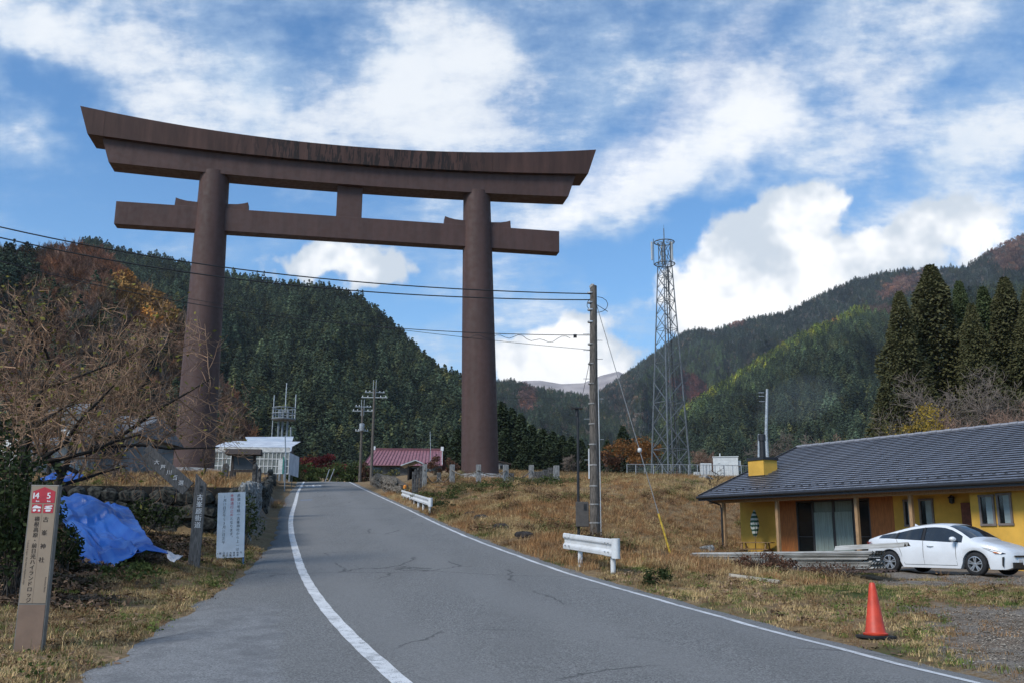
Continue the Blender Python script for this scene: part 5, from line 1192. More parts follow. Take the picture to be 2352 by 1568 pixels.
for y in (557, 607):
    z = TZ(y); ring = [(1.22 * math.cos(a), 1.22 * math.sin(a), z) for a in np.linspace(0, 2 * math.pi, 25)]; MB().tube(ring, .065, 6, False).build('platform_ring', M_TWR, tw)
    for a in np.linspace(0, 2 * math.pi, 9)[:-1]: MB().tube([(.3 * math.cos(a), .3 * math.sin(a), z), (1.22 * math.cos(a), 1.22 * math.sin(a), z)], .035, 4).build('ring_spoke', M_TWR, tw)
for c in range(4):
    a = cor[c]; b = cor[(c + 1) % 4]; z0, zm, z1 = TZ(607), TZ(582), TZ(557)
    for e in (a, b): MB().tube([(e[0] * .62, e[1] * .62, z0), (a[0] * .32, a[1] * .32, zm), (e[0] * .6, e[1] * .6, z1)], .04, 4).build('head_brace', M_TWR, tw)
    MB().tube([(a[0] * .5, a[1] * .5, z0 - .3), (a[0] * .5, a[1] * .5, z1)], .055, 6).build('head_leg', M_TWR, tw)
MB().tube([(0, 0, TZ(607)), (0, 0, TZ(525))], [.09, .06], 6).build('mast', M_TWR, tw); MB().tube([(0, 0, TZ(525)), (0, 0, TZ(517))], .015, 4).build('lightning_rod', M_TWR, tw)
for ang, r in ((197, 1.45), (100, .8), (330, .85)):
    a = R(ang - 28); x, y = r * math.cos(a), r * math.sin(a); MB().tube([(x, y, TZ(612)), (x, y, TZ(552))], .05, 6).build('antenna_pole', M_TWR, tw); MB().box((x * 1.16, y * 1.16, TZ(580)), (.20, .16, TZ(560) - TZ(602))).build('panel_antenna', mat('pale_antenna_cover', (.50, .51, .50), .5, .05, 4), tw, bevel=.03)
MB().tube([(.55, -.5, 0), (.25, -.22, lv[-1])], .07, 5).build('cable_tray', M_TRIM, tw)
lad = MB().tube([(1.7, .3, 0), (.62, .1, lv[-1])], .03, 4).build('ladder_rail', M_TWR, tw); MB().tube([(1.7, .7, 0), (.62, .4, lv[-1])], .03, 4).build('ladder_rail', M_TWR, tw)
# compound fence: posts, rails and mesh
def fence_run(px0, px1, Y, y_top, label, np_):
    a, b = at(px0, y_top, Y), at(px1, y_top + (2 if px1 > 1600 else 0), Y); z0 = min(gz(a.x, Y), gz(b.x, Y)); o = thing('wire_fence', (a.x, Y, z0), label, 'fence'); B = Vector((a.x, Y, z0)); ht = a.z - z0
    for i in range(np_): q = a.lerp(b, i / (np_ - 1)) - B; MB().tube([(q.x, 0, -.4), (q.x, 0, q.z)], .045, 6).build('post', M_GALV, o)
    MB().tube([a - B, b - B], .035, 6).build('top_rail', M_GALV, o); mb = MB(); n = int((b - a).length / .22)
    for i in range(n): x = (b.x - a.x) * i / n; mb.bar((x, .04, 0), (x, .04, ht - .03), .008, .008)
    for k in range(8): mb.bar((0, .05, ht * k / 8), (b.x - a.x, .05, ht * k / 8), .008, .008)
    tag(mb.build('wire_mesh', M_GALV, o), kind='stuff'); return o
fence_run(1440, 1662, 103, 1065, 'long wire-mesh fence on thin posts round the tower compound', 12); fence_run(1788 - 125, 1722, 103.4, 1067, 'short wire-mesh fence in front of the white equipment cabin', 4)
# equipment cabin and cabinets
cq_ = at(1646, 1100, 104); cz = gz(cq_.x, 104); M_CAB = mat('white_cabin_panel', (.62, .64, .63), .55, .06, 2)
cab = thing('equipment_cabin', (cq_.x, 105.5, cz), 'white box-shaped equipment cabin behind the fence by the house', 'cabin', rz=R(-14)); ww = at(1698, 1100, 105).x - cq_.x; hh = at(1670, 1048, 105).z - cz
MB().box((ww / 2, 1.2, hh / 2), (ww, 2.4, hh)).build('body', M_CAB, cab, bevel=.02); MB().box((ww / 2, 1.2, hh + .03), (ww + .14, 2.55, .08)).build('roof', M_CAB, cab); MB().box((ww * .42, -.012, hh * .42), (ww * .40, .03, hh * .74)).build('door', M_CAB, cab, bevel=.01); MB().box((ww * .23, -.04, hh * .72), (.20, .05, .06)).build('door_hinge', M_GALV, cab)
MB().box((ww + .14, .7, hh * .72), (.32, .75, .62)).build('air_conditioner', M_CAB, cab, bevel=.08); MB().box((ww + .10, 1.75, hh * .6), (.22, .55, .9)).build('duct_box', M_GALV, cab); MB().tube([(ww * .28, .6, hh), (ww * .28, .6, hh + .45)], [.05, .07], 8).build('roof_vent', M_CAB, cab)
for px_, wd, y0, lab in ((1622, 24, 1063, 'pale ribbed cabinet standing inside the fence beside the cabin'), (1640, 10, 1084, 'small pale box at the fence foot, beside the ribbed cabinet'), (1600, 12, 1083, 'small pale box at the foot of the tower')):
    q = at(px_, 1096, 106); z0 = gz(q.x, 106); w_ = wd * 106 / FPX; h = at(px_, y0, 106).z - z0; o = thing('cabinet', (q.x, 106, z0), lab, 'cabinet'); MB().box((0, 0, h / 2), (w_, .6, h)).build('body', M_CAB, o, bevel=.02)
    for k in range(3): MB().box((-w_ * .3 + k * w_ * .3, -.31, h * .55), (w_ * .06, .02, h * .75)).build('rib', M_GALV, o)

# ================================================================== houses and sheds beyond
def z3(X, Y_): return ((600 + X / 2.613) * .728, (1150 + Y_ / 2.613) * .728)
RYD = 118.0; a = at(*z3(1520, 698), RYD); b = at(*z3(2075, 690), RYD); e = at(*z3(1512, 822), RYD - 5); rz0 = gz(a.x, RYD - 5) if False else e.z - 1.6
rh = thing('farmhouse', (a.x, RYD - 5, rz0), 'low farmhouse with faded red ribbed metal roof by the far pole', 'house'); B = Vector((a.x, RYD - 5, rz0)); wdt = b.x - a.x
M_RROOF = mat('faded_red_roof', (.30, .135, .15), .5, .15, 2, col2=(.22, .09, .105)); M_RRIB = mat('red_roof_seam', (.15, .055, .065), .5, .1, 4); M_PLAS = mat('grey_plaster', (.13, .12, .11), .9, .2, 3)
ez, rzh = e.z - rz0, a.z - rz0
MB().add([(-.5, 0, ez), (wdt + .5, 0, ez), (wdt, 5, rzh), (0, 5, rzh), (-.5, 10, ez), (wdt + .5, 10, ez), (-.5, 0, ez - .08), (wdt + .5, 0, ez - .08)], [(0, 1, 2, 3), (3, 2, 5, 4), (6, 7, 1, 0)]).build('roof', M_RROOF, rh)
for i in range(23):
    f = i / 22; MB().bar((-.5 + (wdt + 1) * f, -.02, ez + .03), (wdt * f, 5, rzh + .03), .07, .07).build('roof_seam', M_RRIB, rh)
MB().bar((-.1, 5, rzh + .08), (wdt + .1, 5, rzh + .08), .35, .22).build('ridge_cap', M_RRIB, rh)
for x in (-.05, wdt + .05): MB().box((x, 5, rzh + .16), (.35, .5, .5)).build('ridge_end', M_WHITE, rh)
MB().box((wdt / 2, 5, ez / 2 - 1), (wdt - .5, 8.4, ez + 2)).build('wall', M_PLAS, rh)
for i in range(4): MB().box((1 + i * (wdt - 2) / 3, .78, ez * .55), (1.2, .06, .9)).build('window', M_GLASS, rh)
MB().add([(wdt - .2, 1, ez), (wdt - .2, 9, ez), (wdt - .2, 5, rzh - .15)], [(0, 1, 2)]).build('gable', M_PLAS, rh); MB().bar((wdt + .45, 0, ez), (wdt + .05, 5, rzh), .06, .2).build('verge', M_WHITE, rh)
a = at(*z3(1742, 836), 82); b = at(*z3(1925, 820), 82); pk = at(*z3(1862, 793), 82); z0 = gz(pk.x, 82) - .2; sh_ = thing('small_shed', (pk.x, 82, z0), 'small shed with shallow white roof behind the dark stone posts', 'shed')
A_ = lambda q: q - Vector((pk.x, 82, z0))
for s, t_ in ((a, pk), (pk, b)): MB().add([A_(s) + Vector((0, y, zz)) for y in (-.6, 2.2) for zz in (0, .09)] + [A_(t_) + Vector((0, y, zz)) for y in (-.6, 2.2) for zz in (0, .09)], [(0, 4, 6, 2), (1, 3, 7, 5), (0, 1, 5, 4), (2, 6, 7, 3), (0, 2, 3, 1), (4, 5, 7, 6)]).build('roof_panel', M_WHITE, sh_)
for s in (-.7, .7): MB().box((s * .9, .8, (A_(a).z) / 2), (.12, 2.2, A_(a).z + .05)).build('side_wall', M_DARKWOOD, sh_)
MB().box((0, 1.8, A_(a).z / 2), (1.2, .1, A_(a).z)).build('back_wall', M_DARKWOOD, sh_)
a = at(1138, 1055, 112); b = at(1171, 1062, 112); z0 = gz(a.x, 112) - .3; bs = thing('outbuilding', (a.x, 112, z0), 'small grey outbuilding with dark roof half hidden by the gate pillar', 'outbuilding'); w_ = b.x - a.x; h = a.z - z0
MB().box((w_ * .35, 1.5, h * .38), (w_ * 1.0, 3, h * .78)).build('wall', mat('grey_board_wall', (.24, .235, .23), .9, .15, 4), bs); MB().add([(-.8, -.3, h + .15), (w_ + .2, -.3, h - .45), (w_ + .2, 3.3, h - .45), (-.8, 3.3, h + .15), (-.8, -.3, h), (w_ + .2, -.3, h - .58), (w_ + .2, 3.3, h - .58), (-.8, 3.3, h)], [(0, 1, 2, 3), (7, 6, 5, 4), (0, 4, 5, 1), (1, 5, 6, 2), (2, 6, 7, 3), (3, 7, 4, 0)]).build('roof', M_DARKWOOD, bs); MB().box((w_ * .5, -.02, h * .45), (.6, .05, .5)).build('window', M_GLASS, bs)
# greenhouse
GY_ = 74.0; a = at(*zq(380, 600), GY_); b = at(*zq(1605, 600), GY_); gz0 = gz((a.x + b.x) / 2, GY_) - .1; gh = thing('greenhouse', (a.x, GY_, gz0), 'low greenhouse with white frame and clouded panes beside the road', 'greenhouse', rz=R(2)); gw_ = b.x - a.x; ght = at(*zq(900, 235), GY_).z - gz0
M_GH = mat('clouded_pane', (.24, .25, .235), .35, .25, .8, col2=(.13, .145, .13)); M_GHW = mat('white_frame_paint', (.60, .60, .58), .6, .12, 4); M_FILM = mat('white_film_roof', (.62, .65, .68), .45, .15, 1.2, col2=(.44, .47, .52))
npn = 18
for i in range(npn):
    x = gw_ * (i + .5) / npn; MB().box((x, .02, ght / 2), (gw_ / npn - .05, .012, ght - .1)).build('pane', M_GH, gh)
for i in range(npn + 1): MB().box((gw_ * i / npn, 0, ght / 2), (.06, .06, ght)).build('mullion', M_GHW, gh)
for f in (.02, .36, .70, 1.0): MB().box((gw_ / 2, -.005, ght * f), (gw_ + .06, .055, .07)).build('rail', M_GHW, gh)
MB().box((gw_ / 2, -.04, ght + .22), (gw_ + .1, .08, .38)).build('eave_board', M_GHW, gh)
MB().add([(-.1, -.1, ght + .40), (gw_ + .1, -.1, ght + .40), (gw_ + .1, 4, ght + 1.3), (-.1, 4, ght + 1.3)], [(0, 1, 2, 3)]).build('roof', M_FILM, gh); MB().box((gw_ + .02, 2, ght / 2), (.06, 4, ght)).build('end_wall', M_FILM, gh); MB().box((-.02, 2, ght / 2), (.06, 4, ght)).build('end_wall', M_FILM, gh)
MB().box((gw_ * .90, -.10, ght * .35), (.4, .15, ght * .7)).build('door', M_GHW, gh); MB().box((gw_ * .935, -.16, ght * .40), (.12, .06, ght * .8)).build('green_net_roll', mat('green_net', (.05, .22, .19), .8, .2, 8), gh)
WYD = 84.0; r0 = at(*zq(905, 28), WYD + 3); r1 = at(*zq(1705, 22), WYD + 3); e0 = at(*zq(795, 212), WYD - 2); e1 = at(*zq(1668, 218), WYD - 2); bz0 = gz(e0.x, WYD); wb = thing('barn', (e0.x, WYD - 2, bz0), 'barn with a broad pale patched roof behind the greenhouse', 'barn'); B = Vector((e0.x, WYD - 2, bz0))
m0, m1 = e0.lerp(r0, .55), e1.lerp(r1, .55); M_BARN = mat('pale_patched_roof', (.52, .56, .60), .5, .2, .6, col2=(.36, .41, .48))
MB().add([e0 - B, e1 - B, m1 - B, m0 - B], [(0, 1, 2, 3)]).build('lower_roof', M_BARN, wb); up2 = Vector((0, 0, .25)); MB().add([m0 - B + up2 + Vector((.5, -.2, 0)), m1 - B + up2 + Vector((0, -.2, 0)), r1 - B + up2, r0 - B + up2], [(0, 1, 2, 3)]).build('upper_roof', M_BARN, wb)
MB().add([e1 - B + Vector((.02, 0, -.02)), r1 - B + Vector((.02, 0, 0)), (r1.x - B.x, 5.5, 0), (e1.x - B.x, .3, 0)], [(0, 3, 2, 1)]).build('end_wall', M_DARKWOOD, wb); MB().box(((e1.x - B.x) / 2, .6, (e0.z - bz0) / 2), (e1.x - B.x - .3, .2, e0.z - bz0 - .1)).build('front_wall', M_DARKWOOD, wb)
# antenna mast with ring platform
AY = 100.0; q = at(654, 1030, AY); az0 = 7.2; am = thing('antenna_mast', (q.x, AY, az0), 'grey mast carrying a round railed platform and three whip antennas', 'antenna mast'); AZ_ = lambda y: at(654, y, AY).z - az0; AXp = lambda p: at(p, 960, AY).x - q.x; M_MAST = mat('dull_mast_steel', (.20, .23, .26), .6, .1, 3)
for p in (641, 650, 661): MB().tube([(AXp(p), 0, 0), (AXp(p), 0, AZ_(940))], .12, 8).build('column', M_MAST, am)
rr = (AXp(678) - AXp(625)) / 2; cx_ = AXp(651.5)
for y in (937, 950, 962): MB().tube([(cx_ + rr * math.cos(t_), rr * math.sin(t_), AZ_(y)) for t_ in np.linspace(0, 2 * math.pi, 29)], .055, 5, False).build('railing_ring', M_MAST, am)
MB().lathe([(rr, AZ_(964)), (rr, AZ_(962))], 28, Matrix.Translation((cx_, 0, 0))).build('deck', M_MAST, am)
for k in range(12): t_ = 2 * math.pi * k / 12; MB().tube([(cx_ + rr * math.cos(t_), rr * math.sin(t_), AZ_(963)), (cx_ + rr * math.cos(t_), rr * math.sin(t_), AZ_(937))], .03, 4).build('baluster', M_MAST, am)
for p, y0, y1 in ((627, 907, 1005), (654, 879, 945), (677, 905, 960)): MB().tube([(AXp(p), 0, AZ_(y1)), (AXp(p), 0, AZ_(y0))], .06, 6).build('whip_antenna', M_GALV, am)
pole_thing('utility_pole', 668, 980, 1040, 96, .10, .09, M_MAST, 'short stout grey pole right of the antenna mast', base=7.3); pole_thing('utility_pole', 655, 1000, 1090, 70, .05, .04, M_GALV, 'thin grey pole standing in front of the greenhouse end', base=None)
# yellow curve sign
q = at(672, 1067, 78); z0 = gz(q.x, 78); ys = thing('road_sign', (q.x, 78, z0), 'small yellow diamond warning sign by the greenhouse', 'road sign'); MB().tube([(0, .03, -.2), (0, .03, q.z - z0 + .3)], .03, 6).build('post', M_GALV, ys); pl_ = MB().box((0, 0, 0), (.62, .02, .62), Matrix.Translation((0, 0, q.z - z0)) @ Matrix.Rotation(R(45), 4, 'Y')).build('plate', mat('yellow_sign_face', (.70, .36, .02), .5, .1, 6), ys)
MB().tube([(.06, -.02, q.z - z0 - .26), (.07, -.02, q.z - z0 - .05), (-.08, -.02, q.z - z0 + .06), (-.06, -.02, q.z - z0 + .26)], .045, 6).build('arrow', M_BLACK, pl_)
# buildings half hidden by the bare tree
def block(name, px0, px1, y0, y1, Y, m, label, cat, roof=None, deep=4.0, extra=None):
    a = at(px0, y1, Y); b = at(px1, y1, Y); z0 = min(gz(a.x, Y), a.z) - .2; h = at((px0 + px1) / 2, y0, Y).z - z0; o = thing(name, (a.x, Y, z0), label, cat); w_ = b.x - a.x
    MB().box((w_ / 2, deep / 2, h / 2), (w_, deep, h)).build('wall', m, o)
    if roof: MB().add([(-.4, -.5, h - .1), (w_ + .4, -.5, h - .1), (w_ + .4, deep * .5, h + roof), (-.4, deep * .5, h + roof), (w_ + .4, deep + .5, h - .1), (-.4, deep + .5, h - .1), (-.4, -.5, h - .25), (w_ + .4, -.5, h - .25)], [(0, 1, 2, 3), (3, 2, 4, 5), (6, 7, 1, 0), (0, 3, 5), (1, 4, 2)]).build('roof', mat('grey_house_roof', (.15, .155, .165), .7, .2, 2), o)
    return o, w_, h
o, w_, h = block('grey_house', 172, 292, 992, 1066, 45, mat('grey_house_wall', (.22, .225, .225), .9, .2, 1.2), 'grey house wall and roof behind the bare tree', 'house', 1.2, 6)
for x0_, x1_ in ((.12, .40), (.48, .9)): MB().box((w_ * (x0_ + x1_) / 2, -.02, h * .68), (w_ * (x1_ - x0_), .06, h * .46)).build('opening', mat('dark_interior', (.018, .018, .02), .6, .2, 2), o)
MB().box((w_ * .55, -.06, h * .32), (w_ * .9, .05, .1)).build('sill', M_CONC, o)
o, w_, h = block('white_shed', 130, 172, 940, 1060, 43, mat('dirty_white_panel', (.46, .46, .43), .8, .2, 1.5, stretch=(4, 4, .6)), 'tall dirty-white shed wall left of the grey house', 'shed', .5, 3); MB().box((w_ * .6, -.03, h * .5), (.9, .06, 1.6)).build('door', M_GHW, o)
o, w_, h = block('white_shed', 86, 128, 1010, 1062, 41, mat('dirty_white_panel', (.46, .46, .43), .8), 'low white shed behind the trunks of the bare tree', 'shed', .3, 3); MB().tube([(w_ * .2, -.1, 0), (w_ * .2, -.1, h)], .06, 6).build('drainpipe', M_GALV, o)
q = at(36, 1070, 40); z0 = gz(q.x, 40); ch = thing('covered_heap', (q.x, 40, z0 - .1), 'rounded heap under a dirty white cover at the left edge', 'covered heap'); hh = at(36, 998, 40).z - z0
def lump(r, h, seed, n=26, m=9, amp=.10):
    rs = np.random.RandomState(seed); ph = rs.rand(6) * 6; mb = MB(); vs = []
    for i in range(m):
        u = i / (m - 1); rad = r * math.cos(u * math.pi / 2) ** .55
        for k in range(n): a = 2 * math.pi * k / n; f = 1 + amp * (math.sin(3 * a + ph[0] + u * 3) + .6 * math.sin(7 * a + ph[1] - u * 5)); vs.append((rad * f * math.cos(a), rad * f * math.sin(a), h * math.sin(u * math.pi / 2) * (1 + .05 * math.sin(2 * a + ph[2]))))
    return mb.add(vs, [(i * n + k, i * n + (k + 1) % n, (i + 1) * n + (k + 1) % n, (i + 1) * n + k) for i in range(m - 1) for k in range(n)] + [tuple((m - 1) * n + k for k in range(n))])
lump(.85, hh, 3).build('cover', mat('dirty_white_sheet', (.52, .52, .49), .7, .2, 3), ch, smooth=True); MB().tube([(.9 * math.cos(a), .9 * math.sin(a), hh * .32) for a in np.linspace(0, 6.28, 20)], .02, 4).build('cord', M_ROPE, ch)

# ================================================================== blue tarpaulin
M_TARP = mat('blue_tarpaulin', (.017, .100, .39), .36, .18, 1.6, .25, 9, spec=.5, col2=(.014, .075, .33))
def sheet(name, corners, nu, nv, amp, m, label, cat, seed, parent=None, sagf=0.0):
    """wrinkled sheet hung between boundary points (two rows: top edge and bottom edge)"""
    T_, B_ = [Vector(q) for q in corners[0]], [Vector(q) for q in corners[1]]; rs = np.random.RandomState(seed); ph = rs.rand(10) * 6.28; vs = []
    def ev(P, u): f = u * (len(P) - 1); i = min(int(f), len(P) - 2); return P[i].lerp(P[i + 1], f - i)
    nrm = ((T_[-1] - T_[0]).cross(B_[0] - T_[0])).normalized()
    if nrm.y > 0: nrm = -nrm
    lines = [(rs.rand(), rs.rand(), rs.normal(.7, .6), rs.uniform(.03, .11), rs.choice([-1, 1]) * rs.uniform(.3, 1.0), rs.uniform(.3, 1.1)) for _ in range(30)]
    for j in range(nv + 1):
        for i in range(nu + 1):
            u, v_ = i / nu, j / nv; q = ev(T_, u).lerp(ev(B_, u), v_)
            wv = amp * (.55 * math.sin(6 * u + 5 * v_ + ph[0]) + .4 * abs(math.sin(11 * u - 7 * v_ + ph[1])) + .3 * abs(math.sin(17 * v_ + 6 * u + ph[2])) + .22 * abs(math.sin(31 * u + 13 * v_ + ph[3])) + .15 * math.sin(45 * v_ - 22 * u + ph[4]))
            wv = amp * .30 * math.sin(4 * u + 3 * v_ + ph[0])
            for lu, lv, la, lw, lh, ll in lines:
                c_, s_ = math.cos(la), math.sin(la); du, dv_ = u - lu, v_ - lv; al, ac = du * c_ + dv_ * s_, -du * s_ + dv_ * c_
                if abs(al) < ll and abs(ac) < lw * 2: wv += amp * .75 * lh * max(0, 1 - abs(ac) / lw) * (1 - abs(al) / ll) + amp * .3 * lh * (ac / lw) * max(0, 1 - abs(ac) / (2 * lw)) * (1 - abs(al) / ll)
            ed = .35 + .65 * min(1, 4 * min(u, 1 - u)); vs.append(q + nrm * wv * ed + Vector((0, 0, -sagf * math.sin(math.pi * v_) )))
    mb = MB().add(vs, [(j * (nu + 1) + i, (j + 1) * (nu + 1) + i, (j + 1) * (nu + 1) + i + 1, j * (nu + 1) + i + 1) for j in range(nv) for i in range(nu)])
    o = mb.build(name, m, parent, smooth=True); sm = o.modifiers.new('thick', 'SOLIDIFY'); sm.thickness = .01
    if label: tag(o, label, cat)
    return o
tp_top = [at(118, 1138, 23.6), at(180, 1140, 23.4), at(250, 1150, 23.6), at(296, 1163, 23.5)]
tp_bot = [at(190, 1296, 18.9), at(245, 1298, 18.6), at(300, 1275, 18.9), at(352, 1250, 19.6)]
tarp = sheet('tarpaulin', (tp_top, tp_bot), 110, 80, .17, M_TARP, 'crumpled blue tarpaulin hanging down the bank left of the signpost', 'tarpaulin', 4)
sheet('tarp_tail', ([at(300, 1255, 19.5), at(330, 1246, 19.6), at(355, 1252, 19.6), at(384, 1264, 19.5)], [at(300, 1270, 19.0), at(335, 1262, 19.2), at(360, 1264, 19.3), at(386, 1270, 19.3)]), 20, 5, .03, M_TARP, None, None, 9, tarp)
sheet('plastic_bag', ([at(378, 1262, 19.6), at(395, 1268, 19.6), at(420, 1274, 19.5)], [at(386, 1280, 19.1), at(400, 1288, 19.0), at(410, 1284, 19.2)]), 14, 8, .05, mat('pale_plastic', (.50, .50, .52), .5, .1, 6), 'scrap of pale plastic at the end of the blue tarpaulin', 'plastic scrap', 12)
for px_, py, w_, lab, sd in ((150, 1103, 60, 'small blue sheet lying on top of the terrace wall', 2), (128, 1085, 34, 'scrap of blue sheet at the foot of the bare tree', 5)):
    a = at(px_ - w_ / 2, py, 27); b = at(px_ + w_ / 2, py, 27); c = at(px_, py + 9, 26.2); z = gz(a.x, 27) + .05
    sheet('tarpaulin', ([(a.x, 27.4, z + .35), ((a.x + b.x) / 2, 27.5, z + .45), (b.x, 27.4, z + .3)], [(a.x - .1, 26.2, z), ((a.x + b.x) / 2, 26.0, z + .05), (b.x + .1, 26.2, z)]), 24, 12, .08, M_TARP, lab, 'tarpaulin', sd)

# ================================================================== stone walls
def stone_meshes(n=7, seed=1):
    out = []; rn = random.Random(seed)
    for i in range(n):
        bm = bmesh.new(); bmesh.ops.create_cube(bm, size=1.0); bmesh.ops.bevel(bm, geom=bm.edges[:] + bm.verts[:], offset=.22, segments=1, affect='EDGES')
        for v_ in bm.verts: v_.co = Vector((v_.co.x * rn.uniform(.82, 1.12), v_.co.y * rn.uniform(.85, 1.1), v_.co.z * rn.uniform(.82, 1.12))) + Vector((rn.gauss(0, .03), rn.gauss(0, .03), rn.gauss(0, .03)))
        me = D.meshes.new('stone'); bm.to_mesh(me); bm.free(); out.append(me)
    return out
def dup_mesh(ms, m): 
    r = []
    for me in ms: c = me.copy(); c.materials.clear(); c.materials.append(m); r.append(c)
    return r
ST = stone_meshes(); ST_D = dup_mesh(ST, mat('mossy_dark_wall_stone', (.048, .047, .038), .95, .45, 4, .6, 20)); ST_P = dup_mesh(ST, mat('pale_wall_stone', (.235, .235, .225), .9, .4, 5, .6, 24)); ST_R = dup_mesh(ST, mat('brown_rubble_stone', (.17, .145, .115), .95, .4, 4, .6, 20))
def stone_wall(label, base_line, top_z, size, meshes, out_dir, backing, limit=300, jit=.12, diag=0.0, name='stone_wall'):
    """base_line: list of (x, y); stones fill from the ground to top_z(x, y)"""
    P = [Vector((x, y)) for x, y in base_line]; mid = P[len(P) // 2]; z0 = gz(mid.x + .0, mid.y); o = thing(name, (mid.x, mid.y, z0), label, 'stone wall'); rn = random.Random(len(label)); n = 0; B = Vector((mid.x, mid.y, z0)); mb = MB()
    od = Vector((out_dir[0], out_dir[1], 0)).normalized()
    for a, b in zip(P[:-1], P[1:]):
        L = (b - a).length; d = (b - a).normalized(); ang = math.atan2(d.y, d.x); zl = lambda q: gz(q.x + od.x * .7, q.y + od.y * .7) - .15
        h = lambda q: top_z(q.x, q.y); vs = [Vector((q.x, q.y, z)) - od * .12 - B for q, z in ((a, zl(a)), (b, zl(b)), (b, h(b) - .05), (a, h(a) - .05))]; mb.add(vs + [v_ - od * .5 for v_ in vs], [(0, 1, 2, 3), (7, 6, 5, 4), (3, 2, 6, 7), (0, 3, 7, 4), (1, 5, 6, 2)])
        rows = max(1, int(max(h(a) - zl(a), h(b) - zl(b)) / (size * .78)))
        for r in range(rows + 1):
            x = rn.uniform(0, size * .6)
            while x < L:
                q = a + d * x; zb_, zt_ = zl(q), h(q); s = size * rn.uniform(.7, 1.45); z = zb_ + (r + .5) * size * .78
                if z < zt_ - size * .15 and n < limit:
                    st = D.objects.new('stone', meshes[rn.randrange(len(meshes))]); COL.objects.link(st); st.parent = o; st.location = Vector((q.x, q.y, z + rn.uniform(-.03, .03))) - B + od * rn.uniform(-jit, jit * .5); st.rotation_euler = (rn.uniform(-.3, .3), diag + rn.uniform(-.35, .35), ang + rn.uniform(-.2, .2)); st.scale = (s, size * .7, size * rn.uniform(.75, 1.05)); n += 1
                x += s * .93
    mb.build('earth_core', backing, o); return o
M_EARTH = mat('dark_wall_earth', (.022, .018, .014), .95, .3, 4)
stone_wall('dark mossy retaining wall behind the blue tarpaulin', [(-17, 25.3), (-14.5, 25.3), (-12, 25.35), (-10, 26.1), (-7.65, 26.85)], lambda x, y: float(terr(np.array([x]), np.array([y + .8]))[0]) + .03, .44, ST_D, (0.1, -1), M_EARTH)
stone_wall('pale dry-stone wall running uphill along the road behind the white notice', [(-7.6, 26.9), (-8.35, 30), (-9.2, 33.5), (-10.1, 37.2), (-10.8, 40)], lambda x, y: float(terr(np.array([x - .5]), np.array([y]))[0]) + .05, .36, ST_P, (1, .22), M_EARTH, diag=.5)
stone_wall('low dark stone wall below the terrace, beyond the pale wall', [(-10.9, 41.2), (-11.8, 45), (-12.7, 48.5)], lambda x, y: float(terr(np.array([x - .5]), np.array([y]))[0]) + .05, .4, ST_D, (1, .22), M_EARTH)
stone_wall('dark bank wall under the greenhouse beside the road', [(-13.4, 51), (-15.6, 60), (-17.6, 68), (-19.0, 74.5)], lambda x, y: float(terr(np.array([x - .5]), np.array([y]))[0]) + .1, .55, ST_D, (1, .22), M_EARTH)
def bank(px_pts, lift): return [hit(a, b).xy for a, b in px_pts]
bp = [at(1.0 * p, y, Y) for p, y, Y in ((905, 1128, 62), (880, 1117, 68), (862, 1108, 76), (846, 1104, 86))]
stone_wall('rough stone bank at the right edge of the road below the crest', [(q.x + .3, q.y) for q in bp], lambda x, y: gz(x - .3, y) + float(np.interp(y, [60, 66, 74, 86], [.55, 1.15, 1.25, .5])), .55, ST_R, (-1, -.25), mat('bank_earth', (.10, .075, .05), .95, .3, 3), diag=.6)
# slabs set in the slope
for i, (px_, py, wd) in enumerate(((1082, 1184, 30), (1105, 1191, 36), (1150, 1213, 40), (1202, 1233, 44))):
    q = hit(px_, py); w_ = wd * q.y / FPX; mb = lump(w_ * .5, .12, 40 + i, 14, 4, .12); o = mb.build('stepping_slab', mat('dark_slab_stone', (.028, .024, .022), .95, .3, 6, .5, 20)); o.location = q + Vector((0, 0, .03)); o.scale = (1, .6, 1.3); o.rotation_euler = (R(10), 0, R(-20)); tag(o, '%s dark flat slab in the dry grass slope below the gate' % ('farthest', 'second-farthest', 'third', 'nearest')[i], 'stone slab', 'slabs in the grass slope')
q = at(1622, 1088, 64); q = on(q.x, q.y); o = D.objects.new('boulder', ST_P[2]); COL.objects.link(o); o.location = q + Vector((0, 0, .12)); o.scale = (.95, .6, .5); o.rotation_euler = (.1, .15, .4); tag(o, 'pale grey boulder in the dry grass below the equipment cabin', 'boulder')
q = hit(1625, 1265); o = D.objects.new('boulder', ST_P[4]); COL.objects.link(o); o.location = q + Vector((0, 0, .05)); o.scale = (.55, .4, .4); tag(o, 'small grey boulder left of the first porch post', 'boulder')
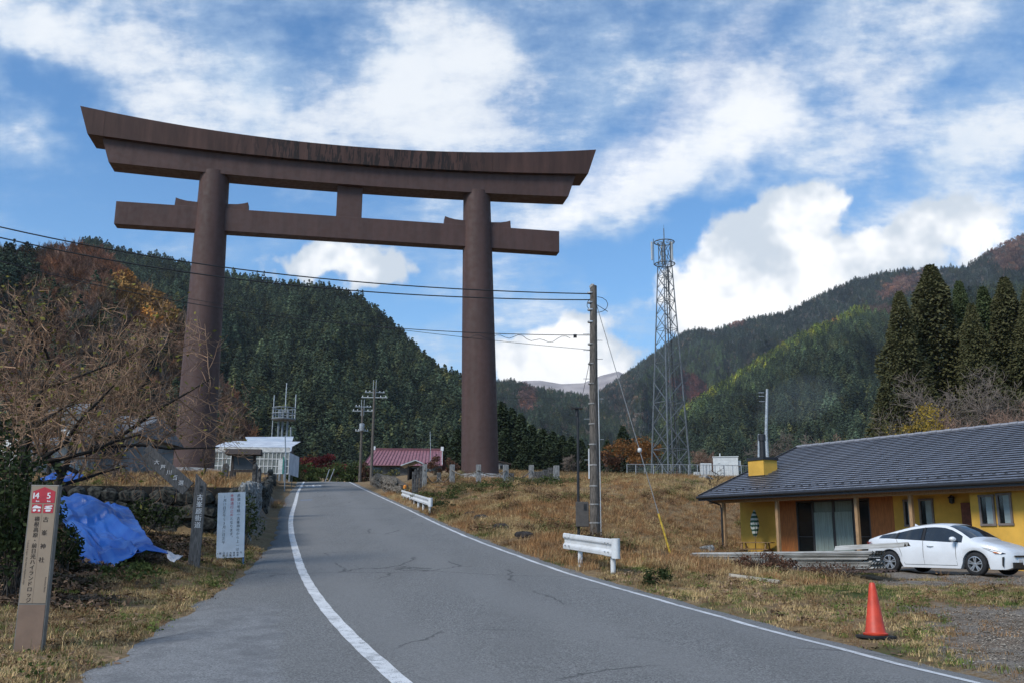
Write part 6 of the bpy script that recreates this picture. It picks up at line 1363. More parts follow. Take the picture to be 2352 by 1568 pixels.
# ================================================================== trees and shrubs
M_BARK = mat('grey_brown_bark', (.085, .066, .052), .95, .35, 9, .6, 40); M_TWIG = mat('pale_bare_twigs', (.36, .215, .125), .9, .3, 3); M_BARKD = mat('dark_bark', (.030, .024, .020), .95, .35, 9, .6, 40)
def leaf_mat(name, c1, c2, sub=.0):
    m = D.materials.new(name); m.use_nodes = True; t = NT(m.node_tree); p = m.node_tree.nodes['Principled BSDF']
    ri = t.n('ShaderNodeNewGeometry').outputs['Random Per Island']; v = t.coord('Object')
    c = t.mix(ri, c1, c2); c = t.mix(t.ss(t.noise(v, 1.4, 3), .35, .7, 0, .5), c, tuple(a * .55 for a in c1))
    t.put(p.inputs['Base Color'], c); p.inputs['Roughness'].default_value = .75; p.inputs['Specular IOR Level'].default_value = .2
    tr = t.n('ShaderNodeBsdfTranslucent'); t.put(tr.inputs[0], c); mx = t.n('ShaderNodeMixShader'); mx.inputs[0].default_value = .22
    out = [n for n in m.node_tree.nodes if n.type == 'OUTPUT_MATERIAL'][0]; m.node_tree.links.new(p.outputs[0], mx.inputs[1]); m.node_tree.links.new(tr.outputs[0], mx.inputs[2]); m.node_tree.links.new(mx.outputs[0], out.inputs[0]); return m
L_DARK = leaf_mat('dark_evergreen_leaves', (.018, .030, .010), (.055, .075, .022)); L_GREEN = leaf_mat('shrub_leaves', (.05, .075, .022), (.12, .14, .04)); L_YEL = leaf_mat('yellow_leaves', (.30, .20, .03), (.42, .30, .06)); L_ORANGE = leaf_mat('rust_leaves', (.17, .075, .025), (.28, .13, .04)); L_RED = leaf_mat('maple_red_leaves', (.13, .022, .022), (.26, .05, .045)); L_FEW = leaf_mat('yellow_green_leaves', (.16, .15, .03), (.28, .24, .05)); L_CEDAR = leaf_mat('cedar_foliage', (.045, .066, .026), (.105, .130, .052)); L_CEDAR2 = leaf_mat('bronzed_cedar_foliage', (.060, .066, .026), (.135, .125, .052)); L_BROWN = leaf_mat('dead_brown_leaves', (.085, .040, .026), (.19, .10, .06)); L_PINE = leaf_mat('dark_conifer_foliage', (.022, .034, .016), (.060, .082, .036)); L_OLIVE = leaf_mat('olive_weed_leaves', (.075, .075, .025), (.19, .17, .07))

RMIN = .0042
def grow(tw, tr, rn, p, d, L, r, lev, maxlev, up=.25, kids=(5, 7, 7, 4), tips=None, bend=.35, drop=0.0):
    n = 5 if lev < 2 else 4; pts = [p.copy()]; rad = [r]; q = p.copy(); dd = d.copy()
    for i in range(n):
        dd = (dd + Vector((rn.gauss(0, bend), rn.gauss(0, bend), rn.gauss(0, bend * .7) + up * (.5 if lev else .15) - drop * (i / n) * (1 if lev in (1, 2) else 0))) * .5).normalized(); q = q + dd * (L / n); pts.append(q.copy()); rad.append(r * (1 - .82 * (i + 1) / n) + (RMIN * .5 if lev > 1 else .006))
    (tr if lev < 2 else tw).tube(pts, rad, 7 if lev == 0 else 5 if lev == 1 else 3, False)
    if lev >= maxlev:
        if tips is not None: tips.append((pts[-1], dd))
        return
    k = kids[min(lev, len(kids) - 1)]
    for j in range(k):
        f = (.35 + .65 * (j + rn.random()) / k) if lev == 0 else (.15 + .85 * (j + rn.random()) / k); x = f * n; i = min(int(x), n - 1); s = pts[i].lerp(pts[i + 1], x - i)
        ax = (pts[i + 1] - pts[i]).normalized(); o = ax.orthogonal().normalized(); o = Matrix.Rotation(rn.uniform(0, 6.28), 3, ax) @ o
        nd = (ax * rn.uniform(.25, .75) + o * rn.uniform(.6, 1.0)).normalized(); grow(tw, tr, rn, s, nd, L * rn.uniform(.42, .72) * (1.15 - .4 * f), max(RMIN, rad[i] * .52), lev + 1, maxlev, up, kids, tips, bend, drop)
def leaves(mb, pts, rn, size, per=1, spread=.1, flat=.5):
    for p in pts:
        for _ in range(per):
            c = Vector(p) + Vector((rn.gauss(0, spread), rn.gauss(0, spread), rn.gauss(0, spread))); a = Vector((rn.gauss(0, 1), rn.gauss(0, 1), rn.gauss(0, flat))).normalized(); b = a.cross(Vector((rn.gauss(0, 1), rn.gauss(0, 1), rn.gauss(0, 1)))).normalized(); s = size * rn.uniform(.6, 1.3)
            mb.add([c - a * s, c + b * s * .5, c + a * s, c - b * s * .5], [(0, 1, 2, 3)])
def bare_tree(name, loc, h, label, cat, seed, group=None, r=.1, spread=1.0, lev=3, kids=(5, 6, 6, 4), dirn=(0, 0, 1), leafm=None, nleaf=0, lsize=.05, up=.25, tm=None, wm=None, L0=.45, bend=.35, drop=0.0, extra=()):
    rn = random.Random(seed); o = thing(name, loc, label, cat, group); tw, tr, tips = MB(), MB(), []
    grow(tw, tr, rn, Vector((0, 0, -.2)), Vector(dirn).normalized(), h * L0, r, 0, lev, up, kids, tips, bend, drop)
    for e in extra: grow(tw, tr, rn, Vector(e[0]), Vector(e[1]).normalized(), e[2], e[3], 1, lev, up, kids, tips, bend, drop)
    tr.build('trunk', tm or M_BARK, o, smooth=True); tw.build('crown', wm or M_TWIG, o)
    if leafm and nleaf:
        mb = MB(); leaves(mb, [rn.choice(tips)[0] for _ in range(nleaf)], rn, lsize, 1, .08); tag(mb.build('leaves', leafm, o), kind='stuff')
    return o
# the two leafless trees in front of the terrace
b1 = at(92, 1130, 21.5); b1 = Vector((b1.x, b1.y, gz(b1.x, b1.y)))
T1 = bare_tree('bare_tree', b1, 7.0, 'spreading leafless tree with dark leaning trunk behind the blue tarpaulin', 'tree', 11, None, .13, lev=4, kids=(7, 7, 7, 5), dirn=(.55, 0, 1), leafm=L_FEW, nleaf=700, lsize=.055, up=.16, tm=M_BARKD, L0=.50, bend=.30, drop=.08, extra=[((.95, 0, 2.0), (1, -.1, .42), 3.4, .06), ((.8, 0, 1.6), (-1, .0, .5), 2.6, .055), ((1.1, 0, 2.4), (.75, -.2, .9), 3.0, .05), ((1.05, 0, 2.2), (.9, .2, .15), 2.9, .045)])
b2 = at(18, 1140, 18.5); b2 = Vector((b2.x, b2.y, gz(b2.x, b2.y)))
T2 = bare_tree('bare_tree', b2, 8.2, 'leafless tree with twisted dark trunk at the left edge of the picture', 'tree', 23, None, .15, lev=4, kids=(7, 7, 6, 5), dirn=(-.02, 0, 1), leafm=L_FEW, nleaf=500, lsize=.055, up=.18, tm=M_BARKD, L0=.52, bend=.30, drop=.08, extra=[((0, 0, 1.7), (1, .1, .35), 2.6, .06), ((0, 0, 1.5), (-1, 0, .6), 2.4, .06)])
b3 = at(262, 1050, 30); b3 = Vector((b3.x, 30, gz(b3.x, 30)))
bare_tree('bare_tree', b3, 6.0, 'thin leafless sapling standing before the grey house', 'tree', 31, None, .06, lev=3, kids=(6, 6, 5), up=.3, tm=M_BARK, L0=.6)
b4 = at(120, 1040, 31); b4 = Vector((b4.x, 31, gz(b4.x, 31)))
bare_tree('bare_tree', b4, 8.0, 'slim upright leafless tree above the white sheds', 'tree', 37, None, .07, lev=3, kids=(7, 6, 6), up=.35, tm=M_BARKD, L0=.62)
b5 = at(470, 1080, 50); b5 = Vector((b5.x, 50, gz(b5.x, 50)))
bare_tree('bare_bush', b5, 4.2, 'brown twiggy bush at the foot of the far gate pillar', 'bush', 41, None, .05, lev=3, kids=(9, 7, 6), up=.25, tm=M_BARK, L0=.35, wm=mat('brown_twigs', (.20, .125, .085), .9, .3, 3))

def blob_points(rn, n, rx, ry, rz, clumps=14, z0=0.0):
    """leaf positions gathered in clumps through an uneven crown"""
    cs = []
    for _ in range(clumps):
        th = rn.uniform(0, 6.28); ph = math.acos(rn.uniform(-.7, 1)); k = rn.uniform(.45, 1.0); cs.append((Vector((math.sin(ph) * math.cos(th) * rx * k, math.sin(ph) * math.sin(th) * ry * k, z0 + rz + math.cos(ph) * rz * k)), rn.uniform(.22, .42)))
    out = []
    for _ in range(n):
        c, s = rn.choice(cs); d = Vector((rn.gauss(0, 1), rn.gauss(0, 1), rn.gauss(0, 1))).normalized() * rn.uniform(.55, 1.05); q = c + Vector((d.x * rx * s, d.y * ry * s, d.z * rz * s)); q.z = max(q.z, .02); out.append(q)
    return out
def leafy(name, loc, w_, h, label, cat, m, seed, n=900, lsize=.12, group=None, trunk=True, z0=None, clumps=16, deep=None, twigs=0):
    rn = random.Random(seed); o = thing(name, loc, label, cat, group); z0 = (h * .22 if trunk else 0) if z0 is None else z0; mb = MB(); rz = (h - z0) / 2
    leaves(mb, blob_points(rn, n, w_ / 2, (deep or w_) / 2, rz, clumps, z0), rn, lsize, 1, .02, .8); mb.build('crown', m, o)
    tr = MB(); tr.tube([(0, 0, -.2), (.03 * h, 0, h * .3), (0, .02 * h, h * .7)], [.035 * h * .6, .02 * h * .7, .006 * h], 6)
    for k in range(4): a = k * 1.6 + rn.random(); tr.tube([(.02 * h, 0, h * .28), (math.cos(a) * w_ * .2, math.sin(a) * w_ * .2, h * .55)], [.012 * h, .004 * h], 5)
    if twigs: 
        for k in range(twigs): a = rn.uniform(0, 6.28); rr = rn.uniform(.1, .5) * w_; tr.tube([(rn.gauss(0, .1), rn.gauss(0, .1), 0), (math.cos(a) * rr * .6, math.sin(a) * rr * .6, h * .5), (math.cos(a) * rr, math.sin(a) * rr, h * rn.uniform(.7, 1.1))], [.012, .008, .003], 3)
    tr.build('trunk', M_BARK, o); return o
def pl(px_, py, Y, base=None): q = at(px_, py, Y); return Vector((q.x, Y, gz(q.x, Y) if base is None else base))
def px_h(y0, y1, Y): return at(1176, y0, Y).z - at(1176, y1, Y).z
# dark growth at the left edge and under the terrace
leafy('evergreen_bush', pl(20, 1380, 14.2), 1.25, 2.0, 'dark evergreen bush behind the tan guide board', 'bush', L_DARK, 51, 3000, .05, trunk=False, clumps=34, twigs=30)
leafy('evergreen_bush', pl(-50, 1300, 16.0), 1.7, 2.5, 'dark leafy bush at the left edge under the twisted tree', 'bush', L_DARK, 52, 3200, .055, trunk=False, clumps=34, twigs=30)
leafy('ivy_clump', pl(140, 1290, 18.0), .8, .9, 'dark ivy clump at the left edge of the blue tarpaulin', 'bush', L_DARK, 53, 900, .05, trunk=False, clumps=20, twigs=12)
leafy('ivy_clump', pl(560, 1190, 25.6), 1.3, 1.5, 'trailing ivy on the wall behind the white notice', 'bush', L_DARK, 54, 700, .05, trunk=False, twigs=8)
leafy('weed_clump', pl(300, 1330, 17.4), 1.2, .35, 'low green weeds below the blue tarpaulin', 'weeds', L_GREEN, 55, 500, .045, trunk=False)
for i, (px_, Y, h, lab) in enumerate(((205, 27.6, 1.5, 'brown twiggy brush on the terrace wall above the tarpaulin'), (275, 28.2, 1.3, 'brown twiggy brush on the terrace wall left of the signpost arm'), (370, 28.6, 1.5, 'brown twiggy brush on the terrace wall behind the signpost arm'), (480, 29.5, 1.2, 'brown twiggy brush at the terrace corner above the notice'))):
    b = at(px_, 1110, Y); bare_tree('bare_bush', (b.x, Y, gz(b.x, Y)), h, lab, 'bush', 300 + i, None, .03, lev=3, kids=(10, 7, 6), up=.2, tm=M_BARK, L0=.4, leafm=L_FEW, nleaf=90, lsize=.05)
leafy('ivy_clump', pl(330, 1200, 25.0), 2.2, 1.1, 'dark ivy spilling over the wall right of the tarpaulin', 'bush', L_DARK, 56, 1100, .05, trunk=False, deep=.6, clumps=20, twigs=10)
# hedge strip under the gate
for i, (px_, Y, w_, h, lab) in enumerate(((1015, 50, 2.8, .75, 'low clipped hedge clump right of the lower guardrail end'), (1070, 51, 2.6, .6, 'low hedge clump below the pale post left of the pillar'), (1130, 51.5, 2.6, .6, 'low hedge clump straight below the gate pillar'), (1190, 52, 2.8, .65, 'low hedge clump below the short dark post'), (1255, 53, 3.0, .7, 'low hedge clump at the right end, below the roped row'))):
    leafy('hedge_clump', pl(px_, 1130, Y), w_, h, lab, 'hedge', L_OLIVE if i % 2 else L_GREEN, 60 + i, 800, .055, 'hedge clumps on the slope below the gate', trunk=False, deep=1.1, clumps=16)
leafy('weed_clump', pl(1010, 1135, 46), 2.0, .5, 'dark leafy weeds beside the near end of the lower guardrail', 'weeds', L_DARK, 66, 600, .05, trunk=False)
leafy('weed_clump', hit(1505, 1345), .62, .34, 'dark green tuft in the verge right of the near guardrail', 'weeds', L_DARK, 67, 700, .03, trunk=False)
leafy('dead_shrub', hit(1752, 1318), 1.5, .5, 'dead burgundy-brown shrub in front of the sheet stack', 'shrub', L_BROWN, 68, 1500, .035, trunk=False, twigs=40)
leafy('dead_shrub', hit(1930, 1335), 2.0, .45, 'low dead weeds under the rusty sheet', 'shrub', L_BROWN, 69, 900, .03, trunk=False, twigs=40)
leafy('weed_clump', hit(1330, 1275), 1.0, .25, 'green weeds at the foot of the near guardrail', 'weeds', L_GREEN, 70, 500, .035, trunk=False)
# beyond the crest of the road
CB = 7.4
leafy('red_maple', pl(745, 1080, 104, 7.2), px_h(0, 1, 104) * 84, at(745, 1044, 104).z - 7.2, 'low crimson maple beyond the road crest', 'tree', L_RED, 71, 2600, .16, clumps=26)
bare_tree('bare_tree', pl(700, 1075, 110, 7.0), at(700, 1002, 110).z - 7.0, 'rusty half-bare tree with orange tip beyond the crest', 'tree', 72, None, .12, lev=3, kids=(8, 7, 6), leafm=L_ORANGE, nleaf=900, lsize=.14, up=.35, L0=.5)
for i, (px_, w_, y0, Y, m, lab) in enumerate(((690, 36, 1068, 99, L_DARK, 'dark round shrub at the left side of the road crest'), (722, 44, 1066, 100, L_GREEN, 'green shrub in the middle of the road crest'), (765, 54, 1064, 101, L_GREEN, 'wide green shrub behind the leaning stakes'), (800, 40, 1060, 103, L_DARK, 'dark shrub left of the shorter far pole'), (836, 30, 1062, 106, L_BROWN, 'rusty brown bush between the two far poles'), (875, 60, 1074, 108, L_OLIVE, 'olive bush under the eaves of the red-roofed house'), (815, 44, 1050, 112, L_GREEN, 'tall green shrub behind the shorter far pole'))):
    leafy('shrub', pl(px_, 1100, Y, 6.9), px_h(0, 1, Y) * w_ * 1.3, at(px_, y0, Y).z - 6.9, lab, 'shrub', m, 80 + i, 1100, .14, 'shrubs beyond the road crest', trunk=False)
for px0, px1, lab in ((755, 768, 'leaning pale stake beyond the road crest, right one'), (746, 757, 'leaning pale stake beyond the road crest, left one')):
    a, b = at(px0, 1108, 98.5), at(px1, 1076, 98.5); o = MB().tube([(0, 0, 0), b - a], .05, 5).build('stake', M_GALV); o.location = a; tag(o, lab, 'stake')
for i, (px_, y0, y1, Y, w_, lab) in enumerate(((1000, 1040, 1085, 98, 34, 'reddish brown bush right of the red roof'), (1035, 1050, 1085, 100, 30, 'brown bush just left of the gate pillar'))):
    leafy('shrub', pl(px_, 1080, Y), px_h(0, 1, Y) * w_, px_h(y0, y1 + 8, Y), lab, 'shrub', L_BROWN, 95 + i, 700, .12, None, trunk=False, twigs=30)

def cedar_mb(seed, n=1300, r=.17, low=.06, size=.032, power=.8, lobes=9):
    """unit-high conifer: drooping sprays in uneven lobes over a cone"""
    rn = random.Random(seed); mb = MB(); lob = [(rn.uniform(low, .9), rn.uniform(0, 6.28), rn.uniform(.12, .3)) for _ in range(lobes * 4)]
    for _ in range(n):
        u = rn.random() ** 1.25; z = low + (1 - low) * u; a = rn.uniform(0, 6.28); R_ = r * ((1 - u) ** power) * min(1, .55 + u * 2.5) + .006
        k = 1.0
        for lz, la, ls in lob:
            dz = (z - lz) / .06; da = math.atan2(math.sin(a - la), math.cos(a - la)) / .45; k += .85 * ls * 2 * math.exp(-dz * dz - da * da)
        rr = R_ * k * rn.uniform(.55, 1.0) ** .5 * .92; d = Vector((math.cos(a), math.sin(a), 0)); s = Vector((-math.sin(a), math.cos(a), 0)); c = d * rr + Vector((0, 0, z)); L = size * rn.uniform(.7, 1.5); wd = L * rn.uniform(.35, .6); dr = rn.uniform(-.9, .8)
        ax = (d + Vector((0, 0, -dr)) + s * rn.gauss(0, .35)).normalized(); sd = ax.cross(Vector((rn.gauss(0, .4), rn.gauss(0, .4), 1))).normalized(); up_v = sd.cross(ax)
        mb.add([c - ax * L * .6, c + sd * wd, c + ax * L, c - sd * wd, c + up_v * wd * .7], [(0, 1, 4), (1, 2, 4), (2, 3, 4), (3, 0, 4), (3, 2, 1, 0)])
    return mb
def trunk_mb(): return MB().tube([(0, 0, -.04), (0, 0, .4), (0, 0, .96)], [.010, .006, .001], 6)
def conifer_set(nm, m, seeds, **kw):
    out = []
    for s in seeds:
        a = cedar_mb(s, **kw).mesh('crown'); a.materials.append(m); b = trunk_mb().mesh('trunk'); b.materials.append(M_BARKD); out.append((a, b))
    return out
def place_conifer(kinds, k, loc, h, wf, label, group, name='cedar_tree', rz=None):
    o = thing(name, loc, label, 'tree', group, rz=random.uniform(0, 6.28) if rz is None else rz)
    for me, nm in zip(kinds[k % len(kinds)], ('crown', 'trunk')):
        c = D.objects.new(nm, me); COL.objects.link(c); c.parent = o; c.scale = (h * wf, h * wf, h)
    return o
CED = conifer_set('cedar', L_CEDAR2, (201, 202, 203), n=15000, r=.20, size=.0135, low=.02, power=.62, lobes=16); CEDG = conifer_set('cedar', L_CEDAR, (205, 206), n=14000, r=.19, size=.0135, low=.02, power=.66, lobes=16)
ced = [(2092, 672, 92, .95, CED, 'broad bronze-green cedar at the left end of the group behind the house'), (2172, 612, 96, 1.15, CED, 'tallest broad-crowned cedar behind the house'), (2236, 648, 99, .85, CEDG, 'narrow pointed cedar right of the tallest one'), (2292, 662, 97, .95, CEDG, 'dark cedar second from the right edge of the picture'), (2345, 640, 95, 1.0, CED, 'bronze cedar at the right edge of the picture'), (2130, 700, 104, 1.0, CEDG, 'darker cedar filling the gap left of the tallest one'), (2260, 700, 90, .9, CED, 'lower bronze cedar in front of the narrow pointed one'), (2400, 660, 92, 1.0, CED, 'cedar just outside the right edge of the group')]
for i, (px_, y0, Y, wf, kd, lab) in enumerate(ced):
    q = at(px_, 1000, Y); z0 = 6.5; place_conifer(kd, i, (q.x, Y, z0), at(px_, y0, Y).z - z0, wf * .80, lab, 'cedars behind the house')
PINE = conifer_set('pine', L_PINE, (211, 212, 213), n=1800, r=.24, size=.030, low=.05, power=.75)
ORD = ['first', 'second', 'third', 'fourth', 'fifth', 'sixth', 'seventh', 'eighth', 'ninth']
tl_lab = ['%s dark conifer counted right from the gate pillar, back row' % o for o in ORD] + ['%s dark conifer counted right from the gate pillar, front row' % o for o in ORD[:4]] + ['dark conifer nearest the gate pillar on its left', 'dark conifer second left of the gate pillar', 'dark conifer third left of the gate pillar', 'dark pointed conifer above the orange-brown tree', 'dark conifer between the orange-brown tree and the utility pole', 'dark conifer just left of the utility pole top of the slope']
tl = [(1152, 925, 150, 1.1), (1176, 938, 160, 1.0), (1196, 950, 148, 1.0), (1222, 975, 155, 1.1), (1248, 985, 146, 1.2), (1270, 992, 158, 1.2), (1292, 1000, 150, 1.15), (1314, 1003, 160, 1.2), (1335, 1008, 152, 1.1), (1160, 985, 138, 1.2), (1208, 1000, 136, 1.2), (1262, 1010, 137, 1.3), (1305, 1022, 139, 1.3), (1080, 960, 150, 1.1), (1050, 985, 145, 1.1), (1020, 1000, 150, 1.2), (1432, 978, 125, 1.15), (1395, 1010, 150, 1.0), (1355, 1020, 150, 1.0)]
for i, (px_, y0, Y, wf) in enumerate(tl):
    q = at(px_, 1060, Y); z0 = 9.5; place_conifer(PINE, i, (q.x, Y, z0), at(px_, y0, Y).z - z0, wf * 1.05, tl_lab[i], 'conifers along the far edge of the plateau', 'conifer_tree')
# broadleaf and bare trees round the tower and behind the house
leafy('autumn_tree', pl(1462, 1090, 118, 9.4), px_h(0, 1, 118) * 105, at(1462, 1000, 118).z - 9.4, 'rounded orange-brown tree left of the lattice tower', 'tree', L_ORANGE, 121, 2600, .17, clumps=30)
leafy('autumn_tree', pl(1395, 1092, 122, 9.4), px_h(0, 1, 122) * 60, at(1395, 1035, 122).z - 9.4, 'low rusty bush right of the utility pole, far off', 'bush', L_BROWN, 122, 1200, .16, clumps=20)
RMIN = .016
BT = mat('far_grey_twigs', (.17, .135, .11), .9, .2, 2); BT2 = mat('far_brown_twigs', (.22, .135, .095), .9, .2, 2)
for i, (px_, y0, y1, Y, wm, lab, kd) in enumerate(((1318, 1020, 1092, 112, BT, 'pale bare shrub with fanned twigs left of the utility pole', (12, 7, 5)), (1612, 1000, 1092, 118, BT2, 'brown bare tree right of the lattice tower', (9, 8, 6)), (1640, 1010, 1090, 122, BT2, 'brown bare tree behind the ribbed cabinet', (9, 8, 6)), (1825, 958, 1060, 86, BT, 'bare grey tree behind the chimney', (8, 8, 6)), (1905, 985, 1050, 84, BT2, 'low brown bare tree behind the roof ridge', (9, 8, 6)), (1860, 975, 1050, 92, BT, 'grey bare tree second from the chimney', (8, 8, 6)), (2150, 850, 1010, 82, BT, 'wide grey bare tree before the tall cedars', (11, 9, 8)), (2250, 830, 1010, 80, BT, 'large grey bare tree before the narrow cedar', (11, 9, 8)), (2335, 850, 1010, 78, BT, 'grey bare tree at the right edge above the roof', (11, 9, 8)), (2260, 905, 1000, 72, BT2, 'rusty brown bare bush just above the roof ridge', (11, 9, 7)), (2330, 900, 1000, 70, BT2, 'rusty brown bare bush at the right end of the roof ridge', (11, 9, 7)), (2205, 930, 1000, 73, BT2, 'low rusty bush next to the yellow one', (10, 8, 6)))):
    z0 = 6.2 if px_ > 1700 else 9.4; q = at(px_, y1, Y); h = (at(px_, y0, Y).z - z0) * (1.45 if px_ > 1700 else 1.2)
    bare_tree('bare_tree', (q.x, Y, z0), h, lab, 'tree', 130 + i, None, .018 * h, lev=3, kids=kd, up=.22, wm=wm, tm=wm if wm is BT2 else M_BARK, L0=.46, bend=.4)
leafy('yellow_bush', pl(2125, 1010, 76, 6.0), px_h(0, 1, 76) * 130, at(2125, 942, 76).z - 6.0, 'yellow autumn bush above the roof ridge', 'bush', L_YEL, 151, 2600, .11, clumps=26)
leafy('yellow_bush', pl(2045, 1010, 78, 6.0), px_h(0, 1, 78) * 70, at(2045, 972, 78).z - 6.0, 'small yellow-green bush left of the yellow one', 'bush', L_OLIVE, 152, 1200, .11, clumps=18)
RMIN = .008
for i, (px_, y0, y1, Y, lab) in enumerate(((1545, 1062, 1105, 62, 'small leafless sapling in the dry grass below the tower'), (1648, 1048, 1112, 60, 'small leafless sapling below the equipment cabin'), (1704, 1062, 1108, 62, 'slender leafless sapling right of the cabin'), (1240, 1098, 1120, 62, 'tiny leafless bush between the two groups of posts'), (1630, 1075, 1110, 58, 'short leafless sapling left of the one below the cabin'))):
    b = pl(px_, y1, Y); bare_tree('sapling', b, max(.6, at(px_, y0, Y).z - b.z), lab, 'sapling', 160 + i, 'leafless saplings on the plateau', .03, lev=2, kids=(6, 5), up=.35, tm=M_BARKD, wm=M_BARKD, L0=.6)

# ================================================================== grass, weeds and fallen leaves
def blade_clump(seed, n, h, spread, wd, lean=.5):
    rn = random.Random(seed); mb = MB()
    for _ in range(n):
        a = rn.uniform(0, 6.28); r = spread * math.sqrt(rn.random()); b = Vector((r * math.cos(a), r * math.sin(a), -.01)); t_ = rn.uniform(0, 6.28); hh = h * rn.uniform(.5, 1.15); le = lean * rn.uniform(.2, 1.3) * hh
        s = Vector((-math.sin(t_), math.cos(t_), 0)) * wd * rn.uniform(.6, 1.2); m = b + Vector((math.cos(t_) * le * .35, math.sin(t_) * le * .35, hh * .62)); tip = b + Vector((math.cos(t_) * le, math.sin(t_) * le, hh * rn.uniform(.75, 1.0)))
        mb.add([b - s, b + s, m + s * .7, m - s * .7, tip], [(0, 1, 2, 3), (3, 2, 4)])
    return mb
def litter_clump(seed, n, spread, size):
    rn = random.Random(seed); mb = MB()
    for _ in range(n):
        a = rn.uniform(0, 6.28); r = spread * math.sqrt(rn.random()); c = Vector((r * math.cos(a), r * math.sin(a), rn.uniform(.005, .05))); u = Vector((rn.gauss(0, 1), rn.gauss(0, 1), rn.gauss(0, .35))).normalized(); v_ = u.cross(Vector((rn.gauss(0, .3), rn.gauss(0, .3), 1))).normalized(); s = size * rn.uniform(.6, 1.4)
        mb.add([c - u * s, c + v_ * s * .5, c + u * s, c - v_ * s * .5], [(0, 1, 2, 3)])
    return mb
def pebble_clump(seed, n, spread):
    rn = random.Random(seed); mb = MB()
    for _ in range(n):
        a = rn.uniform(0, 6.28); r = spread * math.sqrt(rn.random()); s = rn.uniform(.004, .014); c = Vector((r * math.cos(a), r * math.sin(a), s * .3))
        mb.add([c + Vector(q) * s * rn.uniform(.75, 1.3) for q in ((1, 0, 0), (0, 1, 0), (-1, 0, 0), (0, -1, 0), (0, 0, .7), (0, 0, -.7))], [(0, 1, 4), (1, 2, 4), (2, 3, 4), (3, 0, 4), (1, 0, 5), (2, 1, 5), (3, 2, 5), (0, 3, 5)])
    return mb
def weed_clump_mb(seed, n, r, h):
    rn = random.Random(seed); mb = MB(); leaves(mb, [(rn.gauss(0, r * .5), rn.gauss(0, r * .5), abs(rn.gauss(0, h * .5)) + .03) for _ in range(n)], rn, .045, 1, .02, .8)
    for _ in range(14): a = rn.uniform(0, 6.28); mb.tube([(rn.gauss(0, r * .2), rn.gauss(0, r * .2), 0), (r * .7 * math.cos(a), r * .7 * math.sin(a), h * rn.uniform(.8, 1.9))], [.004, .002], 3, False)
    return mb
gmat = D.materials.new('grass_blades'); gmat.use_nodes = True; t = NT(gmat.node_tree); p = gmat.node_tree.nodes['Principled BSDF']
tint_ = t.attr('tint', 'INSTANCER'); oi = t.n('ShaderNodeObjectInfo').outputs['Random']; ri = t.n('ShaderNodeNewGeometry').outputs['Random Per Island']
cg_ = t.vm('SCALE', tint_, scale=t.m('ADD', .55, t.m('ADD', t.m('MULTIPLY', oi, .35), t.m('MULTIPLY', ri, .60)))); t.put(p.inputs['Base Color'], cg_); p.inputs['Roughness'].default_value = .8; p.inputs['Specular IOR Level'].default_value = .15
gcol = D.collections.new('grass_kinds')
for i, mb in enumerate([blade_clump(1, 30, .085, .14, .0035, .9), blade_clump(2, 28, .12, .16, .0035, 1.2), blade_clump(3, 26, .24, .20, .005, .8), blade_clump(4, 26, .30, .24, .005, 1.2), blade_clump(5, 28, .06, .15, .0055, 1.0), litter_clump(6, 14, .22, .045), litter_clump(7, 18, .18, .028), pebble_clump(8, 22, .22), weed_clump_mb(9, 60, .30, .30), weed_clump_mb(10, 60, .38, .22)]):
    me = mb.mesh('grass_kind'); me.materials.append(gmat); o = D.objects.new('%02d_grass_kind' % i, me); gcol.objects.link(o)
GSC = scatter_group(gcol)
STRAW, BRN, GRN, LIT, RUS = np.array((.45, .32, .155)), np.array((.235, .140, .070)), np.array((.115, .145, .035)), np.array((.13, .085, .055)), np.array((.38, .205, .088))
CLEAR = [(q.x, q.y - .15, .62) for q in (hit(1082, 1184), hit(1105, 1191), hit(1150, 1213), hit(1202, 1233))] + [(hit(2012, 1466).x, hit(2012, 1466).y, .34)] + [(pa.lerp(pb, f / 16).x, pa.lerp(pb, f / 16).y - d_, .8) for f in range(17) for d_ in (.0, .9, 1.8)]
def grass(name, x0, x1, y0, y1, dens, fn, seed):
    rs = np.random.RandomState(seed); n = int((x1 - x0) * (y1 - y0) * dens); x = rs.uniform(x0, x1, n); y = rs.uniform(y0, y1, n)
    off = (x < xS(y) + .03 * rs.randn(n) - .0) | (x > xR(y) + RSH - .04 + .05 * rs.randn(n)); g_, gr_, li_ = cover(x, y); z = ground_z(x, y)
    q = np.array(CAM_M.inverted()) @ np.c_[x, y, z, np.ones(n)].T; u = 1176 - FPX * q[0] / q[2]; v_ = 784 + FPX * q[1] / q[2]; vis = (u > -380) & (u < 2720) & (v_ < 1720)
    pts, size, kid, tint, rot = [], [], [], [], []
    tw_ = terrace_w(x, y)
    for sx_, sy_, sr_ in CLEAR: off &= (x - sx_) ** 2 + (y - sy_) ** 2 > sr_ ** 2
    for i in np.where(off & vis)[0]:
        r = fn(x[i], y[i], g_[i], gr_[i], li_[i], tw_[i], rs)
        if r is None: continue
        k, s, c = r; s *= rs.uniform(.7, 1.35); pts.append((x[i], y[i], z[i])); kid.append(k); size.append((s, s, s * rs.uniform(.75, 1.2))); tint.append(np.clip(c * rs.uniform(.75, 1.2), 0, 1)); rot.append((rs.normal(0, .08), rs.normal(0, .08), rs.rand() * 6.28))
    o = scatter(name, pts, size, kid, tint, rot, GSC); return len(pts)
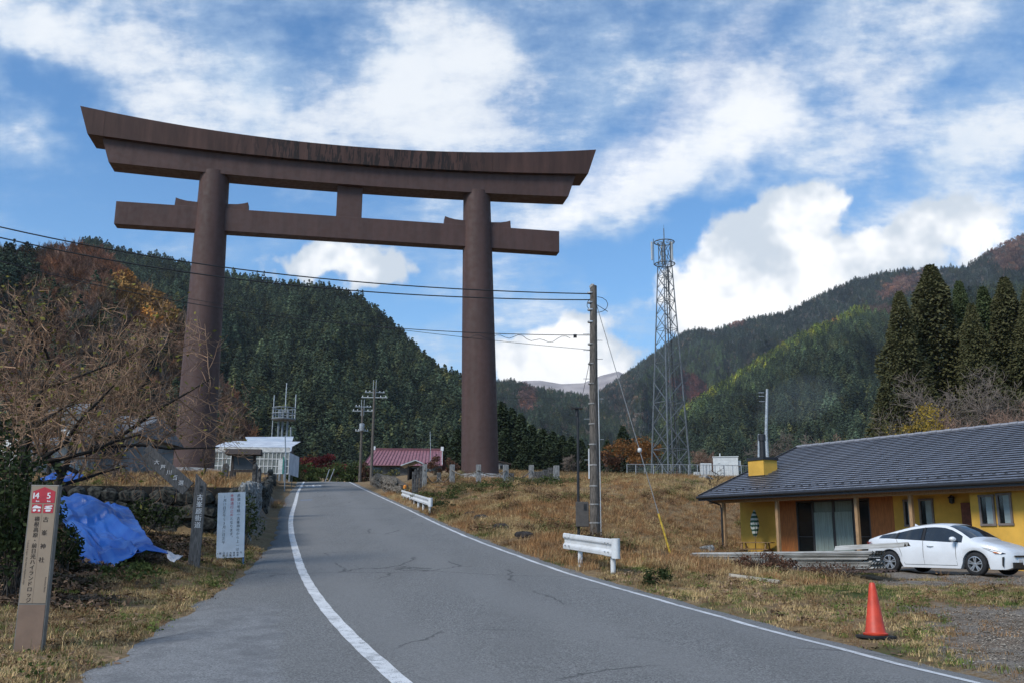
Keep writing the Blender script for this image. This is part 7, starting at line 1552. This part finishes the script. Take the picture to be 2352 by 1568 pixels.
def verge(x, y, g, gr, li, tw, rs):
    a = rs.rand()
    if g > .45 + .3 * a: return (7, rs.uniform(.7, 1.4), np.array((.25, .215, .175)) * rs.uniform(.55, 1.2)) if a > .45 else None if a > .10 else (4, .8, BRN)
    if li > .5 + .3 * (a - .5): return (rs.randint(5, 7), 1.0, LIT * rs.uniform(.5, 1.5)) if a < .72 else (4, 1.0, GRN * .6)
    if wob(x, y, 1.9, 9.) + .5 * wob(x, y, 4., 3.) > .75 and a < .8: return None
    if gr > .36 + .5 * rs.rand(): return (rs.choice([0, 4]), .85, GRN if a < .7 else STRAW * .8)
    if a < .07: return (6, 1.0, LIT * rs.uniform(.8, 2.0))
    if a > .985: return (rs.randint(8, 10), .45, GRN if rs.rand() < .6 else BRN)
    k_ = 1 + .28 * wob(x, y, .8, 14.)
    if rs.rand() < .12: return None
    return (rs.choice([0, 0, 1, 4]), .8, k_ * STRAW if a < .62 else BRN if a < .86 else GRN)
def slope(x, y, g, gr, li, tw, rs):
    a = rs.rand()
    if g > .4: return None
    pch = wob(x, y, .35, 3.) * .5 + wob(x, y, .9, 7.) * .25
    if pch > .62 and a < .7: return (rs.choice([0, 4]), 1.3, GRN * .9)
    wd_ = wob(x, y, .50, 21.) * .5 + wob(x, y, 1.3, 4.) * .35
    if y > 26 and wd_ > .55 and a < .33: return (rs.randint(8, 10), .9, (np.array((.15, .14, .05)) if a < .14 else np.array((.17, .10, .055))) * rs.uniform(.7, 1.3))
    if x > 3 and 30 < y < 50 and a < .5: return (rs.choice([2, 3, 1]), .75, RUS if a < .25 else BRN)
    if -7 < x < 6 and 46 < y < 62 and a < .75: return (1, .9, STRAW if a < .4 else RUS)
    k_ = 1 + .22 * wob(x, y, .6, 17.)
    return (rs.choice([1, 1, 2, 3]), .85 if y < 40 else .95, k_ * STRAW if pch > .1 and a < .75 else RUS if a < .55 else BRN if a < .85 else STRAW)
n_g = grass('grass', -13, -2.5, 7.6, 27, 105, verge, 1), grass('grass', 2, 19, 8.0, 26, 85, verge, 2), grass('dry_grass', -6, 16, 22, 48, 42, slope, 3), grass('dry_grass', -13, 20, 48, 66, 26, slope, 4), grass('dry_grass', -2, 26, 66, 108, 7, lambda x, y, g, gr, li, tw, rs: (rs.choice([2, 3]), 1.4, RUS if rs.rand() < .4 else STRAW), 5), grass('dry_grass', -24, -7.8, 26.5, 62, 12, lambda *a: (a[-1].choice([2, 3, 1]), 1.0, RUS if a[-1].rand() < .4 else STRAW if a[-1].rand() < .7 else BRN) if a[5] > .9 else None, 6)

# ================================================================== chimney smoke and valley haze
def volume(name, col, dens, aniso=.0):
    m = D.materials.new(name); m.use_nodes = True; nt = m.node_tree; nt.nodes.clear(); v = nt.nodes.new('ShaderNodeVolumePrincipled'); o = nt.nodes.new('ShaderNodeOutputMaterial')
    v.inputs['Color'].default_value = (*col, 1); v.inputs['Density'].default_value = dens; v.inputs['Anisotropy'].default_value = aniso; nt.links.new(v.outputs[0], o.inputs['Volume']); return m
sm0 = HM @ Vector((cq.x - cw * .45, cq.y + cd * .5, cq.z + 2.1)); mb = MB(); rnS = random.Random(5); prof_ = []
for i in range(9):
    u = i / 8; prof_.append((sm0 + Vector((.4 * u + 3.6 * u * u, .6 * u, .2 + 1.9 * u ** .8)), .12 + 1.1 * math.sin(min(1, u * 1.15) * math.pi * .5) * (1 - .55 * max(0, u - .75) / .25)))
mb.tube([a - sm0 for a, b in prof_], [b for a, b in prof_], 16); o = mb.build('smoke', volume('wood_smoke', (.80, .86, .95), .026), smooth=True); o.location = sm0; tag(o, kind='stuff')
hz_lo, hz_hi = float(GZ.min()) - 1.0, 900.0
hz = MB().box((0, 5400, (hz_lo + hz_hi) / 2), (float(gx[-1] - gx[0]) + 40, 13400 + 2 * abs(float(gy[0])), hz_hi - hz_lo)); hm_ = volume('valley_haze', (.88, .93, 1.0), .00006, .2)
HAZE_ON = True
if HAZE_ON: tag(hz.build('haze', hm_), kind='stuff')
S.cycles.volume_bounces = 0; S.cycles.volume_max_steps = 64
